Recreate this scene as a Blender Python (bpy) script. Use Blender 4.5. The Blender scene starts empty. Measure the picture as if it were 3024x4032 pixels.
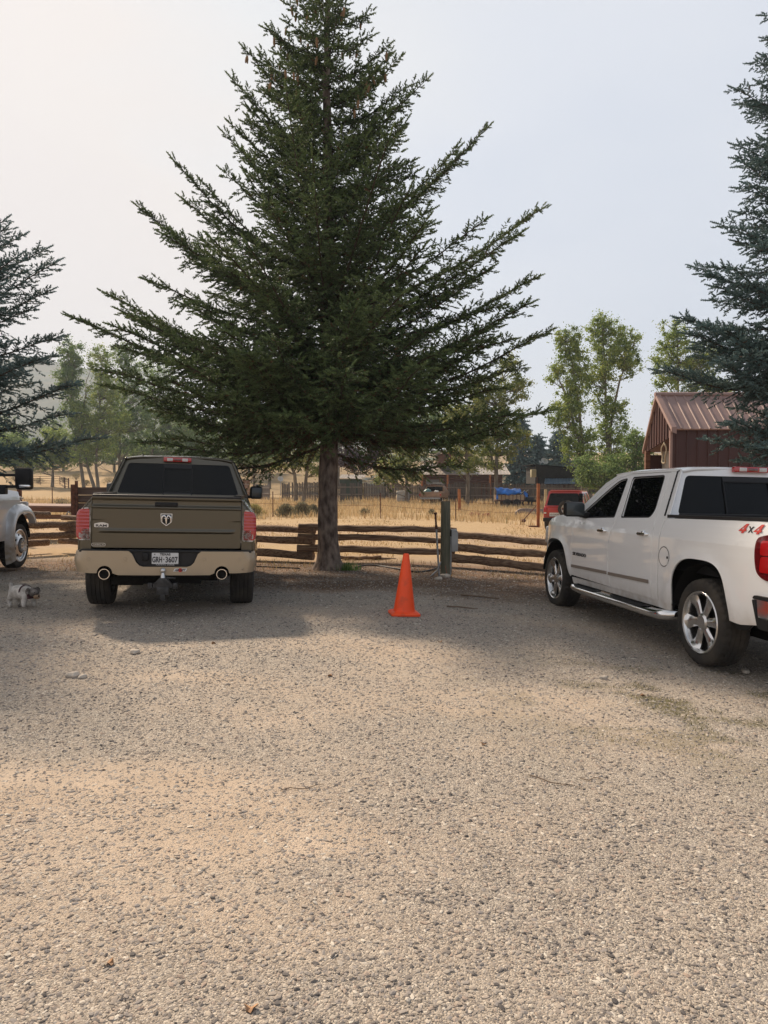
import bpy, bmesh, math, random
import numpy as np
from mathutils import Vector, Matrix
random.seed(7); RNG = np.random.default_rng(11)
PI = math.pi
sc = bpy.context.scene
COL = sc.collection

# ------------------------------------------------------------------ camera
FPX = 2912.0; CAM_H = 1.6; PITCH = math.atan((2016-1905)/FPX)
cd = bpy.data.cameras.new("camera"); cam = bpy.data.objects.new("camera", cd); COL.objects.link(cam)
cam.location = (0, 0, CAM_H); cam.rotation_euler = (PI/2-PITCH, 0, 0)
cd.sensor_fit = 'VERTICAL'; cd.sensor_height = 36; cd.lens = 26
cd.clip_start = .05; cd.clip_end = 4000
sc.camera = cam
sc.render.resolution_x = 768; sc.render.resolution_y = 1024

# ------------------------------------------------------------------ sky + sun
SUN_AZ = math.radians(37)      # to the left of straight ahead
SUN_EL = math.radians(43)
world = bpy.data.worlds.new("World"); sc.world = world; world.use_nodes = True
wn = world.node_tree; wn.nodes.clear()
def N(t, ty, **k):
    n = t.nodes.new(ty)
    for a, b in k.items():
        if a.startswith('i_'):
            n.inputs[a[2:].replace('_', ' ')].default_value = b
        else:
            setattr(n, a, b)
    return n
sky = N(wn, 'ShaderNodeTexSky', sky_type='NISHITA', sun_disc=False, sun_elevation=SUN_EL, sun_rotation=-SUN_AZ,
        air_density=1.0, dust_density=6.0, ozone_density=1.0, altitude=1800)
SKY_K = .1
mul = N(wn, 'ShaderNodeVectorMath', operation='SCALE'); mul.inputs['Scale'].default_value = SKY_K
wn.links.new(sky.outputs[0], mul.inputs[0])
# thin smoke veil over the sky: pale, warmer to the lower left, cooler to the upper right, faintly streaked
tc = N(wn, 'ShaderNodeTexCoord')
sep = N(wn, 'ShaderNodeSeparateXYZ'); wn.links.new(tc.outputs['Generated'], sep.inputs[0])
mx = N(wn, 'ShaderNodeMath', operation='MULTIPLY_ADD'); mx.inputs[1].default_value = .75; wn.links.new(sep.outputs['X'], mx.inputs[0])
mz = N(wn, 'ShaderNodeMath', operation='MULTIPLY_ADD'); mz.inputs[1].default_value = .55; mz.inputs[2].default_value = .28
wn.links.new(sep.outputs['Z'], mz.inputs[0]); wn.links.new(mz.outputs[0], mx.inputs[2])
nz = N(wn, 'ShaderNodeTexNoise'); nz.inputs['Scale'].default_value = 1.6; nz.inputs['Detail'].default_value = 3; nz.inputs['Roughness'].default_value = .45
mp = N(wn, 'ShaderNodeMapping'); mp.inputs['Scale'].default_value = (1, 1, 2.6); mp.inputs['Rotation'].default_value = (.2, .35, 0)
wn.links.new(tc.outputs['Generated'], mp.inputs[0]); wn.links.new(mp.outputs[0], nz.inputs['Vector'])
ad = N(wn, 'ShaderNodeMath', operation='MULTIPLY_ADD'); ad.inputs[1].default_value = 1.0; wn.links.new(nz.outputs[0], ad.inputs[0]); 
sb = N(wn, 'ShaderNodeMath', operation='SUBTRACT'); sb.inputs[1].default_value = .5
wn.links.new(mx.outputs[0], ad.inputs[2]); wn.links.new(ad.outputs[0], sb.inputs[0])
rp_ = N(wn, 'ShaderNodeValToRGB'); cr = rp_.color_ramp
cr.elements[0].position = 0.0; cr.elements[0].color = (.76, .70, .67, 1)
cr.elements[1].position = 1.0; cr.elements[1].color = (.56, .61, .70, 1)
for p_, c_ in ((.25, (.79, .735, .695, 1)), (.45, (.75, .75, .75, 1)), (.68, (.67, .695, .75, 1))):
    e = cr.elements.new(p_); e.color = c_
wn.links.new(sb.outputs[0], rp_.inputs[0])
VEIL = .93; VK = .97
mixw = N(wn, 'ShaderNodeMix', data_type='RGBA'); mixw.inputs['Factor'].default_value = VEIL
wn.links.new(mul.outputs[0], mixw.inputs['A']); wn.links.new(rp_.outputs[0], mixw.inputs['B'])
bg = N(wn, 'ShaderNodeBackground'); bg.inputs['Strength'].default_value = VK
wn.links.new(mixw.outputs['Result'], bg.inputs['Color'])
# out-of-view sky dimmed overhead and behind the camera, cooled behind, to cut ambient fill
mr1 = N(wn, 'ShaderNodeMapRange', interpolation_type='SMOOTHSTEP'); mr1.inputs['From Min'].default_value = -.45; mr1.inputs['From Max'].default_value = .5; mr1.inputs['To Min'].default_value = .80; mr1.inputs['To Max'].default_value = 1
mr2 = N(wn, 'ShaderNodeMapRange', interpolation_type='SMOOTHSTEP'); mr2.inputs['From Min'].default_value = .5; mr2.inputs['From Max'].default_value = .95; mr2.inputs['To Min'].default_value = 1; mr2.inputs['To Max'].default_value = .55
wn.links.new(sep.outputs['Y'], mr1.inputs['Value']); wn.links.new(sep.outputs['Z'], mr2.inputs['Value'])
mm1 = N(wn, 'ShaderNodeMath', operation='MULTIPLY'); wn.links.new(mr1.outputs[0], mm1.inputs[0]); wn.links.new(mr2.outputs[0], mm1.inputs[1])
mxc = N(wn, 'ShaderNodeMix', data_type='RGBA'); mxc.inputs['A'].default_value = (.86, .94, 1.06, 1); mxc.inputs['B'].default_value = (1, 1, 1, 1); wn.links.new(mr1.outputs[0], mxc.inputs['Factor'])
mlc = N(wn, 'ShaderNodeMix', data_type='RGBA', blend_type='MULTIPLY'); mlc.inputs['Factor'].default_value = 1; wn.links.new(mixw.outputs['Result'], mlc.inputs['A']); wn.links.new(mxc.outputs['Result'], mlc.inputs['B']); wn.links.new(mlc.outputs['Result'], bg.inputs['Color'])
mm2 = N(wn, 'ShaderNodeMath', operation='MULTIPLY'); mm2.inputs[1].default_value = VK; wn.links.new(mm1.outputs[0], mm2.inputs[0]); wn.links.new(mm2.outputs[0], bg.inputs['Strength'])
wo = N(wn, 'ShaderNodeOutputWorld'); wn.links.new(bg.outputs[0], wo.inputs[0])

sl = bpy.data.lights.new("sun", 'SUN'); sun = bpy.data.objects.new("sun", sl); COL.objects.link(sun)
sdir = Vector((-math.sin(SUN_AZ)*math.cos(SUN_EL), math.cos(SUN_AZ)*math.cos(SUN_EL), math.sin(SUN_EL)))
sun.rotation_euler = sdir.to_track_quat('Z', 'Y').to_euler()
sun.location = (-20, 20, 40)
sl.energy = 5.0; sl.angle = math.radians(4.5); sl.color = (1.0, .82, .63)
vs = sc.view_settings
vs.view_transform = 'Standard'; vs.look = 'None'; vs.gamma = 1; vs.exposure = 0.30

# ------------------------------------------------------------------ ground height and picture helpers
def sst(t):
    t = np.clip(t, 0, 1); return t*t*(3-2*t)
def g(x, y):
    x = np.asarray(x, float); y = np.asarray(y, float)
    near = .08*(1-sst((y-11)/5))
    s = np.log1p(np.exp(np.clip(np.minimum(x, 7)*3, -30, 30)))/3
    lat = -.045*s*(1-sst((y-40)/60))
    lat = lat-.012*s*(1-sst((y-14)/10)) - .065*np.exp(-((x-3.6)/1.9)**2-((y-10.2)/3)**2)
    rise = 6*sst((y-72)/90) + 14*sst((y-160)/300)
    und = .02*np.sin(x*.9+1)*np.sin(y*.7)*sst((y-14)/10)
    r = near+lat+rise+und
    return r if r.shape else float(r)
_f = Vector((0, math.cos(PITCH), -math.sin(PITCH))); _u = Vector((0, math.sin(PITCH), math.cos(PITCH)))
def ray(px, py): return _f + Vector((1, 0, 0))*((px-1512)/FPX) + _u*((2016-py)/FPX)
def at(px, py, Y):
    d = ray(px, py); t = Y/d.y
    return Vector((0, 0, CAM_H)) + d*t
def atg(px, Y):      # ground point in the column of a pixel at distance Y
    p = at(px, 1905, Y); return Vector((p.x, p.y, float(g(p.x, p.y))))

# ------------------------------------------------------------------ tagging
def tag(o, label=None, cat=None, group=None, kind=None):
    if label: o['label'] = label
    if cat: o['category'] = cat
    if group: o['group'] = group
    if kind: o['kind'] = kind
    return o
def link(name, me, parent=None, m=None):
    o = bpy.data.objects.new(name, me); COL.objects.link(o)
    if parent: o.parent = parent
    if m is not None:
        for q in (m if isinstance(m, (list, tuple)) else [m]): me.materials.append(q)
    return o
def thing(name, label, cat, loc=(0, 0, 0), rz=0, group=None, rot=None):
    o = bpy.data.objects.new(name, None); COL.objects.link(o); o.location = loc
    o.rotation_euler = rot if rot else (0, 0, rz); o.empty_display_size = .3
    return tag(o, label, cat, group)
def copy_tree(o, parent=None):
    c = o.copy(); COL.objects.link(c); c.parent = parent
    for ch in list(o.children): copy_tree(ch, c)
    return c

# ------------------------------------------------------------------ materials
def mat(name, col, rough=.6, metal=0.0, var=0.0, scale=8.0, bump=0.0, bscale=None, col2=None, coat=0.0, spec=.5,
        stretch=(1, 1, 1), trans=0.0, attr=None, emit=None, coord='Object', detail=5, contrast=(.35, .65)):
    m = bpy.data.materials.new(name); m.use_nodes = True; t = m.node_tree
    b = t.nodes['Principled BSDF']
    b.inputs['Base Color'].default_value = (*col, 1); b.inputs['Roughness'].default_value = rough
    b.inputs['Metallic'].default_value = metal; b.inputs['Coat Weight'].default_value = coat
    b.inputs['Coat Roughness'].default_value = .03
    b.inputs['Specular IOR Level'].default_value = spec
    if emit: b.inputs['Emission Color'].default_value = (*emit[:3], 1); b.inputs['Emission Strength'].default_value = emit[3]
    vec = None
    if var or bump or col2:
        c = N(t, 'ShaderNodeTexCoord'); mpn = N(t, 'ShaderNodeMapping'); mpn.inputs['Scale'].default_value = stretch
        t.links.new(c.outputs[coord], mpn.inputs[0]); vec = mpn.outputs[0]
    if var or col2:
        n = N(t, 'ShaderNodeTexNoise'); n.inputs['Scale'].default_value = scale; n.inputs['Detail'].default_value = detail
        t.links.new(vec, n.inputs['Vector'])
        r = N(t, 'ShaderNodeValToRGB'); r.color_ramp.elements[0].position = contrast[0]; r.color_ramp.elements[1].position = contrast[1]
        c2 = col2 if col2 else tuple(min(1, x*(1+var)) for x in col)
        c1 = col if col2 else tuple(x*(1-var) for x in col)
        r.color_ramp.elements[0].color = (*c1, 1); r.color_ramp.elements[1].color = (*c2, 1)
        t.links.new(n.outputs[0], r.inputs[0]); out = r.outputs[0]
        t.links.new(out, b.inputs['Base Color'])
    if attr:   # per-piece variation: blend to another natural colour by a stored random number
        a = N(t, 'ShaderNodeAttribute', attribute_name=attr[0])
        r = N(t, 'ShaderNodeValToRGB'); els = attr[1]
        r.color_ramp.elements[0].position = els[0][0]; r.color_ramp.elements[0].color = (*els[0][1], 1)
        r.color_ramp.elements[1].position = els[-1][0]; r.color_ramp.elements[1].color = (*els[-1][1], 1)
        for p, cc in els[1:-1]:
            e = r.color_ramp.elements.new(p); e.color = (*cc, 1)
        t.links.new(a.outputs['Fac'], r.inputs[0]); t.links.new(r.outputs[0], b.inputs['Base Color'])
        if trans:
            tr = N(t, 'ShaderNodeBsdfTranslucent'); t.links.new(r.outputs[0], tr.inputs[0])
            mxs = N(t, 'ShaderNodeMixShader'); mxs.inputs[0].default_value = trans
            t.links.new(b.outputs[0], mxs.inputs[1]); t.links.new(tr.outputs[0], mxs.inputs[2])
            t.links.new(mxs.outputs[0], t.nodes['Material Output'].inputs['Surface'])
    if bump:
        n2 = N(t, 'ShaderNodeTexNoise'); n2.inputs['Scale'].default_value = bscale or scale*3; n2.inputs['Detail'].default_value = 6
        t.links.new(vec, n2.inputs['Vector'])
        bp = N(t, 'ShaderNodeBump'); bp.inputs['Strength'].default_value = bump; bp.inputs['Distance'].default_value = .02
        t.links.new(n2.outputs[0], bp.inputs['Height']); t.links.new(bp.outputs[0], b.inputs['Normal'])
    return m

def glass_mat(name, col, trans, rough=.02):
    m = bpy.data.materials.new(name); m.use_nodes = True; t = m.node_tree; b = t.nodes['Principled BSDF']
    b.inputs['Base Color'].default_value = (*col, 1); b.inputs['Roughness'].default_value = rough
    b.inputs['Specular IOR Level'].default_value = .22
    tr = N(t, 'ShaderNodeBsdfTransparent'); tr.inputs[0].default_value = (.55, .6, .6, 1)
    mxs = N(t, 'ShaderNodeMixShader'); mxs.inputs[0].default_value = trans
    t.links.new(b.outputs[0], mxs.inputs[1]); t.links.new(tr.outputs[0], mxs.inputs[2])
    t.links.new(mxs.outputs[0], t.nodes['Material Output'].inputs['Surface'])
    return m

def dusty(m, z0, z1, dust=(.33, .27, .2), amt=.75, noise=9):
    """road dust on the lower part of a painted body (stays with the body)."""
    t = m.node_tree; b = t.nodes['Principled BSDF']
    base = tuple(b.inputs['Base Color'].default_value)
    c = N(t, 'ShaderNodeTexCoord'); s = N(t, 'ShaderNodeSeparateXYZ'); t.links.new(c.outputs['Object'], s.inputs[0])
    mr = N(t, 'ShaderNodeMapRange'); mr.inputs['From Min'].default_value = z1; mr.inputs['From Max'].default_value = z0
    t.links.new(s.outputs['Z'], mr.inputs['Value'])
    n = N(t, 'ShaderNodeTexNoise'); n.inputs['Scale'].default_value = noise; n.inputs['Detail'].default_value = 8
    t.links.new(c.outputs['Object'], n.inputs['Vector'])
    mm = N(t, 'ShaderNodeMath', operation='MULTIPLY'); t.links.new(mr.outputs[0], mm.inputs[0]); t.links.new(n.outputs[0], mm.inputs[1])
    m2 = N(t, 'ShaderNodeMath', operation='MULTIPLY', use_clamp=True); m2.inputs[1].default_value = amt*2; t.links.new(mm.outputs[0], m2.inputs[0])
    mix = N(t, 'ShaderNodeMix', data_type='RGBA'); t.links.new(m2.outputs[0], mix.inputs['Factor'])
    mix.inputs['A'].default_value = base; mix.inputs['B'].default_value = (*dust, 1)
    t.links.new(mix.outputs['Result'], b.inputs['Base Color'])
    mr2 = N(t, 'ShaderNodeMapRange'); mr2.inputs['To Min'].default_value = b.inputs['Roughness'].default_value; mr2.inputs['To Max'].default_value = .8
    t.links.new(m2.outputs[0], mr2.inputs['Value']); t.links.new(mr2.outputs[0], b.inputs['Roughness'])
    mr3 = N(t, 'ShaderNodeMapRange'); mr3.inputs['To Min'].default_value = b.inputs['Coat Weight'].default_value; mr3.inputs['To Max'].default_value = 0
    t.links.new(m2.outputs[0], mr3.inputs['Value']); t.links.new(mr3.outputs[0], b.inputs['Coat Weight'])
    return m

M = {}
M['white_paint'] = dusty(mat('white_paint', (.86, .87, .88), .3, coat=1.0), .42, .66, amt=.55)
M['olive_paint'] = mat('olive_metallic_paint', (.072, .060, .036), .32, metal=.5, coat=1.0)
M['tan_paint'] = dusty(mat('tan_metallic_paint', (.40, .32, .22), .4, metal=.35, coat=.8), .45, .62, amt=.5)
M['silver_paint'] = dusty(mat('silver_paint', (.70, .71, .73), .3, metal=.2, coat=1.0), .45, .8)
M['red_paint'] = mat('red_paint', (.42, .025, .02), .4, coat=.8)
M['old_tan_paint'] = mat('old_tan_paint', (.30, .19, .12), .6, var=.2, scale=3)
M['black'] = mat('black_plastic', (.012, .012, .013), .5, spec=.25)
M['trim'] = mat('satin_black_trim', (.020, .020, .022), .45, spec=.3)
M['dark'] = mat('underbody_black', (.012, .011, .010), .9, spec=.1)
M['rubber'] = mat('tyre_rubber', (.032, .030, .028), .85, var=.5, scale=5, col2=(.062, .054, .045), spec=.25)
M['chrome'] = mat('chrome', (.78, .79, .80), .1, metal=1)
M['alloy'] = mat('polished_alloy', (.68, .68, .68), .22, metal=1)
M['steel'] = mat('wheel_steel', (.62, .62, .62), .28, metal=.9)
M['glass'] = glass_mat('tinted_glass', (.003, .0035, .004), .09)
M['glass_clear'] = glass_mat('window_glass', (.02, .022, .023), .45)
M['redlens'] = mat('red_lens', (.42, .004, .006), .16, coat=1, spec=.8)
M['darkred'] = mat('dark_red_lens', (.12, .002, .004), .12, coat=1, spec=.8)
M['clearlens'] = mat('clear_lens', (.60, .57, .55), .2, coat=1, var=.1, scale=30)
M['plate'] = mat('plate_white', (.62, .63, .64), .45)
M['plate_ink'] = mat('plate_ink', (.02, .02, .025), .5)
M['red_ink'] = mat('red_ink', (.55, .03, .02), .5)
M['white_ink'] = mat('white_ink', (.8, .8, .8), .5)
M['seat'] = mat('seat_cloth', (.05, .048, .045), .9)
M['moulding'] = mat('grey_moulding', (.23, .19, .16), .55)
M['rust'] = mat('rusty_steel', (.10, .04, .025), .85, var=.5, scale=14, bump=.4)
M['galv'] = mat('galvanised_steel', (.32, .33, .34), .45, metal=.7, var=.2, scale=12)
M['grey_box'] = mat('grey_enamel', (.36, .37, .37), .5, var=.08, scale=6)
M['orange'] = mat('orange_pvc', (.70, .075, .02), .5, col2=(.97, .088, .012), scale=7, detail=9, contrast=(.28, .46))
M['log'] = mat('peeled_log', (.125, .068, .04), .85, col2=(.34, .235, .155), scale=3.2, stretch=(1, 14, 14), bump=.7, bscale=9)
M['log_end'] = mat('log_end_grain', (.26, .16, .09), .9, var=.35, scale=22)
M['treated'] = mat('treated_post', (.085, .092, .062), .85, col2=(.16, .145, .10), scale=3, stretch=(12, 12, 1), bump=.5, bscale=6)
M['greywood'] = mat('weathered_board', (.055, .046, .042), .9, col2=(.155, .135, .12), scale=1.4, stretch=(9, 9, .5), bump=.4)
M['brownwood'] = mat('brown_board', (.11, .05, .03), .85, col2=(.20, .10, .06), scale=2, stretch=(1, 1, 6), bump=.3)
M['orangewood'] = mat('orange_stained_post', (.30, .11, .035), .7, var=.25, scale=5)
M['palewood'] = mat('pale_post', (.42, .34, .2), .8, var=.15, scale=5)
M['barkS'] = mat('spruce_bark', (.065, .045, .035), .95, col2=(.27, .21, .17), scale=12, stretch=(1, 1, .45), bump=1.0, bscale=16)
M['barkC'] = mat('cottonwood_bark', (.10, .082, .062), .95, col2=(.22, .19, .15), scale=5, stretch=(1, 1, .3), bump=.8)
M['wood_twig'] = mat('twig_wood', (.06, .042, .03), .9)
M['tarp'] = mat('blue_tarp', (.012, .13, .48), .45, var=.35, scale=3, bump=.8, bscale=4)
M['redmetal'] = mat('barn_red_steel', (.060, .021, .018), .6, var=.12, scale=1.5)
M['redroof'] = mat('dusty_red_steel_roof', (.30, .20, .178), .6, var=.08, scale=1.2)
M['blackwall'] = mat('black_boards', (.02, .018, .017), .8, var=.3, scale=3)
M['blueroof'] = mat('blue_steel_roof', (.16, .23, .34), .45, metal=.3)
M['tinroof'] = mat('weathered_tin_roof', (.33, .29, .25), .5, metal=.4, var=.25, scale=1.5)
M['housewall'] = mat('log_house_wall', (.11, .052, .034), .85, var=.3, scale=2, stretch=(1, 1, 8))
M['cream'] = mat('cream_plastic', (.45, .41, .27), .6)
M['whiteish'] = mat('whitewashed_panel', (.40, .39, .37), .8, var=.1, scale=4)
M['dish'] = mat('dish_grey', (.42, .42, .41), .5)
M['pane'] = mat('window_pane', (.04, .05, .055), .1)
M['fur_white'] = mat('grey_white_fur', (.42, .38, .34), .95, col2=(.72, .68, .63), scale=14, bump=1, bscale=60)
M['fur_dark'] = mat('dark_fur', (.07, .055, .045), .95, col2=(.28, .25, .23), scale=16, bump=1, bscale=60)
M['fur_tan'] = mat('tan_muzzle_fur', (.28, .17, .09), .95, col2=(.40, .29, .2), scale=18, bump=1, bscale=60)
M['harness'] = mat('maroon_harness', (.05, .015, .02), .8)
M['cone_brown'] = mat('seed_cone', (.20, .115, .055), .8, var=.3, scale=40)

# ------------------------------------------------------------------ mesh helpers
class MB:
    """collects shapes and links them as one mesh object"""
    def __init__(s): s.v = []; s.f = []; s.mi = []; s.m = 0
    def add(s, vs, fs, mi=None):
        b = len(s.v); s.v += [tuple(v) for v in vs]; s.f += [tuple(i+b for i in f) for f in fs]; s.mi += [s.m if mi is None else mi]*len(fs)
        return s
    def box(s, c, d, R=None, mi=None):
        c = Vector(c); d = Vector(d)/2
        vs = [Vector((x*d.x, y*d.y, z*d.z)) for x in (-1, 1) for y in (-1, 1) for z in (-1, 1)]
        if R is not None: vs = [R @ v for v in vs]
        return s.add([v+c for v in vs], [(0, 1, 3, 2), (4, 6, 7, 5), (0, 4, 5, 1), (2, 3, 7, 6), (0, 2, 6, 4), (1, 5, 7, 3)], mi)
    def beam(s, a, b, w, h, up=(0, 0, 1), mi=None):
        a = Vector(a); b = Vector(b); d = (b-a); L = d.length; d.normalize(); up = Vector(up)
        sd = d.cross(up).normalized(); u2 = sd.cross(d)
        R = Matrix((sd, d, u2)).transposed()
        return s.box((a+b)/2, (w, L, h), R, mi)
    def tube(s, pts, r, n=8, cap=True, mi=None):
        pts = [Vector(p) for p in pts]; rs = r if isinstance(r, (list, tuple)) else [r]*len(pts)
        vs = []; pu = None
        for i, p in enumerate(pts):
            d = (pts[min(i+1, len(pts)-1)]-pts[max(i-1, 0)]).normalized()
            if pu is None:
                a = Vector((0, 0, 1)) if abs(d.z) < .9 else Vector((1, 0, 0)); pu = d.cross(a).normalized()
            else:
                pu = (pu - d*pu.dot(d)).normalized()
            v2 = d.cross(pu)
            for k in range(n):
                t = 2*PI*k/n; vs.append(p + (pu*math.cos(t)+v2*math.sin(t))*rs[i])
        fs = [(i*n+k, i*n+(k+1) % n, (i+1)*n+(k+1) % n, (i+1)*n+k) for i in range(len(pts)-1) for k in range(n)]
        if cap: fs += [tuple(range(n-1, -1, -1)), tuple(range((len(pts)-1)*n, len(pts)*n))]
        return s.add(vs, fs, mi)
    def lathe(s, prof, n=48, axis='X', c=(0, 0, 0), rfn=None, mi=None, closed=False):
        """prof: list of (a, r): a along axis"""
        vs = []; c = Vector(c)
        for j, (a, r) in enumerate(prof):
            for k in range(n):
                t = 2*PI*k/n; rr = r + (rfn(j, k) if rfn else 0)
                p = {'X': (a, rr*math.cos(t), rr*math.sin(t)), 'Z': (rr*math.cos(t), rr*math.sin(t), a), 'Y': (rr*math.sin(t), a, rr*math.cos(t))}[axis]
                vs.append(Vector(p)+c)
        m = len(prof); fs = [(i*n+k, i*n+(k+1) % n, ((i+1) % m)*n+(k+1) % n, ((i+1) % m)*n+k) for i in range(m if closed else m-1) for k in range(n)]
        return s.add(vs, fs, mi)
    def ball(s, c, r, n=8, mi=None, sc_=(1, 1, 1)):
        pr = [(-math.cos(PI*i/n), max(1e-4, math.sin(PI*i/n))) for i in range(n+1)]
        vs = []; fs = []; c = Vector(c); k2 = n*2
        for a, q in pr:
            for k in range(k2):
                t = 2*PI*k/k2; vs.append(c+Vector((q*math.cos(t)*sc_[0], q*math.sin(t)*sc_[1], a*sc_[2]))*r)
        fs = [(i*k2+k, i*k2+(k+1) % k2, (i+1)*k2+(k+1) % k2, (i+1)*k2+k) for i in range(n) for k in range(k2)]
        return s.add(vs, fs, mi)
    def build(s, name, m, parent=None, smooth=None, bevel=0):
        me = bpy.data.meshes.new(name); me.from_pydata(s.v, [], s.f)
        bm = bmesh.new(); bm.from_mesh(me)
        bmesh.ops.remove_doubles(bm, verts=bm.verts, dist=1e-5)
        for f, i in zip(bm.faces, s.mi) if len(bm.faces) == len(s.mi) else (): f.material_index = i
        bmesh.ops.recalc_face_normals(bm, faces=bm.faces)
        if bevel:
            es = [e for e in bm.edges if len(e.link_faces) == 2 and e.calc_face_angle(0) > .6]
            bmesh.ops.bevel(bm, geom=es, offset=bevel, segments=2, affect='EDGES', profile=.5, clamp_overlap=True)
            smooth = smooth or 40
        bm.to_mesh(me); bm.free()
        if smooth:
            me.polygons.foreach_set('use_smooth', [True]*len(me.polygons)); me.set_sharp_from_angle(angle=math.radians(smooth))
        return link(name, me, parent, m)

def bake(name, V, F, m, parent=None, attr=None, smooth=False, mi=None):
    """mesh from numpy arrays. V (n,3), F (m,k). attr: (name, per-vertex float)"""
    me = bpy.data.meshes.new(name); V = np.ascontiguousarray(V, dtype=np.float32); F = np.ascontiguousarray(F, dtype=np.int32)
    k = F.shape[1]
    me.vertices.add(len(V)); me.vertices.foreach_set('co', V.ravel())
    me.loops.add(F.size); me.loops.foreach_set('vertex_index', F.ravel())
    me.polygons.add(len(F)); me.polygons.foreach_set('loop_start', np.arange(len(F), dtype=np.int32)*k)
    me.polygons.foreach_set('loop_total', np.full(len(F), k, dtype=np.int32))
    if mi is not None: me.polygons.foreach_set('material_index', np.asarray(mi, dtype=np.int32))
    me.polygons.foreach_set('use_smooth', np.full(len(F), smooth, dtype=bool))
    if attr is not None:
        for an, av in (attr if isinstance(attr, list) else [attr]):
            a = me.attributes.new(an, 'FLOAT', 'POINT'); a.data.foreach_set('value', np.asarray(av, dtype=np.float32))
    me.update(calc_edges=True)
    return link(name, me, parent, m)

def rp(pts, seg=5):
    """polygon with rounded corners: (u, v, r)"""
    out = []; n = len(pts)
    for i in range(n):
        p = Vector(pts[i][:2]); r = pts[i][2] if len(pts[i]) > 2 else 0
        if r <= 0: out.append((p.x, p.y)); continue
        a = Vector(pts[i-1][:2])-p; b = Vector(pts[(i+1) % n][:2])-p
        r = min(r, a.length*.48, b.length*.48); A = p+a.normalized()*r; B = p+b.normalized()*r
        for k in range(seg+1):
            t = k/seg; q = A*(1-t)**2 + p*2*t*(1-t) + B*t*t; out.append((q.x, q.y))
    return out
def circ(cx, cy, r, n=20, a0=0, a1=2*PI):
    full = abs(a1-a0-2*PI) < 1e-6; m = n if full else n+1
    return [(cx+r*math.cos(a0+(a1-a0)*k/n), cy+r*math.sin(a0+(a1-a0)*k/n)) for k in range(m)]

def sheet(name, outline, fn, m, parent, out, holes=(), thick=.012, step=.05, off=0.0, smooth=32, stepv=None):
    """flat outline (u,v) with holes, cut into a grid, bent by fn(u,v)->xyz, given a thickness. out = rough outward direction."""
    bm = bmesh.new()
    for lp in [outline]+list(holes):
        vs = []
        for p in lp:
            if not vs or (Vector((p[0], p[1], 0))-vs[-1].co).length > 1e-4: vs.append(bm.verts.new((p[0], p[1], 0)))
        if (vs[0].co-vs[-1].co).length < 1e-4: bm.verts.remove(vs.pop())
        for i in range(len(vs)): bm.edges.new((vs[i], vs[(i+1) % len(vs)]))
    bmesh.ops.triangle_fill(bm, edges=bm.edges[:], use_beauty=True, use_dissolve=False)
    us = [v.co.x for v in bm.verts]; vs_ = [v.co.y for v in bm.verts]
    stv = stepv or step
    for ax, lo, hi, st in ((0, min(us), max(us), step), (1, min(vs_), max(vs_), stv)):
        k = math.floor(lo/st)+1
        while k*st < hi-1e-4:
            co = (k*st, 0, 0) if ax == 0 else (0, k*st, 0); no = (1, 0, 0) if ax == 0 else (0, 1, 0)
            bmesh.ops.bisect_plane(bm, geom=bm.verts[:]+bm.edges[:]+bm.faces[:], plane_co=co, plane_no=no, dist=1e-5)
            k += 1
    bmesh.ops.dissolve_limit(bm, angle_limit=.001, verts=[], edges=[e for e in bm.edges if len(e.link_faces) == 2 and
        abs(e.verts[0].co.x-e.verts[1].co.x) > 1e-5 and abs(e.verts[0].co.y-e.verts[1].co.y) > 1e-5])
    for v in bm.verts: v.co.z = 0
    an = {}; h_ = 2e-3
    for v in bm.verts:
        u_, w_ = v.co.x, v.co.y
        du = Vector(fn(u_+h_, w_))-Vector(fn(u_-h_, w_)); dv = Vector(fn(u_, w_+h_))-Vector(fn(u_, w_-h_)); c_ = du.cross(dv)
        an[v] = c_.normalized() if c_.length > 1e-12 else Vector(out).normalized()
    for v in bm.verts: v.co = Vector(fn(v.co.x, v.co.y))
    bm.normal_update()
    avg = Vector((0, 0, 0))
    for f in bm.faces: avg += f.normal*f.calc_area()
    if avg.dot(Vector(out)) < 0:
        bmesh.ops.reverse_faces(bm, faces=bm.faces[:]); bm.normal_update()
    for v in an:
        if an[v].dot(v.normal) < 0: an[v] = -an[v]
    if off:
        nn = {v: v.normal.copy() for v in bm.verts}
        for v in bm.verts: v.co += nn[v]*off
    if thick:
        bes = [e for e in bm.edges if len(e.link_faces) == 1]
        top = bm.faces[:]; mp_ = {}
        for v in bm.verts[:]: mp_[v] = bm.verts.new(v.co - v.normal*thick)
        for f in top: bm.faces.new([mp_[v] for v in reversed(f.verts)])
        for e in bes:
            f = e.link_faces[0]; a, b = e.verts
            for l in f.loops:
                if l.edge == e: a, b = l.vert, l.link_loop_next.vert
            try: bm.faces.new((b, a, mp_[a], mp_[b]))
            except ValueError: pass
    ntop = len(top) if thick else len(bm.faces)
    bm.verts.index_update(); nl = []
    for i, f in enumerate(bm.faces):
        for l in f.loops: nl.append(tuple(an[l.vert]) if (i < ntop and l.vert in an) else tuple(f.normal))
    me = bpy.data.meshes.new(name); bm.to_mesh(me); bm.free()
    me.polygons.foreach_set('use_smooth', [True]*len(me.polygons)); me.normals_split_custom_set(nl)
    return link(name, me, parent, m)

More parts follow.
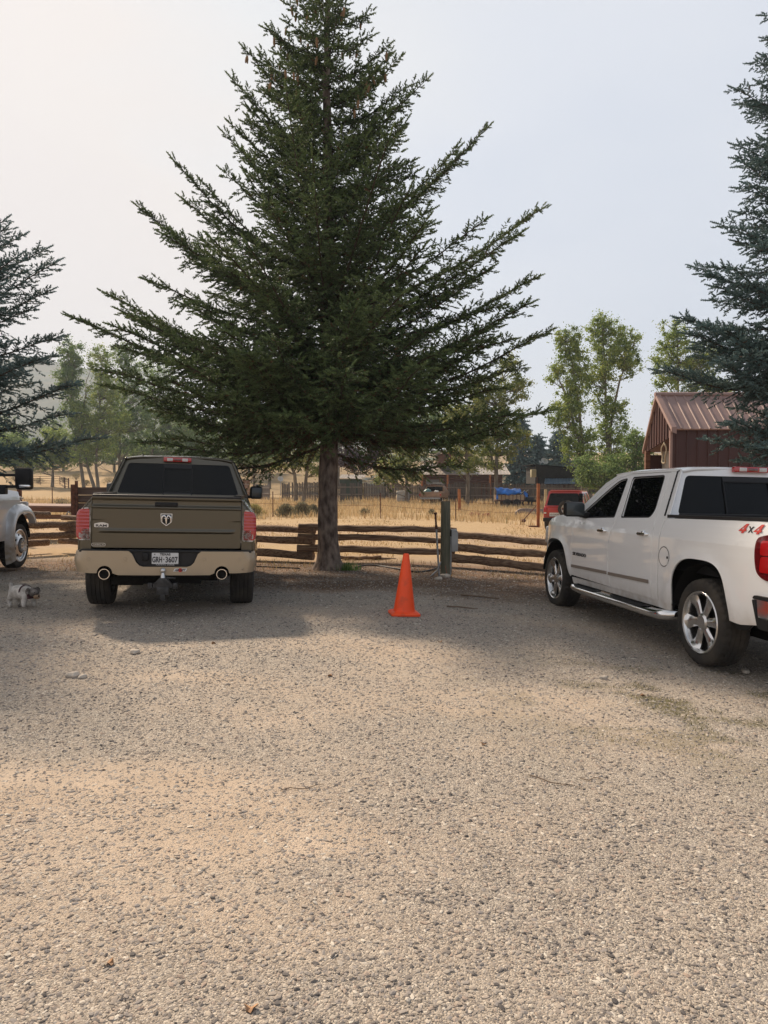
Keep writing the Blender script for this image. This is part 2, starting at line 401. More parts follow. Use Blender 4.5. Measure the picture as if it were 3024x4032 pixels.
def crs(pts, k=4):
    out = []; n = len(pts)
    for i in range(n-1):
        p = [Vector(pts[max(0, i-1)]), Vector(pts[i]), Vector(pts[i+1]), Vector(pts[min(n-1, i+2)])]
        for q in range(k):
            t = q/k; v = .5*((2*p[1])+(p[2]-p[0])*t+(2*p[0]-5*p[1]+4*p[2]-p[3])*t*t+(-p[0]+3*p[1]-3*p[2]+p[3])*t**3); out.append(tuple(v))
    return out+[tuple(pts[-1])]

def text(s, size, origin, xd, yd, m, parent, name='lettering', depth=.002, width=None, shear=0, bold=0):
    cu = bpy.data.curves.new(name, 'FONT'); cu.body = s; cu.size = size; cu.extrude = depth; cu.align_x = 'CENTER'; cu.align_y = 'CENTER'
    cu.shear = shear; cu.offset = bold; cu.resolution_u = 3
    tmp = bpy.data.objects.new(name, cu); COL.objects.link(tmp)
    bpy.context.view_layer.update()
    me = bpy.data.meshes.new_from_object(tmp.evaluated_get(bpy.context.evaluated_depsgraph_get()))
    bpy.data.objects.remove(tmp); me.name = name; me.materials.clear()
    xs = [v.co.x for v in me.vertices]; ys = [v.co.y for v in me.vertices]
    k = (width/(max(xs)-min(xs))) if width else 1
    cx = (max(xs)+min(xs))/2; cy = (max(ys)+min(ys))/2
    xd = Vector(xd).normalized(); yd = Vector(yd).normalized(); zd = xd.cross(yd)
    for v in me.vertices:
        v.co = Vector(origin)+xd*((v.co.x-cx)*k)+yd*(v.co.y-cy)+zd*v.co.z
    return link(name, me, parent, m)
HAZE = 0.00055
# ------------------------------------------------------------------ wheels
def tyre_mb(R, W, rim, tread='rib'):
    """tyre along X, outer face at +W/2"""
    h = W/2
    prof = [(-h*.80, rim), (-h*.97, rim+.02), (-h*1.0, rim+(R-rim)*.45), (-h*.94, rim+(R-rim)*.8), (-h*.84, R-.010)]
    ribs = [-.84, -.52, -.47, -.20, -.15, .15, .20, .47, .52, .84]; g_ = .011
    for i in range(1, len(ribs)-1, 2):
        a, b = ribs[i], ribs[i+1]
        prof += [(a*h, R), (a*h+.002, R-g_), (b*h-.002, R-g_), (b*h, R)]
    prof += [(h*.84, R-.010), (h*.94, rim+(R-rim)*.8), (h*.985, rim+(R-rim)*.62), (h*1.0, rim+(R-rim)*.45), (h*.985, rim+(R-rim)*.28), (h*.97, rim+.02), (h*.80, rim)]
    n = 144; m = len(prof)
    def rfn(j, k):
        a, r = prof[j]
        if r < R-.03: return 0
        side = abs(a) > h*.5
        if tread == 'block':
            kk = (k + (2 if a > 0 else 0) + int(abs(a)*20)) % 4
            if side and kk == 0: return -.012
            if not side and kk == 1: return -.009
        else:
            if side and k % 3 == 0: return -.005
        return 0
    return MB().lathe(prof, n, 'X', rfn=rfn)

def make_wheel(kind, R=.405, W=.275):
    """returns (name, mesh builder list) under an Empty-less wheel: rim mesh named wheel with a child tyre; +X outward"""
    rim = R*.69; h = W/2
    q = MB()
    if kind in ('six_spoke', 'ribbed'):
        q.lathe([(h*.80, rim), (h*.93, rim+.012), (h*.99, rim+.004), (h*.95, rim-.010), (h*.80, rim-.022), (-h*.2, rim-.035), (-h*.8, rim-.02), (-h*.8, rim)], 64, 'X')
        ns = 6 if kind == 'six_spoke' else 5
        for k in range(ns):
            t = 2*PI*k/ns+.12
            def P(x, r, a): return (x, r*math.cos(t+a), r*math.sin(t+a))
            # (radius, half-angle, front x, depth)
            st = [(.062, .52, h*.70, .04), (.10, .40, h*.74, .04), (.15, .29, h*.70, .035), (.20, .265, h*.70, .03), (.245, .275, h*.76, .03), (rim-.012, .30, h*.88, .03)]
            vs = []
            for r, a, x, d in st:
                r = r*rim/.28 if r < rim-.02 else r
                vs += [P(x-d, r, -a), P(x-.012, r, -a), P(x+.001, r, -a*.72), P(x+.006, r, 0), P(x-.004, r, .72*a), P(x-.014, r, a), P(x-d, r, a)]
            m = 7; fs = [(i*m+j, i*m+j+1, (i+1)*m+j+1, (i+1)*m+j) for i in range(len(st)-1) for j in range(m-1)] + [(i*m+m-1, i*m, (i+1)*m, (i+1)*m+m-1) for i in range(len(st)-1)]
            q.add(vs, fs)
        q.lathe([(h*.55, .085), (h*.74, .082), (h*.80, .066), (h*.83, .060), (h*.84, .03), (h*.84, .0005)], 40, 'X')
    else:   # dual-rear-wheel truck front disc: convex disc with hand holes and protruding hub
        q.lathe([(h*.80, rim), (h*.96, rim+.014), (h*1.0, rim+.004), (h*.95, rim-.012), (h*.70, rim-.022), (h*.62, rim-.05), (h*.95, rim-.085), (h*1.15, rim-.14)], 64, 'X')
        q.lathe([(h*1.1, .115), (h*1.5, .112), (h*1.52, .075), (h*1.42, .068), (h*1.40, .0005)], 48, 'X')
        for k in range(10):
            t = 2*PI*k/10; q.tube([(h*1.5, .094*math.cos(t), .094*math.sin(t)), (h*1.72, .094*math.cos(t), .094*math.sin(t))], .012, 8)
    return q
WHEEL_CACHE = {}
def wheel(parent, kind, loc, side, R=.405, W=.275, tread='rib', rimmat='alloy', logo=False):
    key = (kind, R, W, tread, rimmat)
    if key not in WHEEL_CACHE:
        w = make_wheel(kind, R, W).build('wheel', M[rimmat], None, smooth=30)
        ty = tyre_mb(R, W, R*.69, tread).build('tyre', M['rubber'], w, smooth=30)
        h = W/2
        d = MB().lathe([(h*.30, R*.66), (h*.30, .0005)], 40, 'X'); d.lathe([(-h*.6, R*.66), (-h*.6, .0005)], 24, 'X')
        dk = d.build('brake_disc', M['dark'], w)
        if kind == 'dually':
            for k in range(8):
                t = 2*PI*k/8+.2; r = R*.69-.095
                s = MB().tube([(h*.80, r*math.cos(t), r*math.sin(t)), (h*.99, r*math.cos(t), r*math.sin(t))], .024, 12)
                s.build('hand_hole', M['dark'], w)
        WHEEL_CACHE[key] = w; src = w
    else:
        src = copy_tree(WHEEL_CACHE[key])
    src.parent = parent; src.location = loc; src.rotation_euler = (0, 0, 0 if side > 0 else PI)
    return src

# ------------------------------------------------------------------ pickup trucks (x right, y forward from the rear axle, z up)
def pickup(root, c):
    P = c['paint']; low = c.get('low_paint', P); TG = c.get('tail', -1.02); rear = c.get('rear', 'a')
    kz = c.get('kz', 1.0)
    def w(z, y=1.5):
        z0 = z
        if z < 1.28:
            r = 1.0-.02*max(0, (.8-z)/.35)**2-.045*max(0, (z-1.0)/.28)**2
            # shoulder crease catches the light
            r += .007*math.exp(-((z-1.16)/.045)**2)
        else: r = .955-.42*(z-1.28)
        if y < -.4 or (y < .7 and z > 1.2 and rear == 'b'):
            if rear == 'b' and z > 1.16: r -= .55*(z-1.16)**1.25
        if y < TG+.45: r -= .045*((TG+.45-y)/.45)**2
        if c.get('tuck') and y > c['wb']+.05: r -= .75*(y-c['wb']-.05)**1.15
        elif y > 3.6 and not c.get('tuck'): r -= .30*((y-3.6)/.98)**2
        # wheel-arch flare
        for ya in (0.03, c['wb']+.01):
            d = math.hypot(y-ya, (z-.42)); 
            if z < 1.3: r += .020*math.exp(-((d-.57)/.085)**2)*(1 if z < .9 else math.exp(-((z-.9)/.12)**2))
        return r
    def side(s, off=0): return lambda y, z: (s*(w(z, y)+off), y, z*kz)
    th = .018
    wb = c['wb']; sh = wb-3.64   # front clip shift
    arch_r = [(-.47, .50), (-.455, .60), (-.40, .80), (-.31, .92), (-.17, .975), (.03, .985), (.23, .975), (.37, .92), (.46, .80), (.49, .60), (.50, .50)]
    arch_r = crs(arch_r)
    B = []
    for s in (-1, 1):
        o = (s, 0, 0); sd = side(s)
        # bed side
        sheet('bed_side', [(TG+.004, .56), (TG+.004, 1.372), (.755, 1.345), (.755, .50)]+arch_r[::-1]+[(-.49, .50), (-.62, .49), (-.9, .53)], sd, P, root, o, thick=th)
        # cab corner behind the rear door
        sheet('cab_corner', [(.775, .50), (.775, 1.32), (.72, 1.38), (.845, 1.835), (1.045, 1.835), (1.0, 1.6), (.945, 1.31), (.895, 1.05), (.893, .75), (.905, .50)], sd, P, root, o, thick=th)
        # rear door
        win2 = rp([(1.73, 1.335, .03), (1.855, 1.785, .05), (1.15, 1.79, .05), (1.055, 1.42, .05), (1.10, 1.355, .05)])
        d = sheet('door', [(.915, .50), (.903, .75), (.905, 1.05), (.955, 1.31), (1.01, 1.6), (1.055, 1.83), (1.925, 1.833), (1.825, 1.6), (1.84, 1.33), (1.925, 1.0), (1.925, .75), (1.855, .50)], sd, P, root, o, holes=[win2], thick=th)
        sheet('window', [(1.70, 1.31), (1.88, 1.81), (1.12, 1.81), (1.03, 1.34)], side(s, -.010), M['glass'], d, o, thick=.004)
        sheet('window_seal', rp([(1.745, 1.318, .03), (1.873, 1.80, .05), (1.138, 1.805, .05), (1.038, 1.42, .05), (1.085, 1.34, .05)]), side(s, .001), M['black'], d, o, holes=[win2], thick=.003)
        def handle(yc, zc, dd):
            hb = MB(); x = w(zc, yc)
            hb.tube([(s*(x+.0), yc-.09, zc), (s*(x+.03), yc-.085, zc), (s*(x+.035), yc, zc), (s*(x+.03), yc+.085, zc), (s*x, yc+.09, zc)], .013, 8)
            hb.box((s*(x+.033), yc-.0, zc), (.014, .15, .032))
            hb.ball((s*(x-.012), yc+.02, zc+.006), .035, 6, sc_=(1, 1.2, .9))
            hb.build('door_handle', M['chrome'] if c.get('chrome_handles') else P, dd, smooth=40)
        handle(1.09, 1.165, d)
        # front door
        win1 = rp([(1.925, 1.335, .03), (2.0, 1.775, .04), (2.18, 1.75, .15), (2.42, 1.61, .2), (2.80, 1.36, .03), (2.78, 1.30, .02)])
        d1 = sheet('door', [(1.869, .50), (1.938, .75), (1.938, 1.0), (1.852, 1.33), (1.838, 1.6), (1.938, 1.833), (2.22, 1.785), (2.5, 1.66), (2.87, 1.41), (3.015, 1.31), (3.01, .9), (3.035, .52)], sd, P, root, o, holes=[win1], thick=th)
        sheet('window', [(1.90, 1.31), (1.98, 1.80), (2.2, 1.765), (2.44, 1.63), (2.84, 1.36), (2.82, 1.28)], side(s, -.010), M['glass'], d1, o, thick=.004)
        sheet('window_seal', rp([(1.908, 1.315, .03), (1.985, 1.79, .04), (2.19, 1.765, .15), (2.43, 1.625, .2), (2.83, 1.37, .03), (2.81, 1.28, .02)]), side(s, .001), M['black'], d1, o, holes=[win1], thick=.003)
        handle(2.09, 1.152, d1)
        if c.get('moulding'):
            for a, b, dd in ((.95, 1.90, d), (1.955, 3.0, d1)):
                sheet('side_moulding', [(a, .655+(a-.9)*-.012), (a, .69+(a-.9)*-.012), (b, .685+(b-.9)*-.012), (b, .65+(b-.9)*-.012)], side(s, .014), M['moulding'], dd, o, thick=.014)
        # rocker
        sheet('rocker_panel', [(.52, .50), (.53, .43), (3.0, .425), (3.02, .49)], side(s, -.012), P, root, o, thick=.03, step=.2)
        # roof rail and A pillar
        sheet('pillar', [(3.17, 1.31), (2.95, 1.44), (2.54, 1.735), (2.30, 1.825), (1.95, 1.862), (1.0, 1.868), (.86, 1.855), (.85, 1.840), (1.94, 1.840), (2.23, 1.793), (2.51, 1.668), (2.88, 1.417), (3.03, 1.31)], sd, P, root, o, thick=.02)
        # fender
        ya = wb
        af = [(y+ya, z) for y, z in [(-.60, .50), (-.52, .60), (-.44, .78), (-.34, .90), (-.19, .96), (.01, .968), (.21, .955), (.33, .90), (.42, .80), (.47, .62), (.48, .50)]]
        af = crs(af)
        sheet('fender', [(3.046, .50), (3.022, .9), (3.027, 1.312), (3.2+sh, 1.325), (3.62+sh, 1.295), (3.95+sh, 1.235), (4.2+sh, 1.17), (4.5+sh, 1.05), (4.56+sh, .62), (4.5+sh, .50)]+af[::-1], sd, P, root, o, thick=th)
        # wheel-well liners
        for yc, zc in ((.015, .42), (wb, .42)):
            L = MB(); n = 20
            vs = []; 
            for k in range(n+1):
                t = .12+(PI-.24)*k/n
                for x in (.56, .975): vs.append((s*x, yc+.50*math.cos(t), (zc+.52*math.sin(t))*kz))
            L.add(vs, [(2*k, 2*k+1, 2*k+3, 2*k+2) for k in range(n)])
            L.add([(s*.56, yc-.6, .3), (s*.56, yc+.6, .3), (s*.56, yc+.6, .96), (s*.56, yc-.6, .96)], [(0, 1, 2, 3)])
            L.build('wheel_well', M['dark'], root)
        # mud guard corner behind rear wheel
        if c.get('guards', True):
            sheet('mud_guard', [(-.50, .56), (-.56, .44), (-.66, .45), (-.72, .50), (-.80, .53), (-.62, .60)], side(s, -.02), M['black'], root, o, thick=.03)
            sheet('mud_guard', [(.60, .56), (.72, .50), (.74, .40), (.56, .38), (.50, .50)], side(s, -.03), M['black'], root, o, thick=.03)
    # roof
    def roof(x, y):
        e = max(0, abs(x)-.5)/.22
        z = 1.905 - .025*e**2 - .018*(x/.7)**2
        z -= .035*max(0, (y-1.9)/.6)**2 + .03*max(0, (1.1-y)/.3)**2
        return (x, y, z*kz)
    sheet('roof', rp([(-.715, .865, .03), (.715, .865, .03), (.715, 2.0, 0), (.70, 2.42, .05), (-.70, 2.42, .05), (-.715, 2.0, 0)]), roof, P, root, (0, 0, 1), thick=.03)
    # windscreen, bonnet, nose
    def ws(u, v):
        x = u*(.685+.20*v); return (x, 2.43+.70*v-.10*(u**2)*0.9, (1.835-.53*v)*kz)
    sheet('windscreen', rp([(-1, 0, .05), (1, 0, .05), (1, 1, .02), (-1, 1, .02)]), ws, M['glass_clear'], root, (0, 1, 1), thick=.005, step=.2)
    def hood(x, y): return (x*(1-.12*max(0, (y-3.9-sh)/.7)**2), y-.08*(x/.8)**2, (1.335-.10*((y-3.1)/1.4)**1.6 if y > 3.1 else 1.335)*kz+.03*math.exp(-((abs(x)-.45)/.12)**2)-.03*(x/.85)**4)
    sheet('bonnet', rp([(-.90, 3.16, .02), (.90, 3.16, .02), (.88, 4.42+sh, .15), (-.88, 4.42+sh, .15)]), hood, P, root, (0, 0, 1), thick=.02)
    nb = MB(); nb.box((0, 4.50+sh, .94*kz), (1.2, .08, .46)); nb.build('grille', M['black'], root, bevel=.02)
    gb = MB()
    for k in range(4): gb.box((0, 4.555+sh, (.80+.1*k)*kz), (1.15, .03, .025))
    gb.build('grille_bar', M['chrome'], root, bevel=.005)
    for s in (-1, 1):
        MB().box((s*.72, 4.44+sh, .98*kz), (.22, .10, .26)).build('headlight', M['clearlens'], root, bevel=.03)
    fb = MB(); fb.tube([(-.80, 4.30+sh, .60), (-.70, 4.56+sh, .60), (0, 4.64+sh, .60), (.70, 4.56+sh, .60), (.80, 4.30+sh, .60)], .11, 12); fb.build('front_bumper', M['chrome'], root, smooth=40)
    # cab back
    def back(x, z):
        return (x, .755+.27*(z-1.35)-.05*(1-(x/.85)**2)+.02, z*kz)
    gw = rp(c['rear_glass'])
    sheet('cab_back', rp([(-.955, .95, 0), (.955, .95, 0), (.935, 1.30, 0), (.915, 1.38, .02), (.725, 1.84, .03), (.5, 1.875, .3), (-.5, 1.875, .3), (-.725, 1.84, .03), (-.915, 1.38, .02), (-.935, 1.30, 0)]), back, P, root, (0, -1, 0), holes=[gw], thick=.02)
    for s in (-1, 1):   # black drip seam beside the roof
        MB().tube([back(s*.925, 1.37), back(s*.735, 1.835), roof(s*.70, .88), roof(s*.70, 1.05)], .008, 6).build('drip_seam', M['black'], root)
    sheet('rear_window', c['glass_all'], lambda x, z: (back(x, z)[0], back(x, z)[1]+.012, z*kz), M['glass'], root, (0, -1, 0), thick=.004)
    x0, x1, zt = c['slider']
    sl_ = MB()
    for a, b in (((x0, zt), (x1, zt)), ((x0, 1.36), (x0, zt)), ((x1, 1.36), (x1, zt)), ((x0, 1.405), (x1, 1.405))):
        pa = Vector(back(*a))+Vector((0, .004, 0)); pb = Vector(back(*b))+Vector((0, .004, 0))
        sl_.beam(pa, pb, .014, .014, up=(0, 1, 0))
    sl_.build('slider_frame', M['black'], root)
    for (za, zb) in ((zt, zt+.055), (1.355, 1.405)):
        sheet('slider_band', [(x0, za), (x1, za), (x1, zb), (x0, zb)], lambda x, z: (back(x, z)[0], back(x, z)[1]+.002, z*kz), M['trim'], root, (0, -1, 0), thick=.004)
    # third brake light
    cx, cw, cz = c['chmsl']
    hb = MB(); hb.box((cx, .835, cz), (cw, .06, .062)); h = hb.build('brake_light', M['redlens'], root, bevel=.012)
    for s in (-1, 1):
        MB().box((cx+s*cw*.27, .806, cz), (cw*.2, .012, .042)).build('lamp_lens', M['clearlens'], h, bevel=.004)
    MB().box((cx, .806, cz), (cw*.26, .010, .03)).build('lamp_lens', M['darkred'], h, bevel=.004)
    # bed box
    b = MB()
    for s in (-1, 1): b.box((s*.83, (TG+.74)/2, 1.08), (.02, .74-TG-.04, .50))
    b.box((0, (TG+.74)/2, .84), (1.66, .74-TG-.04, .03)); b.box((0, .735, 1.09), (1.68, .02, .52))
    b.build('bed_liner', M['black'], root)
    for s in (-1, 1):
        rl = MB(); xs = .86 if rear == 'b' else .88
        for (ya, yb) in ((TG+.01, .74),):
            n = 8; pts = [(s*(w(1.37, ya+(yb-ya)*i/n)-.035), ya+(yb-ya)*i/n, (1.372-.016*(i/n))*kz+.012) for i in range(n+1)]
            for i in range(n): rl.beam(pts[i], pts[i+1], .085, .03)
        rl.build('bed_rail', M['trim'], root)
    # chassis core, cab floor, interior
    q = MB(); q.box((0, wb/2+.1, .55), (1.10, wb+1.9, .30)); q.box((0, 1.9, .72), (1.84, 2.3, .50)); q.box((0, 3.75+sh, .85), (1.15, 1.3, .62))
    q.box((0, TG+.26, .62), (1.0, .3, .2)); q.box((0, wb/2+.2, .38), (.95, wb-1.0, .20)); q.box((0, TG+.55, .46), (.72, .7, .20))
    q.build('chassis', M['dark'], root)
    ax = MB(); 
    for yy in (0, wb): ax.tube([(-.8, yy, .40), (.8, yy, .40)], .05, 10)
    ax.ball((0, 0, .40), .16, 8); ax.build('axle', M['dark'], root)
    seats = MB()
    for sx in (-.42, .42):
        seats.box((sx, 2.15, 1.22), (.48, .16, .56)); seats.box((sx, 2.12, 1.57), (.26, .10, .18)); seats.box((sx, 1.2, 1.18), (.52, .14, .50)); seats.box((sx, 1.17, 1.50), (.24, .09, .14))
    seats.build('seat', M['seat'], root, bevel=.04)
    MB().box((0, 3.02, 1.20), (1.7, .35, .26)).build('dashboard', M['black'], root, bevel=.04)
    # wheels
    zr = c.get('R', .405)
    for s in (-1, 1):
        for yy in (0, wb):
            wheel(root, c['wheel'], (s*c.get('track', .86), yy, zr), s, zr, c.get('W', .275), c.get('tread', 'rib'), c.get('rim', 'alloy'))
    return w, side, back

def corner(TGx, w, r=.07, bulge=.0, x_in=0):
    """plan curve round the rear corner; u measured from the centre line outwards"""
    def f(s, off=0, z_of=None):
        def fn(u, z):
            W = w(z, TGx+.05)+off; a = abs(u)
            if a < W-r: x, y = a, TGx-off-bulge*(1-(a/W)**2)
            else:
                L = a-(W-r); arc = r*PI/2
                if L < arc:
                    t = L/r; x = W-r+r*math.sin(t); y = TGx-off+r-r*math.cos(t)
                else: y = TGx-off+r+(L-arc); x = w(z, y)+off if off >= 0 else W
            sg = 1 if u >= 0 else -1
            return (sg*x, y, z)
        return fn
    return f(1)

# ------------------------------------------------------------------ white four-door pickup, right
def white_truck():
    t = thing('pickup_truck', 'white crew cab pickup with polished six-spoke wheels and chrome step bar', 'pickup truck',
              (3.891, 6.938, -.108), rot=(math.radians(-.8), math.radians(1.3), math.radians(8.07)))
    t.rotation_mode = 'XYZ'
    TG = -1.02
    c = dict(paint=M['white_paint'], wb=3.64, wheel='six_spoke', tread='block', chrome_handles=True, moulding=True, rear='a', tail=TG,
             rear_glass=[(-.79, 1.385, .05), (.79, 1.385, .05), (.655, 1.795, .05), (-.655, 1.795, .05)],
             glass_all=[(-.81, 1.36), (.81, 1.36), (.67, 1.82), (-.67, 1.82)], slider=(-.26, .26, 1.735), chmsl=(.06, .42, 1.868))
    w, side, back = pickup(t, c)
    # rear corners, tailgate
    def rearf(x, z): return (x, TG-.002, z)
    for s in (-1, 1):
        sheet('corner_post', [(s*.80, .55), (s*.80, 1.372), (s*1.0, 1.372), (s*1.0, .55)], corner(TG, w, .05), M['white_paint'], t, (s, -1, 0), thick=.012, step=.03, stepv=.1)
        # taillight wraps the corner
        ol = rp([(s*.82, .92, .03), (s*.83, 1.245, .04), (s*1.04, 1.265, .02), (s*1.175, 1.235, .05), (s*1.195, 1.10, .1), (s*1.165, .94, .06), (s*1.05, .885, .06)])
        tl = sheet('taillight', ol, corner(TG, lambda z, y: w(z, y)+.012, .055), M['darkred'], t, (s, -1, 0), thick=.03, step=.025, stepv=.05)
        for za, zb in ((.955, 1.085), (1.095, 1.215)):
            ol = rp([(s*.86, za, .02), (s*.86, zb, .02), (s*1.12, zb, .03), (s*1.13, za, .03)])
            sheet('lamp_lens', ol, corner(TG, lambda z, y: w(z, y)+.018, .055), M['redlens'], tl, (s, -1, 0), thick=.01, step=.025, stepv=.05)
    def tgf(x, z):
        d = .012*sst((z-1.22)/.03)+.01*math.exp(-((z-.99)/.02)**2)
        return (x, TG-.004-float(d), z)
    sheet('tailgate', rp([(-.79, .76, .02), (.79, .76, .02), (.79, 1.37, .02), (-.79, 1.37, .02)]), tgf, M['white_paint'], t, (0, -1, 0), thick=.05, stepv=.02)
    MB().box((0, TG-.03, 1.27), (.26, .03, .07)).build('tailgate_handle', M['black'], t, bevel=.01)
    # bumper: chrome band wrapping the corner, black step, black lower valance
    bf = corner(TG-.10, lambda z, y: w(.8, TG+.3)+.01, .14)
    sheet('bumper', rp([(-1.25, .60, .04), (-1.27, .74, .03), (1.27, .74, .03), (1.25, .60, .04)]), bf, M['chrome'], t, (0, -1, 0), thick=.02, step=.04)
    sheet('bumper_step', rp([(-1.29, .735, .02), (-1.27, .765, .02), (1.27, .765, .02), (1.29, .735, .02)]), corner(TG-.105, lambda z, y: w(.8, TG+.3)+.015, .14), M['black'], t, (0, -1, 0), thick=.10, step=.04)
    sheet('bumper_valance', rp([(-1.2, .50, .04), (-1.285, .73, .03), (-1.24, .73, 0), (-1.22, .59, 0), (1.22, .59, 0), (1.24, .73, 0), (1.285, .73, .03), (1.2, .50, .04)]), corner(TG-.095, lambda z, y: w(.8, TG+.3)+.018, .14), M['black'], t, (0, -1, 0), thick=.02, step=.04)
    # fuel door
    sheet('fuel_door', circ(.645, .96, .095, 28), side(-1, .003), M['white_paint'], t, (-1, 0, 0), thick=.006, step=.05)
    MB().lathe([(0, .103), (.002, .103), (.002, .095), (0, .095)], 32, 'X', c=(-w(.96, .645)-.003, .645, .96)).build('fuel_door_gap', M['trim'], t)
    sheet('fuel_door_latch', circ(.575, .955, .014, 10), side(-1, .007), M['black'], t, (-1, 0, 0), thick=.005)
    # lettering
    for s in (-1, 1):
        yd = Vector((0, 0, 1)); xd = Vector((0, s, 0))
        text('SILVERADO', .058, (s*(w(.81, 2.75)+.005), 2.76, .81), xd, yd, M['trim'], t, name='door_badge', width=.42, bold=.001)
        for q_ in (-1, 1):
            o4 = [(-.058, -.022), (.016, .040), (.048, .040), (.028, -.008), (.046, -.008), (.039, -.024), (.022, -.024), (.014, -.040), (-.016, -.040), (-.008, -.024), (-.052, -.024)]
            h4 = [(-.032, -.010), (.010, .024), (.000, -.010)]
            cy_ = -.655+s*q_*.095
            f4 = lambda u, v, s=s, cy_=cy_: (s*(w(1.30+v, cy_)+.005), cy_+s*u, 1.302+v)
            sheet('bed_decal', o4, f4, M['red_ink'], t, (s, 0, 0), holes=[h4], thick=.003)
        for q_ in (-1, 1):
            fx = lambda u, v, s=s: (s*(w(1.30+v, -.655)+.006), -.655+s*u, 1.295+v)
            sheet('bed_decal', [(q_*-.026-.006+.006, -.026), (q_*-.026+.014, -.026), (q_*.026+.006, .026), (q_*.026-.014, .026)], fx, M['trim'], t, (s, 0, 0), thick=.002)
    # step bars
    for s in (-1, 1):
        pts = [(s*.80, 2.98, .42), (s*.98, 2.94, .385), (s*1.04, 2.80, .375), (s*1.045, 2.3, .375), (s*1.045, 1.0, .375), (s*1.04, .66, .375), (s*.98, .54, .385), (s*.80, .50, .42)]
        fin = []
        for i in range(len(pts)-1):
            for k in range(4): fin.append(Vector(pts[i]).lerp(Vector(pts[i+1]), k/4))
        fin.append(Vector(pts[-1]))
        for _ in range(2): fin = [fin[0]]+[(fin[i-1]+fin[i]*2+fin[i+1])/4 for i in range(1, len(fin)-1)]+[fin[-1]]
        sb_ = MB().tube(fin, .052, 18).build('step_bar', M['chrome'], t, smooth=50)
        for a, b in ((2.02, 2.78), (.82, 1.72)):
            pd = MB(); n = 16
            vs = []; 
            for i in range(n+1):
                y = a+(b-a)*i/n; e = min(1, min(i, n-i)/2.5)
                for k in range(7):
                    tt = PI*(.5+(k/6-.5)*(.25+.45*e)) ; vs.append((s*1.045+.056*math.cos(tt), y, .375+.056*math.sin(tt)+.003))
            pd.add(vs, [(i*7+k, i*7+k+1, (i+1)*7+k+1, (i+1)*7+k) for i in range(n) for k in range(6)])
            for j in range(12):
                y = a+.12+(b-a-.24)*j/11; pd.box((s*1.045, y, .437), (.05, .012, .006))
            pd.build('step_pad', M['black'], sb_, smooth=40)
        br = MB()
        for y in (.9, 1.9, 2.7): br.beam((s*1.02, y, .36), (s*.60, y, .50), .05, .04)
        br.build('step_bracket', M['dark'], sb_)
    # mirrors
    for s in (-1, 1):
        m_ = MB(); m_.box((0, 0, 0), (.27, .12, .19)); m = m_.build('mirror', M['black'], t, bevel=.045)
        m.location = (s*1.115, 2.70, 1.395); m.rotation_euler = (0, 0, s*.10)
        gl = MB(); gl.box((0, -.063, 0), (.225, .006, .15)); gl.build('mirror_glass', M['pane'], m, bevel=.02)
        ar = MB(); ar.box((-s*.155, .02, -.07), (.16, .09, .07)); ar.build('mirror_arm', M['black'], m, bevel=.02)
    # grab of bed: front-edge tie rail visible dark line at the glass foot
    MB().box((0, .70, 1.385), (1.62, .05, .03)).build('bed_header', M['trim'], t, bevel=.008)
    return t

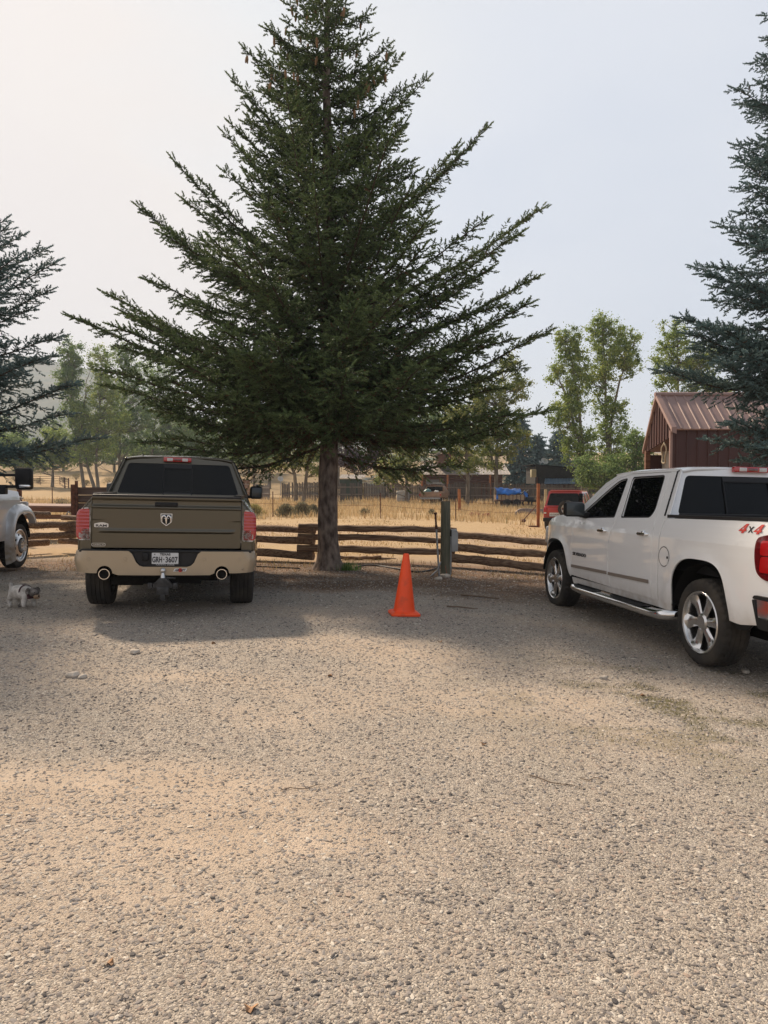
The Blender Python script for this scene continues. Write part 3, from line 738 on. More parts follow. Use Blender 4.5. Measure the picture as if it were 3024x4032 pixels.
# ------------------------------------------------------------------ olive two-tone pickup, left, tail towards the camera
def olive_truck():
    yaw = math.radians(12); D = 8.32; X = (651-1512)/FPX*D
    h = Vector((-math.sin(yaw), math.cos(yaw)))
    TG = -1.02
    t = thing('pickup_truck', 'olive and tan two-tone pickup seen from behind, beneath the big spruce', 'pickup truck',
              (X+h.x*1.02, D+h.y*1.02, .085), rot=(0, math.radians(1.5), yaw))
    c = dict(paint=M['olive_paint'], wb=3.57, wheel='ribbed', tread='rib', rear='b', tail=TG, R=.41, W=.29, track=.845, guards=False, rim='steel',
             rear_glass=[(-.80, 1.375, .04), (.80, 1.375, .04), (.665, 1.785, .04), (-.665, 1.785, .04)],
             glass_all=[(-.82, 1.36), (.82, 1.36), (.685, 1.80), (-.685, 1.80)], slider=(-.20, .17, 1.725), chmsl=(-.025, .37, 1.842))
    w, side, back = pickup(t, c)
    # rear corner posts
    for s in (-1, 1):
        sheet('corner_post', [(s*.815, .77), (s*.815, 1.375), (s*.95, 1.375), (s*.97, 1.2), (s*.99, .77)], corner(TG, w, .05), M['olive_paint'], t, (s, -1, 0), thick=.012, step=.025, stepv=.04)
        ol = rp([(s*.825, .872, .02), (s*.822, 1.235, .02), (s*.965, 1.225, .03), (s*1.0, 1.16, .05), (s*1.0, .93, .04), (s*.97, .872, .03)])
        tl = sheet('taillight', ol, corner(TG, lambda z, y: w(z, y)+.006, .05), M['clearlens'], t, (s, -1, 0), thick=.02, step=.02, stepv=.04)
        ol = rp([(s*.838, .885, .015), (s*.838, 1.222, .02), (s*.96, 1.212, .03), (s*.985, 1.15, .05), (s*.985, .94, .04), (s*.96, .885, .03)])
        def ridged(u, z, f=corner(TG, lambda z, y: w(z, y)+.026, .05)):
            p = f(u, z); k = .0015+.0015*math.sin(z*2*PI/.038) if z > 1.0 else 0
            return (p[0], p[1]-k, p[2])
        r_ = sheet('lamp_lens', ol, ridged, M['redlens'], tl, (s, -1, 0), thick=.01, step=.02, stepv=.0095)
        sheet('reverse_lamp', rp([(s*.85, .90, .01), (s*.85, .955, .01), (s*.945, .955, .01), (s*.945, .90, .01)]), corner(TG, lambda z, y: w(z, y)+.034, .05), M['clearlens'], tl, (s, -1, 0), thick=.002, step=.03)
    # tailgate with a pressed panel
    def prof(z):
        d = 0
        d += .016*float(sst((z-.955)/.02)) - .012*float(sst((z-.98)/.03))
        d += .018*float(sst((z-1.225)/.015)) - .022*float(sst((z-1.245)/.03)) + .020*float(sst((z-1.315)/.03))
        return d
    def tgf(x, z):
        e = float(sst((.74-abs(x))/.06)) if z < 1.1 else 1
        return (x, TG-.004-prof(z)*e-.012*(1-(x/.8)**2), z)
    tg = sheet('tailgate', rp([(-.807, .792, .02), (.803, .792, .02), (.803, 1.36, .02), (-.807, 1.36, .02)]), tgf, M['olive_paint'], t, (0, -1, 0), thick=.05, step=.05, stepv=.01)
    MB().box((0, TG-.005, 1.372), (1.61, .07, .024)).build('tailgate_cap', M['trim'], t, bevel=.008)
    hd = MB(); hd.box((-.02, TG-.026, 1.283), (.25, .026, .048)); hd.build('tailgate_handle', M['black'], t, bevel=.01)
    # shield with a horned head, chrome on black
    y0 = TG-.030
    def shield(k): return rp([(-.018-.064*k, 1.115+.066*k, .006), (-.018+.064*k, 1.115+.066*k, .006), (-.018+.060*k, 1.115-.030*k, .02), (-.018, 1.115-.075*k, .01), (-.018-.060*k, 1.115-.030*k, .02)])
    e0 = sheet('emblem', shield(1.0), lambda x, z: (x, y0, z), M['steel'], t, (0, -1, 0), thick=.006)
    sheet('emblem_field', shield(.86), lambda x, z: (x, y0-.003, z), M['black'], e0, (0, -1, 0), thick=.003)
    ee = MB()
    for s in (-1, 1):
        pts = [(-.018+s*a, y0-.010-b, 1.115+z) for a, b, z in ((.006, .004, .022), (.020, .008, .043), (.036, .008, .040), (.047, .006, .020), (.050, .003, -.005), (.043, .002, -.028))]
        ee.tube(pts, [.008, .013, .012, .010, .008, .004], 10)
        ee.ball((-.018+s*.018, y0-.008, 1.128), .008, 5, sc_=(1.6, .6, .7))
    ee.tube([(-.018, y0-.012, 1.135), (-.018, y0-.014, 1.10), (-.018, y0-.010, 1.062)], [.015, .012, .006], 10)
    ee.build('emblem_head', M['chrome'], e0, smooth=60)
    # badges
    b1 = sheet('badge', rp([(-.785, 1.018, .012), (-.785, 1.058, .012), (-.70, 1.075, .05), (-.635, 1.058, .012), (-.635, 1.018, .012)]), lambda x, z: (x, TG-.016, z), M['steel'], t, (0, -1, 0), thick=.006)
    text('RAM', .036, (-.71, TG-.018, 1.036), (1, 0, 0), (0, 0, 1), M['trim'], b1, width=.115, bold=.001)
    sheet('badge_frame', rp([(-.812, .806, .018), (-.812, .842, .018), (-.665, .842, .018), (-.665, .806, .018)]), lambda x, z: (x, TG-.0085, z), M['steel'], t, (0, -1, 0), thick=.003,
          holes=[rp([(-.808, .810, .014), (-.808, .838, .014), (-.669, .838, .014), (-.669, .810, .014)])])
    text('TURNBALL 4x4', .020, (-.738, TG-.009, .824), (1, 0, 0), (0, 0, 1), M['steel'], t, name='dealer_badge', width=.12)
    # bumper
    bw = lambda z, y: .945+.045*math.exp(-((z-.66)/.12)**2)
    bf = corner(TG-.115, bw, .13, bulge=.02)
    def arc(cx, r0, k0): return [(cx+r0*math.cos(a), .520+r0*math.sin(a)) for a in [PI*(1-i/10) for i in range(11)]]
    base = [(-1.27, .60), (-1.20, .54)]+[(-.80, .520)]+arc(-.655, .082, 1)+[(-.52, .500), (-.30, .498), (0, .498), (.30, .498), (.47, .500)]+arc(.60, .082, 1)+[(.75, .520), (1.20, .54), (1.27, .60)]
    top = [(1.27, .765), (.37, .765), (.335, .735), (.295, .64), (.262, .605), (.22, .592), (-.25, .592), (-.292, .605), (-.325, .64), (-.37, .735), (-.41, .765), (-1.27, .765)]
    bp = sheet('bumper', base+top, bf, M['tan_paint'], t, (0, -1, 0), thick=.02, step=.035, stepv=.03)
    bi = lambda off: corner(TG-.115+off, bw, .13, bulge=.02)
    sheet('bumper_step', [(-.43, .775), (-.37, .72), (-.28, .585), (.25, .585), (.34, .72), (.40, .775)], lambda x, z: (x, TG-.075-.02*(z-.58), z), M['trim'], t, (0, -1, 0), thick=.02)
    sheet('bumper_top', rp([(-.94, TG-.10, .05), (.94, TG-.10, .05), (.90, TG+.05, 0), (-.90, TG+.05, 0)]), lambda x, y: (x, y, .772), M['trim'], t, (0, 0, 1), thick=.02)
    MB().box((-.23, TG-.092, .70), (.075, .02, .09)).build('wiring_socket', M['black'], t, bevel=.01)
    for x in (-.82, -.44, .405, .79):
        p = bf(x, .675); MB().lathe([(0, .020), (-.004, .019), (-.004, .014), (-.002, .013), (-.003, .0005)], 20, 'Y', c=(p[0], p[1]-.001, p[2])).build('parking_sensor', M['tan_paint'], bp, smooth=30)
    # plate
    px_, pz = -.018, .677
    pl = sheet('license_plate', rp([(px_-.150, pz-.073, .01), (px_+.150, pz-.073, .01), (px_+.150, pz+.077, .01), (px_-.150, pz+.077, .01)]), lambda x, z: (x, TG-.118, z), M['trim'], t, (0, -1, 0), thick=.012)
    sheet('plate_face', rp([(px_-.143, pz-.053, .008), (px_+.143, pz-.053, .008), (px_+.143, pz+.070, .008), (px_-.143, pz+.070, .008)]), lambda x, z: (x, TG-.1195, z), M['plate'], pl, (0, -1, 0), thick=.003)
    yy = TG-.121
    text('TEXAS', .034, (px_, yy, pz+.054), (1, 0, 0), (0, 0, 1), M['plate_ink'], pl, width=.115, bold=.0012)
    text('GRH', .088, (px_-.085, yy, pz-.005), (1, 0, 0), (0, 0, 1), M['plate_ink'], pl, width=.105, bold=.002)
    text('3607', .088, (px_+.070, yy, pz-.005), (1, 0, 0), (0, 0, 1), M['plate_ink'], pl, width=.132, bold=.002)
    star = []
    for k in range(10):
        r = .011 if k % 2 == 0 else .0045; star.append((px_-.014+r*math.sin(2*PI*k/10), pz-.003+r*math.cos(2*PI*k/10)))
    sheet('plate_star', star, lambda x, z: (x, yy, z), M['plate_ink'], pl, (0, -1, 0), thick=.001)
    star = [(a*1.0-.098, b*1.0+.056) for a, b in star]
    sheet('plate_star', star, lambda x, z: (x, yy, z), M['trim'], pl, (0, -1, 0), thick=.001)
    text('TURNDALL DODGE', .016, (px_, yy, pz-.063), (1, 0, 0), (0, 0, 1), M['white_ink'], pl, width=.20)
    # bumper sticker
    p = bf(.145, .557)
    yy = p[1]-.004
    stk = sheet('bumper_sticker', [(.072, .542), (.205, .542), (.222, .574), (.088, .574)], lambda x, z: (x, yy, z), M['white_ink'], t, (0, -1, 0), thick=.003)
    sheet('sticker_disc', circ(.147, .556, .022, 24), lambda x, z: (x, yy-.001, z), M['red_ink'], stk, (0, -1, 0), thick=.002)
    text('AIR LIFT', .030, (.147, yy-.003, .558), (1, 0, 0), (0, 0, 1), M['plate_ink'], stk, width=.125, shear=.35, bold=.001)
    # exhausts
    for x in (-.655, .60):
        ex = MB(); ex.lathe([(0, .052), (0, .058), (.004, .060), (.22, .058), (.22, .050), (.01, .050)], 32, 'Y', c=(x, TG-.15, .512), closed=True)
        e = ex.build('exhaust_tip', M['chrome'], t, smooth=40)
        MB().lathe([(.03, .050), (.03, .0005)], 24, 'Y', c=(x, TG-.15, .512)).build('exhaust_bore', M['dark'], e)
    # tow hitch
    hi = MB(); hi.beam((-.03, TG+.2, .40), (-.03, TG-.16, .40), .06, .06)
    hi.add([(-.14, TG-.18, .36), (.07, TG-.18, .36), (.07, TG-.18, .40), (.00, TG-.20, .475), (-.07, TG-.20, .475), (-.14, TG-.18, .40), (-.14, TG-.12, .36), (.07, TG-.12, .36), (.07, TG-.12, .40), (.00, TG-.13, .475), (-.07, TG-.13, .475), (-.14, TG-.12, .40)],
           [(0, 1, 2, 3, 4, 5), (11, 10, 9, 8, 7, 6), (0, 6, 7, 1), (1, 7, 8, 2), (2, 8, 9, 3), (3, 9, 10, 4), (4, 10, 11, 5), (5, 11, 6, 0)])
    for s in (-1, 1): hi.box((-.035+s*.135, TG-.15, .385), (.05, .06, .065))
    hi.box((-.035, TG-.16, .33), (.13, .05, .09)); hi.box((-.035, TG-.16, .265), (.055, .05, .08))
    hi.tube([(.0, TG-.17, .475), (.10, TG-.17, .47)], .012, 8)
    hit_ = hi.build('tow_hitch', mat('worn_hitch_steel', (.045, .045, .046), .5, metal=.5, var=.4, scale=20), t, bevel=.006)
    hb = MB(); hb.tube([(-.035, TG-.165, .47), (-.035, TG-.165, .53)], [.03, .016], 12); hb.ball((-.035, TG-.165, .555), .030, 8); hb.build('hitch_ball', M['steel'], hit_, smooth=50)
    u = MB(); u.box((-.45, TG+.25, .40), (.34, .2, .1)); u.box((.25, TG+.3, .46), (.5, .06, .04)); u.build('hitch_crossmember', M['dark'], t)
    # antenna on the roof
    a = MB(); a.lathe([(0, .038), (.012, .032), (.03, .012), (.036, .005), (.085, .003), (.085, .0005)], 14, 'Z', c=(-.50, 1.02, 1.875)); a.build('roof_antenna', M['black'], t, smooth=50)
    for s in (-1, 1):
        m_ = MB(); m_.box((0, 0, 0), (.20, .11, .21)); m = m_.build('mirror', M['black'], t, bevel=.04)
        m.location = (s*1.11, 2.62, 1.40); m.rotation_euler = (0, 0, s*.12)
        gl = MB(); gl.box((0, -.058, .0), (.16, .006, .16)); gl.build('mirror_glass', M['pane'], m, bevel=.02)
        ar = MB(); ar.box((-s*.12, .02, -.07), (.13, .08, .05)); ar.build('mirror_arm', M['black'], m, bevel=.015)
    return t

# ------------------------------------------------------------------ silver heavy pickup at the left edge (only its front corner shows)
def silver_truck():
    yaw = math.radians(4); wb = 4.1
    wc = at(76, 2150, 13.3)           # front wheel outer centre
    t = thing('pickup_truck', 'silver heavy-duty pickup with large black tow mirror, cut off by left edge', 'pickup truck',
              (wc.x - .98*math.cos(yaw) + math.sin(yaw)*wb, wc.y-.98*math.sin(yaw) - math.cos(yaw)*wb, .085), rz=yaw)
    c = dict(paint=M['silver_paint'], wb=wb, wheel='dually', R=.405, W=.235, track=.88, rim='steel', rear='a', kz=1.07, tuck=True, tread='block', chrome_handles=True,
             rear_glass=[(-.79, 1.385, .05), (.79, 1.385, .05), (.655, 1.795, .05), (-.655, 1.795, .05)],
             glass_all=[(-.81, 1.36), (.81, 1.36), (.67, 1.82), (-.67, 1.82)], slider=(-.26, .26, 1.735), chmsl=(0, .4, 1.99))
    w, side, back = pickup(t, c)
    TG = -1.02
    for s in (-1, 1):
        # bolted-on wheel arch flare
        ya = wb; n = 16; vs = []
        for k in range(n+1):
            a = .16*PI+(.98*PI)*k/n; cs, sn = math.cos(a), math.sin(a)
            for r_, x_ in ((.49, .985), (.485, 1.085), (.53, 1.09), (.60, 1.04), (.64, .99)):
                cq = math.copysign(abs(cs)**.72, cs); sq = math.copysign(abs(sn)**.72, sn); vs.append((s*(x_+.02*(x_>1)), ya+r_*cq*.97, .48+r_*sq*1.06))
        MB().add(vs, [(k*5+j, k*5+j+1, (k+1)*5+j+1, (k+1)*5+j) for k in range(n) for j in range(4)]).build('wheel_arch_flare', M['silver_paint'], t, smooth=50)
        m_ = MB(); m_.box((0, 0, 0), (.27, .16, .37)); m = m_.build('mirror', M['black'], t, bevel=.05)
        m.location = (s*1.50, 3.08, 1.60)
        gl = MB(); gl.box((0, -.083, .05), (.21, .006, .21)); gl.build('mirror_glass', M['black'], m, bevel=.02)
        sg = MB(); sg.box((s*.03, .0, -.125), (.18, .175, .055)); sg.build('mirror_lamp', M['chrome'], m, bevel=.02)
        ar = MB(); ar.box((-s*.30, .03, .06), (.46, .05, .045)); ar.box((-s*.30, .03, -.13), (.46, .05, .05)); ar.box((-s*.44, .05, -.18), (.26, .12, .16)); ar.build('mirror_arm', M['black'], m, bevel=.012)
    sheet('tailgate', rp([(-.93, .76, .02), (.93, .76, .02), (.93, 1.37, .02), (-.93, 1.37, .02)]), lambda x, z: (x, TG-.004, z*1.07), M['silver_paint'], t, (0, -1, 0), thick=.05)
    MB().box((0, TG-.14, .72), (1.9, .14, .16)).build('bumper', M['chrome'], t, bevel=.03)
    return t
# ------------------------------------------------------------------ ground
def vnoise(x, y, scale, seed):
    r = np.random.default_rng(seed).random((64, 64))
    u = np.asarray(x)/scale+17.3; v = np.asarray(y)/scale+9.1
    i = np.floor(u).astype(int); j = np.floor(v).astype(int); fu = sst(u-i); fv = sst(v-j)
    a = r[i % 64, j % 64]; b = r[(i+1) % 64, j % 64]; c = r[i % 64, (j+1) % 64]; d = r[(i+1) % 64, (j+1) % 64]
    return (a*(1-fu)+b*fu)*(1-fv)+(c*(1-fu)+d*fu)*fv
def fbm(x, y, scale, seed, o=4):
    s = 0; a = .5
    for k in range(o): s = s+a*vnoise(x, y, scale/2**k, seed+k); a *= .5
    return s/(1-.5**o)
def sand_mask(x, y):
    x = np.asarray(x, float); y = np.asarray(y, float)
    n = fbm(x*.55+.35*y, y*1.25, .9, 3, 5)
    bias = .30*np.exp(-((x+.75)/1.1)**2-((y-3.3)/.95)**2) + .15*np.exp(-((x-.7)/.5)**2-((y-3.2)/.35)**2) - .05*sst((y-4.8)/1.5) - .22*sst((x-.35)/1.2)*sst((4.4-y)/1) - .06*sst((2.6-y)/.5)+.12*np.exp(-((x+.9)/.5)**2-((y-5.0)/.3)**2)
    return .85*sst((n+bias-.36)/.50)+.15*sst((fbm(x, y, .16, 12, 3)-.4)/.2)
def green_mask(x, y):
    n = fbm(x, y*1.4, .55, 31, 4)
    return sst((n-.48)/.12)*np.exp(-((x-2.6)/1.35)**2-((y-5.5)/1.2)**2) + .4*sst((n-.55)/.1)*sst((y-9)/3)*sst((13.5-y)/2)
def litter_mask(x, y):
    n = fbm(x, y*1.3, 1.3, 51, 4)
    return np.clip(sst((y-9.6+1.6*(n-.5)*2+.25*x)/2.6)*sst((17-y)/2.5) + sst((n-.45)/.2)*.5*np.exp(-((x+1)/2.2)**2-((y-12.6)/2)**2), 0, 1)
def field_mask(x, y):
    n = fbm(x, y, 2.5, 71, 3)
    return sst((y-15.1+1.5*(n-.5))/1.2)
xs = np.concatenate([-np.geomspace(900, 9, 46), np.arange(-8.8, 8.8, .085), np.geomspace(9, 900, 46)])
ys = np.concatenate([[-60, -30, -12, -5, -2, 0], np.arange(.8, 15, .07), np.arange(15.2, 40, .4), np.arange(41, 170, 2.5), np.geomspace(175, 950, 26)])
GX, GY = np.meshgrid(xs, ys)
sm, gm, lm, fm = sand_mask(GX, GY), green_mask(GX, GY), litter_mask(GX, GY), field_mask(GX, GY)
GZ = g(GX, GY) + .018*(fbm(GX, GY, 1.1, 5, 3)-.5)*sst((16-GY)/3) + .012*(fbm(GX, GY, .25, 8, 2)-.5)*sst((14-GY)/3)*(1-.6*sm) + .10*(fbm(GX, GY, 3, 15, 3)-.5)*sst((GY-17)/4)
def gz(x, y):
    x = np.asarray(x, float); y = np.asarray(y, float)
    return g(x, y) + .018*(fbm(x, y, 1.1, 5, 3)-.5)*sst((16-y)/3) + .012*(fbm(x, y, .25, 8, 2)-.5)*sst((14-y)/3)*(1-.6*sand_mask(x, y)) + .10*(fbm(x, y, 3, 15, 3)-.5)*sst((y-17)/4)
ny, nx = GX.shape
idx = np.arange(ny*nx).reshape(ny, nx)
Fq = np.stack([idx[:-1, :-1], idx[:-1, 1:], idx[1:, 1:], idx[1:, :-1]], -1).reshape(-1, 4)

gm_ = bpy.data.materials.new('gravel_and_field'); gm_.use_nodes = True; t = gm_.node_tree; B = t.nodes['Principled BSDF']
B.inputs['Roughness'].default_value = .95; B.inputs['Specular IOR Level'].default_value = .15
C_ = N(t, 'ShaderNodeTexCoord')
def nz_(scale, det=5, st=(1, 1, 1), rough=.6):
    m_ = N(t, 'ShaderNodeMapping'); m_.inputs['Scale'].default_value = st; t.links.new(C_.outputs['Object'], m_.inputs[0])
    n = N(t, 'ShaderNodeTexNoise'); n.inputs['Scale'].default_value = scale; n.inputs['Detail'].default_value = det; n.inputs['Roughness'].default_value = rough
    t.links.new(m_.outputs[0], n.inputs['Vector']); return n.outputs[0]
def ramp(fac, els):
    r = N(t, 'ShaderNodeValToRGB'); e = r.color_ramp.elements
    e[0].position = els[0][0]; e[0].color = (*els[0][1], 1); e[1].position = els[-1][0]; e[1].color = (*els[-1][1], 1)
    for p, c in els[1:-1]: q = e.new(p); q.color = (*c, 1)
    t.links.new(fac, r.inputs[0]); return r.outputs[0]
def mixc(f, a, b, mode='MIX'):
    m_ = N(t, 'ShaderNodeMix', data_type='RGBA', blend_type=mode)
    if isinstance(f, float): m_.inputs['Factor'].default_value = f
    else: t.links.new(f, m_.inputs['Factor'])
    for k, v in (('A', a), ('B', b)):
        if isinstance(v, tuple): m_.inputs[k].default_value = (*v, 1)
        else: t.links.new(v, m_.inputs[k])
    return m_.outputs['Result']
def att(n):
    a = N(t, 'ShaderNodeAttribute', attribute_name=n); return a.outputs['Fac']
vor = N(t, 'ShaderNodeTexVoronoi'); vor.inputs['Scale'].default_value = 165; vor.inputs['Randomness'].default_value = 1
t.links.new(C_.outputs['Object'], vor.inputs['Vector'])
sepc = N(t, 'ShaderNodeSeparateColor'); t.links.new(vor.outputs['Color'], sepc.inputs[0])
grv = ramp(sepc.outputs[0], [(0, (.13, .115, .10)), (.3, (.30, .265, .225)), (.7, (.42, .37, .31)), (1, (.60, .54, .46))])
snd = mixc(nz_(30, 8), (.40, .315, .235), (.54, .43, .325))
snd = mixc(ramp(nz_(2.2, 4), [(.35, (0, 0, 0)), (.7, (1, 1, 1))]), snd, (.57, .46, .355))
base = mixc(att('sand'), grv, snd)
grn = mixc(nz_(60, 6), (.055, .062, .028), (.20, .17, .085))
base = mixc(att('green'), base, grn)
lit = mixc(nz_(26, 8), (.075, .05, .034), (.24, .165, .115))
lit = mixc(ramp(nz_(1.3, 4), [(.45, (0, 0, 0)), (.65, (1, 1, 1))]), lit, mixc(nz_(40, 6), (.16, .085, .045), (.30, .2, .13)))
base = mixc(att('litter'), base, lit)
fld = mixc(nz_(7, 8, (1, .35, 1), .75), (.31, .205, .11), (.56, .42, .245))
fld2 = mixc(nz_(5, 8, (.4, 1.4, 1), .7), (.31, .215, .15), (.50, .375, .245))
fld = mixc(att('mown'), fld, fld2)
base = mixc(att('field'), base, fld)
sage = mixc(nz_(.35, 8, (1, 1, 1), .7), (.36, .235, .12), (.17, .15, .09))
base = mixc(att('slope'), base, sage)
t.links.new(base, B.inputs['Base Color'])
bpn = N(t, 'ShaderNodeBump'); bpn.inputs['Strength'].default_value = .55; bpn.inputs['Distance'].default_value = .012
hm = N(t, 'ShaderNodeMath', operation='MULTIPLY_ADD'); hm.inputs[1].default_value = -.9
t.links.new(vor.outputs['Distance'], hm.inputs[0]); t.links.new(nz_(40, 8), hm.inputs[2]); t.links.new(hm.outputs[0], bpn.inputs['Height'])
t.links.new(bpn.outputs[0], B.inputs['Normal'])
mown = sst((30-GY+4*(fbm(GX, GY, 4, 90, 3)-.5))/6)*sst((fbm(GX*.5, GY*2, 5, 95, 3)-.3)/.3)
slope = sst((GY-72)/25)*sst((fbm(GX, GY, 30, 97, 3)-.2)/.3)
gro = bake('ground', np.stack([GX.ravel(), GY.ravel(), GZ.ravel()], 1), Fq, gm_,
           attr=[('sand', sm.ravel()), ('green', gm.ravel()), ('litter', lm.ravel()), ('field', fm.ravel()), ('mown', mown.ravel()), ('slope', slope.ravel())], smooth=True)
tag(gro, kind='structure')

# loose stones of the gravel lot
def icosa(sub):
    bm = bmesh.new(); bmesh.ops.create_icosphere(bm, subdivisions=sub, radius=1)
    V = np.array([v.co[:] for v in bm.verts]); F = np.array([[v.index for v in f.verts] for f in bm.faces]); bm.free(); return V, F
OCT = (np.array([[1, 0, 0], [0, 1, 0], [-1, 0, 0], [0, -1, 0], [0, 0, 1], [0, 0, -.5]], float), np.array([[0, 1, 4], [1, 2, 4], [2, 3, 4], [3, 0, 4], [1, 0, 5], [2, 1, 5], [3, 2, 5], [0, 3, 5]]))
ICO = icosa(1)
def stones(n, y0, y1, tmpl, smin, smax, pw, sandcut, uni=True):
    y = RNG.uniform(y0, y1, n) if uni else np.sqrt(RNG.uniform(y0**2, y1**2, n)); x = RNG.uniform(-1, 1, n)*(.545*y+.35)
    keep = RNG.random(n) > sandcut*sand_mask(x, y)
    keep &= RNG.random(n) > .35*litter_mask(x, y)
    x, y = x[keep], y[keep]; n = len(x)
    s = smin*(smax/smin)**(RNG.random(n)**pw)*(.62+.10*np.minimum(y, 7)); sd_ = sand_mask(x, y); rn = RNG.random(n); rn = np.where(RNG.random(n) < sd_*.85, .3+.7*rn, rn)
    a = RNG.uniform(0, 2*PI, n); ca, sa = np.cos(a), np.sin(a)
    fl = np.stack([RNG.uniform(.8, 1.5, n), RNG.uniform(.6, 1, n), RNG.uniform(.22, .55, n)], 1)*s[:, None]
    T, F = tmpl; T = T[None]*(1+RNG.uniform(-.28, .28, (n, len(T), 1)))
    P = T*fl[:, None, :]
    tl = RNG.uniform(-.35, .35, n)
    X = P[..., 0]*ca[:, None]-P[..., 1]*sa[:, None]; Y = P[..., 0]*sa[:, None]+P[..., 1]*ca[:, None]; Z = P[..., 2]+X*tl[:, None]*.5
    z = gz(x, y)+fl[:, 2]*RNG.uniform(-.3, .45, n)
    V = np.stack([X+x[:, None], Y+y[:, None], Z+z[:, None]], -1).reshape(-1, 3)
    Fo = (F[None]+(np.arange(n)*len(T[0]))[:, None, None]).reshape(-1, 3)
    return V, Fo, np.repeat(rn, len(T[0]))
st_m = mat('pebbles', (.3, .27, .22), .85, spec=.25, attr=('rnd', [(0, (.075, .07, .07)), (.13, (.17, .152, .14)), (.38, (.36, .31, .26)), (.55, (.25, .228, .215)), (.72, (.45, .395, .325)), (.86, (.34, .265, .215)), (1, (.60, .55, .47))]))
parts = [stones(40000, 1.5, 3.6, ICO, .004, .0135, 1.6, .36), stones(110000, 1.5, 3.6, OCT, .0017, .005, 1.2, .30), stones(165000, 3.6, 9.0, OCT, .0024, .0135, 1.5, .34), stones(60000, 9.0, 14.8, OCT, .0040, .018, 1.5, .5),
         stones(420, 1.5, 4.4, ICO, .010, .015, 1.4, .5)]
V = []; Fs = []; A = []; b0 = 0
for v, f, a in parts: V.append(v); Fs.append(f+b0); A.append(a); b0 += len(v)
o = bake('gravel', np.concatenate(V), np.concatenate(Fs), st_m, attr=('rnd', np.concatenate(A)), smooth=False)
tag(o, 'loose grey and tan pebbles of the gravel lot', 'gravel', kind='stuff')

# blades: dry grass in the field, weeds along the fence, needles' litter
def blades(name, x, y, h, wd, m, lean=.35, lab=None, cat=None, kind='stuff', parent=None, zoff=0):
    n = len(x); z = gz(x, y)-.01+zoff; a = RNG.uniform(0, 2*PI, n); b = RNG.uniform(0, 2*PI, n); l = RNG.uniform(.05, lean, n)*h
    dx, dy = np.cos(a)*wd/2, np.sin(a)*wd/2
    P0 = np.stack([x-dx, y-dy, z], 1); P1 = np.stack([x+dx, y+dy, z], 1)
    M0 = np.stack([x-dx*.7+np.cos(b)*l*.35, y-dy*.7+np.sin(b)*l*.35, z+h*.6], 1); M1 = np.stack([x+dx*.7+np.cos(b)*l*.35, y+dy*.7+np.sin(b)*l*.35, z+h*.6], 1)
    T = np.stack([x+np.cos(b)*l, y+np.sin(b)*l, z+h], 1)
    V = np.stack([P0, P1, M0, M1, T], 1).reshape(-1, 3); i = np.arange(n)*5
    F = np.concatenate([np.stack([i, i+1, i+3], 1), np.stack([i, i+3, i+2], 1), np.stack([i+2, i+3, i+4], 1)])
    o = bake(name, V, F, m, parent, attr=('rnd', np.repeat(RNG.random(n), 5)))
    if lab or kind: tag(o, lab, cat, kind=kind)
    return o
dry_m = mat('dry_grass', (.5, .36, .18), .9, trans=.3, attr=('rnd', [(0, (.28, .19, .10)), (.3, (.48, .34, .17)), (.7, (.63, .47, .26)), (.93, (.60, .49, .30)), (1, (.22, .20, .09))]))
n = 60000
y = 33+31*RNG.random(n)**.8; x = RNG.uniform(-1, 1, n)*(.56*y+1)
k = fbm(x, y, 3, 101, 3) > .36; x, y = x[k], y[k]
blades('dry_grass', x, y, RNG.uniform(.14, .42, len(x))*(1+.7*sst((y-57)/6)), RNG.uniform(.02, .045, len(x)), dry_m, lab='tall golden dry grass across the field', cat='grass')
n = 26000
y = RNG.uniform(16, 33, n); x = RNG.uniform(-1, 1, n)*(.56*y+1)
k = fbm(x, y, 2, 103, 3) > .45; x, y = x[k], y[k]
blades('short_grass', x, y, RNG.uniform(.03, .10, len(x)), RNG.uniform(.012, .03, len(x)), dry_m, lean=.9, lab='short mown straw-coloured grass behind the log fence', cat='grass')
n = 5200
y = 12.9+2.5*RNG.random(n); x = RNG.uniform(-8, 6, n)
k = (fbm(x, y, .7, 107, 3) > .5); x, y = x[k], y[k]
blades('fence_weeds', x, y, RNG.uniform(.03, .20, len(x))**1.25, RNG.uniform(.006, .012, len(x)), mat('weed_stalks', (.4, .3, .15), .9, trans=.25, attr=('rnd', [(0, (.15, .09, .04)), (.5, (.38, .26, .12)), (.85, (.55, .42, .22)), (1, (.12, .16, .05))])), lean=.8, lab='dry weeds and litter at the foot of the log fence', cat='weeds')
n = 16000
x = 2.6+RNG.normal(0, .95, n); y = 5.5+RNG.normal(0, .85, n)
k = (green_mask(x, y) > .22) & (x > 1.0) & (y > 4.3); x, y = x[k], y[k]
blades('lot_grass', x, y, RNG.uniform(.006, .03, len(x)), RNG.uniform(.004, .008, len(x)), mat('low_grass', (.1, .1, .04), .9, trans=.2, attr=('rnd', [(0, (.05, .06, .025)), (.5, (.13, .13, .05)), (1, (.33, .27, .13))])), lean=.9, lab='sparse low grass creeping through the gravel by white truck', cat='grass')
n = 200
x = -.66+RNG.normal(0, .11, n); y = 13.3+RNG.normal(0, .10, n)
blades('green_weed', x, y, RNG.uniform(.05, .20, n), RNG.uniform(.008, .016, n), mat('fresh_grass', (.1, .2, .05), .8, trans=.3, attr=('rnd', [(0, (.05, .12, .02)), (1, (.2, .30, .08))])), lab='bright green weed tuft at the spruce trunk foot', cat='weed', kind='stuff')
n = 15000
y = 9.8+4.8*RNG.random(n); x = RNG.uniform(-7.5, 6.5, n); k = RNG.random(n) < litter_mask(x, y)*.9; x, y = x[k], y[k]
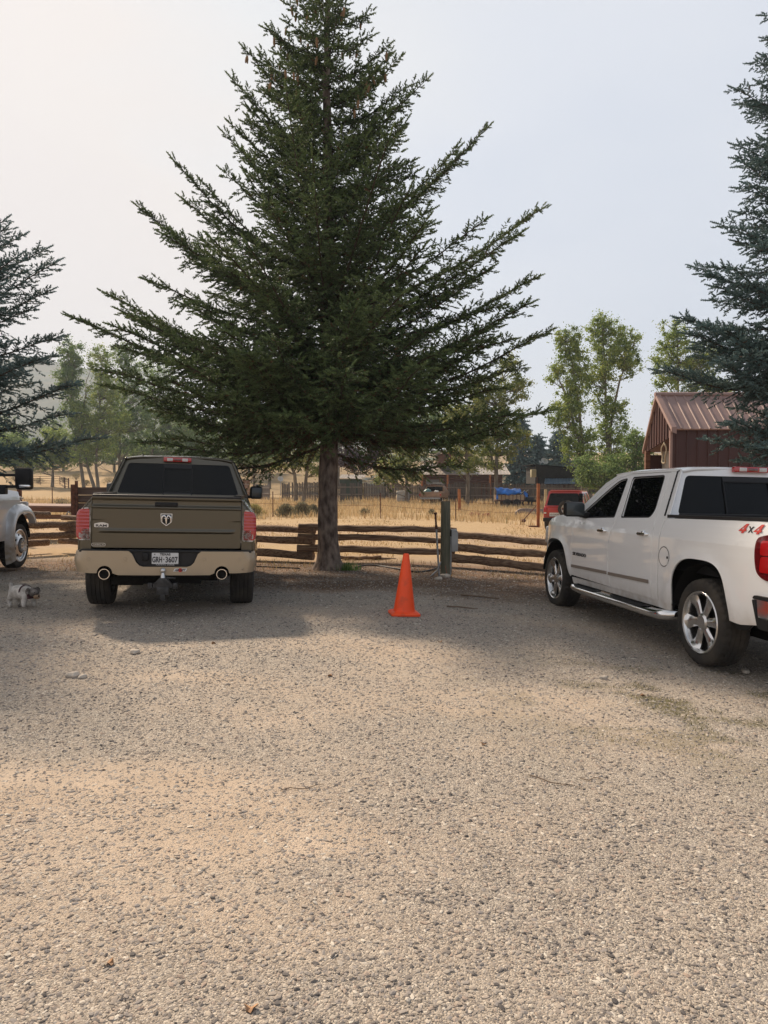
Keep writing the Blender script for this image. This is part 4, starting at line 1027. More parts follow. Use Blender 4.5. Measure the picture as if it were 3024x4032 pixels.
blades('needle_litter', x, y, RNG.uniform(.008, .035, len(x)), RNG.uniform(.008, .02, len(x)), mat('needle_litter', (.2, .1, .05), .95, attr=('rnd', [(0, (.07, .045, .03)), (.5, (.22, .125, .07)), (.85, (.36, .24, .14)), (1, (.50, .40, .27))])), lean=.95, lab='brown fallen needles and bark bits under the spruces', cat='litter')
# twigs, fallen leaves
twm = mat('dry_twig', (.17, .12, .085), .9)
for i, (px, py, L, a, r) in enumerate([(1190, 3105, .22, .35, .0022), (2185, 3080, .28, -.45, .0028), (2330, 3070, .12, .1, .0025), (1890, 2352, .55, -.2, .012), (1820, 2395, .4, -.1, .010), (1460, 2200, 1.1, -.08, .02), (1500, 2205, .4, .1, .02), (700, 2210, 1.5, -.1, .012)]):
    d = ray(px, py); s = CAM_H/(-d.z)
    for _ in range(6): s = (CAM_H-float(g(d.x*s, d.y*s)))/(-d.z)
    p = Vector((d.x*s, d.y*s, 0)); q = []
    for k in range(6):
        f = k/5-.5; x_ = p.x+L*f*math.cos(a); y_ = p.y+L*f*math.sin(a)+.02*math.sin(k*1.7+i); q.append((x_, y_, float(gz(x_, y_))+r*.8+.006))
    tw = MB().tube(q, [r, r*1.1, r, r*.9, r*.7, r*.4], 6).build('fallen_twig', twm)
    tag(tw, ['thin dead twig lying on sandy gravel at centre left', 'bent pale stick lying on gravel lower right', 'short dark stick on gravel beside the bent one', 'dead branch piece on the ground right of the cone',
             'dark stick on shaded gravel just beyond the cone', 'long fallen pole lying behind the spruce trunk', 'broken branch beside the long fallen pole', 'long thin fallen branch between olive truck and spruce'][i], 'twig')
leafm = mat('fallen_leaf', (.33, .19, .10), .7, var=.5, scale=60)
LL = ['yellow leaf at the very bottom edge of the lot', 'rust leaf on gravel near centre', 'rust leaf on gravel right of centre', 'tan leaf on the gravel at lower left', 'orange leaf at the shadow edge left of the cone', 'orange leaf at the shadow edge right of the cone', 'red-brown leaf on gravel near grassy patch']
for i, (px, py, r) in enumerate([(985, 3985, .03), (1300, 2665, .03), (1905, 2930, .024), (430, 3800, .026), (840, 2535, .035), (1732, 2530, .035), (2530, 2745, .028)]):
    d = ray(px, py); s = CAM_H/(-d.z)
    for _ in range(6): s = (CAM_H-float(g(d.x*s, d.y*s)))/(-d.z)
    x_, y_ = d.x*s, d.y*s; z_ = float(gz(x_, y_))+.012
    vs = []; nn = 9; a0 = i*1.3
    for k in range(nn):
        a = 2*PI*k/nn; rr = r*.62*(1+.25*math.sin(3*a+i))*(1 if k else 1.4)
        vs.append((x_+rr*math.cos(a+a0), y_+.7*rr*math.sin(a+a0), z_+.3*r*math.cos(2*a)))
    vs.append((x_, y_, z_-.006)); b = MB(); b.add(vs, [(k, (k+1) % nn, nn) for k in range(nn)])
    b.add([(v[0], v[1], v[2]-.003) for v in vs], [((k+1) % nn, k, nn) for k in range(nn)])
    tag(b.build('fallen_leaf', leafm), LL[i], 'leaf', 'fallen leaves scattered on the gravel')
rockm = mat('river_cobble', (.50, .44, .37), .8, var=.2, scale=18, bump=.3)
RL = ['large tan cobble half buried at left, in a pair', 'smaller grey cobble beside the large tan one at left', 'pale flat cobble on lit gravel near olive truck', 'round pale cobble on gravel below the white truck', 'grey cobble behind the white truck wheel at right edge', 'pale rounded rock at the foot of the green post', 'tan rock left of the green post foot']
for i, (px, py, r) in enumerate([(290, 2665, .045), (325, 2668, .032), (530, 2575, .045), (2377, 2673, .032), (2935, 2648, .038), (1752, 2272, .075), (1728, 2283, .055)]):
    d = ray(px, py); s = CAM_H/(-d.z)
    for _ in range(6): s = (CAM_H-float(g(d.x*s, d.y*s)))/(-d.z)
    x_, y_ = d.x*s, d.y*s; bm = bmesh.new(); bmesh.ops.create_icosphere(bm, subdivisions=3, radius=r)
    for v in bm.verts:
        nrm = v.co.normalized(); k = 1+.12*math.sin(5*nrm.x+i)+.1*math.cos(4*nrm.y+2*i)+.06*math.sin(9*nrm.z+i)
        v.co = Vector((v.co.x*1.25*k, v.co.y*.9*k, v.co.z*.6*k))
    me = bpy.data.meshes.new('cobble'); bm.to_mesh(me); bm.free(); me.polygons.foreach_set('use_smooth', [True]*len(me.polygons))
    o = link('cobble', me, None, rockm); o.location = (x_, y_, float(gz(x_, y_))+r*.3); o.rotation_euler = (0, 0, i*1.1)
    tag(o, RL[i], 'rock', 'cobbles lying on the gravel')

# ------------------------------------------------------------------ spruces
def frames(D, roll):
    up = np.where(np.abs(D[:, 2:3]) < .95, np.array([[0, 0, 1.]]), np.array([[1., 0, 0]]))
    U = np.cross(D, up); U /= np.linalg.norm(U, axis=1, keepdims=True); W = np.cross(D, U)
    c, s = np.cos(roll)[:, None], np.sin(roll)[:, None]
    return U*c+W*s, W*c-U*s
def twig_template(nn, rad, base, fwd, seed):
    r = np.random.default_rng(seed); V = []
    ring = lambda t, q: [np.array([q*math.cos(2*PI*j/3+seed), q*math.sin(2*PI*j/3+seed), t]) for j in range(3)]
    A_, B_ = ring(.0, .07), ring(.55, .13); tip = np.array([0, 0, 1.02])
    for j in range(3):
        k = (j+1) % 3; V += [A_[j], A_[k], B_[k], A_[j], B_[k], B_[j], B_[j], B_[k], tip]
    for k in range(nn):
        t0 = (k+.3)/nn*.98; a = k*2.39996; c, s = math.cos(a), math.sin(a); rr = rad*r.uniform(.8, 1.15)*(1 if t0 < .85 else .75)
        b = base
        V += [np.array([-s*b*.45, c*b*.45, t0-b*.5]), np.array([s*b*.45, -c*b*.45, t0+b*.5]), np.array([c*rr, s*rr, t0+fwd])]
    return np.array(V)
TW = [twig_template(14, .29, .17, .10, 1), twig_template(14, .28, .17, .14, 2)]
def unit(v): return v/np.maximum(1e-9, np.linalg.norm(v, axis=-1, keepdims=True))
def spruce(name, label, loc, H, env, rise, n_prim, m_needle, z_lo, trunk_r, seed, k=1.0, explicit=(), tilt=(0, 0), cones=0, group=None, tw=.092, dens=1.0, skip=None, cone_z=.70):
    r = np.random.default_rng(seed)
    root = thing(name, label, 'tree', loc, group=group)
    # trunk
    n = 14; pts = []; rs = []
    for i in range(n+1):
        z = H*i/n; pts.append((tilt[0]*z+.02*math.sin(i*1.3+seed), tilt[1]*z+.02*math.cos(i*1.9), z-.05)); rs.append(trunk_r*(1-i/n)**.75*.98+.008)
    tr_pts = np.array(pts)
    fine = []; fr = []
    for i in range(n):
        for q in range(4):
            f = q/4; z = pts[i][2]+(pts[i+1][2]-pts[i][2])*f
            fine.append(tuple(pts[i][j]+(pts[i+1][j]-pts[i][j])*f for j in range(3)))
            base_flare = .10*math.exp(-z/.12)+.03*math.exp(-z/.5)
            fr.append(rs[i]+(rs[i+1]-rs[i])*f+base_flare*trunk_r/.19)
    TB = MB().tube(fine, fr, 26)
    # bark plates: roughen radially
    V2 = []
    for i, v in enumerate(TB.v):
        ring = i//26; cx, cy, _ = fine[min(ring, len(fine)-1)]; d = Vector((v[0]-cx, v[1]-cy)); kk = 1+.06*math.sin(i*12.9898)*math.sin(ring*3.1)+.03*math.sin(i*5.3)
        V2.append((cx+d.x*kk, cy+d.y*kk, v[2]))
    TB.v = V2
    TB.build('trunk', M['barkS'], root, smooth=60)
    def trunk_at(z): return np.array([tilt[0]*z, tilt[1]*z, z])
    prim = [(z0, math.radians(a), L, dz, True) for (z0, a, L, dz) in explicit]
    for (z0, a, L, dz) in [e for e in explicit if e[0] > 2.75]:      # neighbours of the big boughs, so that each reads as a thick mass
        for q in range(2):
            s_ = 1 if q else -1; prim.append((z0+r.uniform(-.32, .12), math.radians(a+s_*r.uniform(9, 20)), L*r.uniform(.72, .9), dz*r.uniform(.6, .9), True))
    for i in range(n_prim):
        z0 = z_lo+(H*.985-z_lo)*((i+.5)/n_prim)**1.15
        a = i*2.39996+r.uniform(-.4, .4)
        if skip is not None and skip(z0, a % (2*PI)): continue
        L = env(z0)*r.uniform(.68, 1.0); prim.append((z0, a, L, rise(z0)*L/env(z0)*r.uniform(.8, 1.15), False))
    bw = MB(); TP, TD, TL, TA = [], [], [], []
    def add_twigs(P, D, L, age):
        TP.append(P); TD.append(D); TL.append(L); TA.append(age)
    coneP = []
    for (z0, a, L, dz, ex) in prim:
        if L < .12: L = .12
        o = trunk_at(z0); h = np.array([math.cos(a), math.sin(a), 0]); sd = np.array([-math.sin(a), math.cos(a), 0])
        bend = r.uniform(-.12, .12); sag = (.10 if dz < .5 else .05)*L
        def path(t): 
            t = np.asarray(t)[..., None]; return o+h*(L*t)+sd*(bend*L*t*t)+np.array([0, 0, 1])*(dz*(.62*t+.38*t**2)-sag*np.sin(PI*np.minimum(t, .9)))
        ts = np.linspace(0, 1, 9); pp = path(ts); r0 = max(.008, .0085*L+.003)
        bw.tube([Vector(q) for q in pp], [r0*(1-.82*q)+.002 for q in ts], 5, cap=False)
        sp = .066*k/dens; ns = max(3, int(L*.86/sp))
        age0 = r.uniform(-.14, .14)
        for side_ in (-1, 1):
            for j in range(ns):
                t = .06+.93*(j+r.uniform(.1, .9))/ns
                if t > 1: continue
                p = path(t); d = unit(path(min(1, t+.02))-path(t-.02)); sdv = unit(np.cross(d, [0, 0, 1]))*side_
                ang = r.uniform(.75, 1.05)
                l = (.33*L**.6*(1-t)**.42*min(1, .45+t*2)+.08*k)*r.uniform(.55, 1.15)
                drop = r.uniform(-.5, .75) if t < .85 else r.uniform(-.25, .1)
                sdir_ = unit(d*math.cos(ang)+sdv*math.sin(ang)+np.array([0, 0, -drop]))
                if r.random() < .22 and t > .2: sdir_ = unit(sdir_+np.array([0, 0, r.uniform(.5, 1.1)])); l *= .6
                hang = .25*l if r.random() < .5 else .05*l
                m_ = max(2, int(l/(.036*k)*dens**.5)); u = (np.arange(m_)+r.uniform(.2, .8))/m_
                P = p+sdir_*(u*l)[:, None]+np.array([0, 0, -1])*(hang*u*u)[:, None]
                alt = np.where(np.arange(m_) % 2 == 0, 1., -1.)
                s2 = unit(np.cross(sdir_, [0, 0, 1])+1e-6)
                D = unit(sdir_*.66+s2*alt[:, None]*.72+r.normal(0, .27, (m_, 3))+np.array([0, 0, -.06]))
                Ls = tw*k*r.uniform(.6, 1.15, m_)*(1-.35*u)
                brown = .75*math.exp(-t*L/.75)*math.exp(-max(0, z0-z_lo)/1.4)
                A_ = .42+age0+r.uniform(-.2, .2, m_)+(.18*u)
                A_ = np.where(r.random(m_) < brown, 1.0, np.clip(A_, 0, .8))
                add_twigs(P, D, Ls, A_)
                e = P[-1]; add_twigs((p+sdir_*l*.9+np.array([0, 0, -hang*.8]))[None], sdir_[None], np.array([tw*k*1.1]), np.array([.6]))
                if l > .22*k: bw.tube([Vector(p), Vector(p+sdir_*l*.5+np.array([0, 0, -hang*.25])), Vector(p+sdir_*l+np.array([0, 0, -hang]))], [.004*k**.5+.004*l, .003*k**.5+.002*l, .002], 3, cap=False)
        # leader needles along the outer part of the branch
        m_ = int(L*.6/(.05*k))+3; u = np.linspace(.35, 1.0, m_); P = path(u); D = unit(path(np.minimum(1.04, u+.03))-path(u-.02)+r.normal(0, .15, (m_, 3)))
        add_twigs(P, D, np.full(m_, tw*k*1.0), np.full(m_, .55+age0))
        tip = path(1.0); dt = unit(path(1.0)-path(.93))
        for q in range(2 if k <= 1.2 else 1): add_twigs((tip+dt*(q*tw*.8*k))[None], dt[None], np.array([tw*k*1.25]), np.array([.68]))
        if cones and z0 > H*cone_z:
            for q in range(5):
                t = .55+.4*r.random(); t = .86+.12*r.normal() if q else t; coneP.append(path(min(1.0, max(.45, t)))+np.array([r.uniform(-.09, .09), r.uniform(-.09, .09), -.07]))
    bw.build('branches', M['wood_twig'], root)
    # upright leader
    for q in range(int(.8/(.05*k))):
        z = H-.7+q*.05*k; add_twigs(trunk_at(z)[None], unit(np.array([r.normal(0, .5), r.normal(0, .5), .8]))[None], np.array([tw*k]), np.array([.6]))
    P = np.concatenate(TP); D = unit(np.concatenate(TD)); L = np.concatenate(TL); A_ = np.concatenate(TA)
    U, W = frames(D, r.uniform(0, 2*PI, len(P)))
    Vs, As = [], []
    for q in range(2):
        s_ = slice(q, None, 2); T = TW[q]; p, d, u, w_, l = P[s_], D[s_], U[s_], W[s_], L[s_]
        V = p[:, None]+l[:, None, None]*(T[None, :, 0:1]*u[:, None]+T[None, :, 1:2]*w_[:, None]+T[None, :, 2:3]*d[:, None])
        Vs.append(V.reshape(-1, 3)); As.append(np.repeat(A_[s_], len(T)))
    V = np.concatenate(Vs); F = np.arange(len(V)).reshape(-1, 3)
    print(name, 'twigs', len(P), 'tris', len(F))
    bake('crown', V, F, m_needle, root, attr=('rnd', np.concatenate(As)))
    if cones:
        cm = None; r.shuffle(coneP)
        for p in coneP[:cones]:
            if cm is None:
                cb = MB().lathe([(0, .003), (-.008, .011), (-.03, .016), (-.06, .017), (-.09, .014), (-.115, .008), (-.122, .001)], 9, 'Z', rfn=lambda j, k_: .003*((j+k_) % 2))
                cm = cb.build('seed_cone', M['cone_brown'], root, smooth=30); q = cm
            else: q = cm.copy(); COL.objects.link(q); q.parent = root
            q.location = p; q.rotation_euler = (r.uniform(-.2, .2), r.uniform(-.2, .2), r.uniform(0, 6)); s = r.uniform(1.1, 1.4); q.scale = (s, s, s)
    return root
green_n = mat('spruce_needles', (.04, .07, .03), .6, spec=.3, trans=.12, attr=('rnd', [(0, (.020, .036, .017)), (.35, (.052, .084, .032)), (.6, (.115, .165, .062)), (.8, (.20, .255, .10)), (.97, (.15, .16, .06)), (1, (.15, .085, .04))]))
blue_n = mat('blue_spruce_needles', (.05, .09, .08), .6, spec=.3, trans=.08, attr=('rnd', [(0, (.035, .060, .060)), (.4, (.075, .125, .12)), (.7, (.14, .215, .21)), (.9, (.22, .30, .29)), (1, (.09, .055, .03))]))
TX, TY = -1.01, 13.5
def interp(tab):
    a = np.array([q[0] for q in tab], float); b = np.array([q[1] for q in tab], float); return lambda z: float(np.interp(z, a, b))
envC = interp([(1.8, 2.2), (2.4, 3.4), (3.0, 4.0), (4.0, 3.8), (4.7, 3.3), (5.3, 2.4), (6.0, 1.8), (7, 1.6), (8.2, 1.45), (9.3, 1.05), (10.2, .6), (11.0, .12)])
riseC = interp([(1.8, -.5), (2.4, -.25), (3.0, .2), (4.0, .7), (4.7, 1.0), (5.3, 1.0), (6.0, .8), (7, .6), (8.2, .45), (9.3, .4), (11, .3)])
# z0, azimuth (deg, 0 = right, 180 = left, 270 = towards the viewer), length, rise at the tip
exC = [(q[0], q[1], q[2]*.95, q[3]*.97) for q in [(4.7, 0, 4.15, 2.1), (5.9, 8, 3.1, 2.35), (7.5, -5, 1.85, 1.3), (3.9, -8, 3.9, 1.45), (3.0, 5, 4.15, 1.4), (2.5, -4, 4.1, .45), (2.15, 12, 2.6, -.2),
       (5.2, 178, 3.0, 2.4), (4.6, 186, 3.4, 1.8), (3.6, 176, 4.2, 1.5), (3.3, 190, 4.5, 1.1), (2.8, 182, 4.2, .6), (2.3, 172, 2.9, -.4), (2.45, 195, 3.4, -.1),
       (6.9, 175, 1.9, 1.3), (7.4, 185, 1.75, 1.3), (6.4, 190, 1.9, 1.4), (6.6, -12, 1.5, 1.3), (8.2, 182, 1.5, 1.05), (8.3, 15, 1.35, 1.0), (8.9, 170, 1.1, .9),
       (3.6, 262, 3.6, 1.3), (4.4, 282, 3.6, 2.0), (2.9, 240, 3.9, .5), (2.8, 300, 3.8, .5), (5.3, 255, 2.6, 2.1), (3.2, 222, 4.0, .8), (3.3, 322, 4.0, 1.1), (3.2, 275, 3.3, .9), (3.0, 255, 3.5, .6)]]
spruce('spruce_tree', 'tall dark green spruce hung with brown cones in the centre', (TX, TY, float(g(TX, TY))), 11.1, envC, riseC, 150, green_n, 2.6, .185, 3, explicit=exC, cones=90)
envL = interp([(1.6, 2.2), (2.2, 3.3), (3.2, 3.5), (4.2, 3.1), (5.0, 2.4), (5.6, 1.9), (6.2, 1.65), (7.5, 1.3), (9, .8), (10.8, .1)])
riseL = interp([(1.6, -.5), (2.2, -.1), (3.2, .7), (4.2, 1.1), (5.2, 1.3), (7, 1), (9.5, .2)])
exL = [(q[0], q[1], q[2]+.78, q[3]) for q in [(2.6, -12, 2.95, .75), (4.4, -5, 2.4, 1.15), (3.7, 0, 2.3, .6), (5.0, -10, 1.75, 1.0), (5.3, 0, 1.42, 1.0), (2.3, 0, 2.3, .1), (3.1, -25, 2.7, .6), (4.9, 12, 1.9, 1.1), (2.3, 20, 2.8, .3)]]
LXp = at(-420, 1905, 13.6).x
spruce('spruce_tree', 'blue-grey spruce whose boughs reach in at the left edge', (LXp, 13.6, float(g(LXp, 13.6))), 10.8, envL, riseL, 105, blue_n, 2.25, .17, 5, explicit=exL, k=1.05)
RXp = at(3165, 1905, 13.2).x
envR = interp([(1.8, 1.1), (2.4, 1.5), (3.0, 1.45), (3.6, 1.85), (4.1, 2.3), (4.6, 2.25), (5.4, 2.0), (6.3, 1.55), (7.4, 1.35), (8.6, 1.2), (10, .9), (11.5, .5), (12.5, .1)])
riseR = interp([(1.8, -.3), (2.4, .0), (3.4, .2), (4.4, .25), (5.4, .25), (7, .3), (12, .1)])
exR = [(3.75, 184, 2.62, .3), (4.6, 180, 2.25, .35), (5.4, 178, 1.95, .45), (2.7, 186, 1.75, .1), (2.25, 172, 1.6, -.2), (2.9, 200, 1.6, .15), (6.2, 182, 1.5, .4), (7.2, 185, 1.35, .3), (7.6, 176, 1.2, .4), (8.5, 180, 1.35, .35), (3.8, 215, 2.2, .3), (4.3, 195, 2.3, .3), (2.6, 225, 1.7, 0)]
spruce('spruce_tree', 'blue spruce reaching in at the right edge before the red shed', (RXp, 13.2, float(g(RXp, 13.2))), 12.5, envR, riseR, 130, blue_n, 1.9, .19, 9, explicit=exR, k=1.05, skip=lambda z, a: (a < .6 or a > 5.4) and z < 6)
# ------------------------------------------------------------------ broadleaf trees
def leafy(label, base, trunks, ells, n, m, lsize=.14, seed=1, kind='cottonwood_tree', cat='tree', group=None, tr=.18, clump=.55, per=85, limb=.04):
    """trunks: list of point lists (world); ells: list of (centre, (rx, ry, rz)) crown lobes (world)"""
    r = np.random.default_rng(seed); root = thing(kind, label, cat, base, group=group); b0 = np.array(base)
    n = int(n*2.6); lsize = lsize*.84; clump = clump*.9; w = np.array([e[1][0]*e[1][2] for e in ells]); w = w/w.sum(); ncl = max(6, n//per)
    which = r.choice(len(ells), ncl, p=w); C_ = []
    for i in which:
        c, rad = ells[i]; d = unit(r.normal(size=3)); q = r.random()**.42; C_.append(np.array(c)+d*np.array(rad)*q*.92)
    C_ = np.array(C_)
    sz = clump*r.uniform(.55, 1.25, ncl)
    li = np.repeat(np.arange(ncl), per); d = unit(r.normal(size=(len(li), 3))); q = np.abs(r.normal(0, .62, len(li)))
    P = C_[li]+d*(q*sz[li])[:, None]*np.array([1, 1, .8])-b0
    nrm = unit(r.normal(size=P.shape)+np.array([0, 0, .4])); U, W = frames(nrm, r.uniform(0, 2*PI, len(P)))
    s = (lsize*r.uniform(.6, 1.3, len(P)))[:, None]
    V = np.stack([P-U*s*.5, P+W*s*.42, P+U*s*.5, P-W*s*.42], 1).reshape(-1, 3); F = np.arange(len(V)).reshape(-1, 4)
    cl = r.uniform(-.22, .22, ncl)
    A_ = np.clip(.5+cl[li]+r.uniform(-.2, .2, len(li)), 0, 1)
    tb = MB(); allp = []
    for pts in trunks:
        pts = [Vector(p)-Vector(base) for p in pts]; m_ = len(pts)
        sm_ = []
        for i in range(m_-1):
            for k_ in range(3): sm_.append(pts[i].lerp(pts[i+1], k_/3)+Vector((.04*math.sin(i*3+k_), .04*math.cos(i*2+k_), 0)))
        sm_.append(pts[-1]); tb.tube(sm_, [tr*(1-.85*i/(len(sm_)-1)) for i in range(len(sm_))], 9); allp += sm_
    tb.build('trunk', M['barkC'], root, smooth=60)
    lb = MB()
    for c in C_[::2]:
        c = Vector(c)-Vector(base)
        cand = [p for p in allp if p.z < c.z-.4*abs((c-p).length)*.5] or allp
        a = min(cand, key=lambda p: (p-c).length); mid = a.lerp(c, .5)+Vector((0, 0, -.08*(c-a).length))
        lb.tube([a, mid, c], [limb, limb*.6, .012], 4, cap=False)
    lb.build('limbs', M['barkC'], root)
    bake('crown', V, F, m, root, attr=('rnd', np.repeat(A_, 4)))
    return root
cw_m = mat('cottonwood_leaves', (.1, .15, .04), .6, spec=.3, trans=.45, attr=('rnd', [(0, (.10, .145, .04)), (.4, (.20, .28, .07)), (.7, (.32, .39, .10)), (1, (.48, .48, .13))]))
cw_y = mat('yellowing_leaves', (.1, .15, .04), .6, spec=.3, trans=.35, attr=('rnd', [(0, (.08, .12, .03)), (.45, (.20, .25, .065)), (.75, (.34, .34, .09)), (1, (.50, .44, .11))]))
cw_d = mat('far_leaves', (.1, .15, .04), .6, spec=.3, trans=.42, attr=('rnd', [(0, (.08, .14, .05)), (.5, (.18, .27, .09)), (1, (.34, .40, .13))]))
plum_m = mat('plum_leaves', (.1, .05, .05), .7, attr=('rnd', [(0, (.03, .018, .022)), (1, (.11, .06, .06))]))
def E_(px, py, wx, wy, Y, dep=None):
    c = at(px, py, Y); k = Y/FPX; return (tuple(c), (wx*k, (dep if dep else wx*k*.9), wy*k))
def T_(Y, *pp): 
    o = [atg(pp[0][0], Y)-Vector((0, 0, .2))]
    return o+[at(a, b, Y) for a, b in pp[1:]]
# right group, about sixty metres off
Y = 60
leafy('narrow forked cottonwood, left one of the tall right-hand pair', atg(2305, Y), [T_(Y, (2310, 0), (2300, 1800), (2280, 1600), (2250, 1420), (2225, 1310)), T_(Y, (2300, 0), (2285, 1750), (2230, 1560), (2180, 1450))],
      [E_(2222, 1370, 42, 90, Y), E_(2270, 1460, 52, 120, Y), E_(2180, 1470, 40, 42, Y), E_(2250, 1570, 75, 70, Y), E_(2225, 1640, 85, 70, Y), E_(2280, 1760, 80, 110, Y), E_(2260, 1330, 26, 60, Y)], 11500, cw_m, .16, 21, clump=.6)
leafy('tallest broad cottonwood, second from right behind white truck', atg(2400, Y+1), [T_(Y+1, (2400, 0), (2395, 1800), (2385, 1600), (2380, 1400), (2370, 1280)), T_(Y+1, (2405, 0), (2400, 1700), (2440, 1500), (2480, 1380))],
      [E_(2355, 1300, 62, 72, Y+1), E_(2440, 1330, 85, 70, Y+1), E_(2400, 1420, 115, 90, Y+1), E_(2480, 1420, 60, 80, Y+1), E_(2350, 1500, 70, 60, Y+1), E_(2400, 1600, 80, 80, Y+1), E_(2420, 1720, 85, 100, Y+1), E_(2390, 1850, 90, 80, Y+1), E_(2330, 1860, 60, 80, Y+1)], 15500, cw_m, .16, 22, clump=.62)
leafy('cottonwood behind the red shed roof, yellow-green top', atg(2680, Y+5), [T_(Y+5, (2680, 0), (2675, 1700), (2670, 1500), (2665, 1300))],
      [E_(2650, 1310, 70, 62, Y+5), E_(2700, 1400, 100, 80, Y+5), E_(2610, 1420, 55, 90, Y+5), E_(2640, 1510, 75, 70, Y+5), E_(2760, 1480, 80, 110, Y+5), E_(2640, 1600, 80, 60, Y+5), E_(2820, 1560, 100, 80, Y+5), E_(2800, 1400, 60, 60, Y+5)], 12500, cw_m, .17, 23, clump=.65)
leafy('low dark leafy clump between white truck cab and cottonwoods', atg(2500, Y-8), [T_(Y-8, (2500, 0), (2500, 1850), (2510, 1720))],
      [E_(2510, 1790, 60, 110, Y-8), E_(2440, 1860, 80, 80, Y-8), E_(2370, 1880, 80, 60, Y-8), E_(2530, 1880, 70, 60, Y-8), E_(2300, 1850, 50, 70, Y-8)], 9000, cw_d, .15, 24, clump=.6, kind='shrub_tree')
# middle trees in front of the board fence
Y = 61
leafy('yellow-green cottonwood right of centre in front of house', atg(1955, Y), [T_(Y, (1950, 0), (1955, 1800), (1965, 1600), (1980, 1440)), T_(Y, (1955, 0), (1950, 1850), (1910, 1700))],
      [E_(2000, 1440, 60, 50, Y), E_(2020, 1530, 85, 60, Y), E_(1950, 1620, 110, 80, Y), E_(1990, 1720, 110, 80, Y), E_(1930, 1790, 110, 70, Y), E_(2060, 1500, 30, 40, Y), E_(1900, 1560, 60, 80, Y)], 11000, cw_y, .17, 25, clump=.6)
leafy('leaning cottonwood by the fence before the log house', atg(1840, Y-1), [T_(Y-1, (1840, 0), (1842, 1850), (1830, 1700), (1850, 1560))],
      [E_(1850, 1640, 70, 90, Y-1), E_(1820, 1740, 80, 70, Y-1), E_(1850, 1830, 90, 40, Y-1), E_(1790, 1640, 60, 60, Y-1)], 6500, cw_y, .16, 26, clump=.55)
leafy('round yellow-green young tree beside the board fence', atg(1600, Y-1), [T_(Y-1, (1600, 0), (1600, 1880), (1590, 1800))],
      [E_(1550, 1840, 75, 60, Y-1), E_(1600, 1790, 60, 60, Y-1), E_(1520, 1880, 50, 30, Y-1), E_(1620, 1870, 50, 30, Y-1), E_(1640, 1740, 60, 50, Y-1)], 6000, cw_y, .15, 27, clump=.5)
leafy('twin-trunk cottonwood by the left end of the board fence', atg(1175, Y-2), [T_(Y-2, (1165, 0), (1160, 1870), (1130, 1760), (1140, 1620)), T_(Y-2, (1190, 0), (1205, 1880), (1230, 1760), (1220, 1640))],
      [E_(1160, 1700, 110, 80, Y-2), E_(1220, 1800, 90, 60, Y-2), E_(1120, 1820, 80, 40, Y-2), E_(1200, 1610, 110, 60, Y-2), E_(1250, 1850, 45, 30, Y-2)], 8500, cw_y, .16, 28, clump=.55)
leafy('small pale tree beyond the field behind olive truck mirror', atg(1000, 82), [T_(82, (998, 0), (1000, 1860), (990, 1790))],
      [E_(1000, 1800, 80, 45, 82), E_(950, 1770, 60, 50, 82), E_(1060, 1790, 50, 40, 82)], 4500, cw_d, .2, 29, clump=.8)
leafy('dark plum-coloured bush behind the board fence', atg(1420, 80), [T_(80, (1420, 0), (1420, 1830))],
      [E_(1420, 1820, 60, 40, 80), E_(1370, 1800, 50, 50, 80), E_(1480, 1800, 50, 60, 80)], 4200, plum_m, .22, 30, clump=.8, kind='plum_bush', cat='bush')
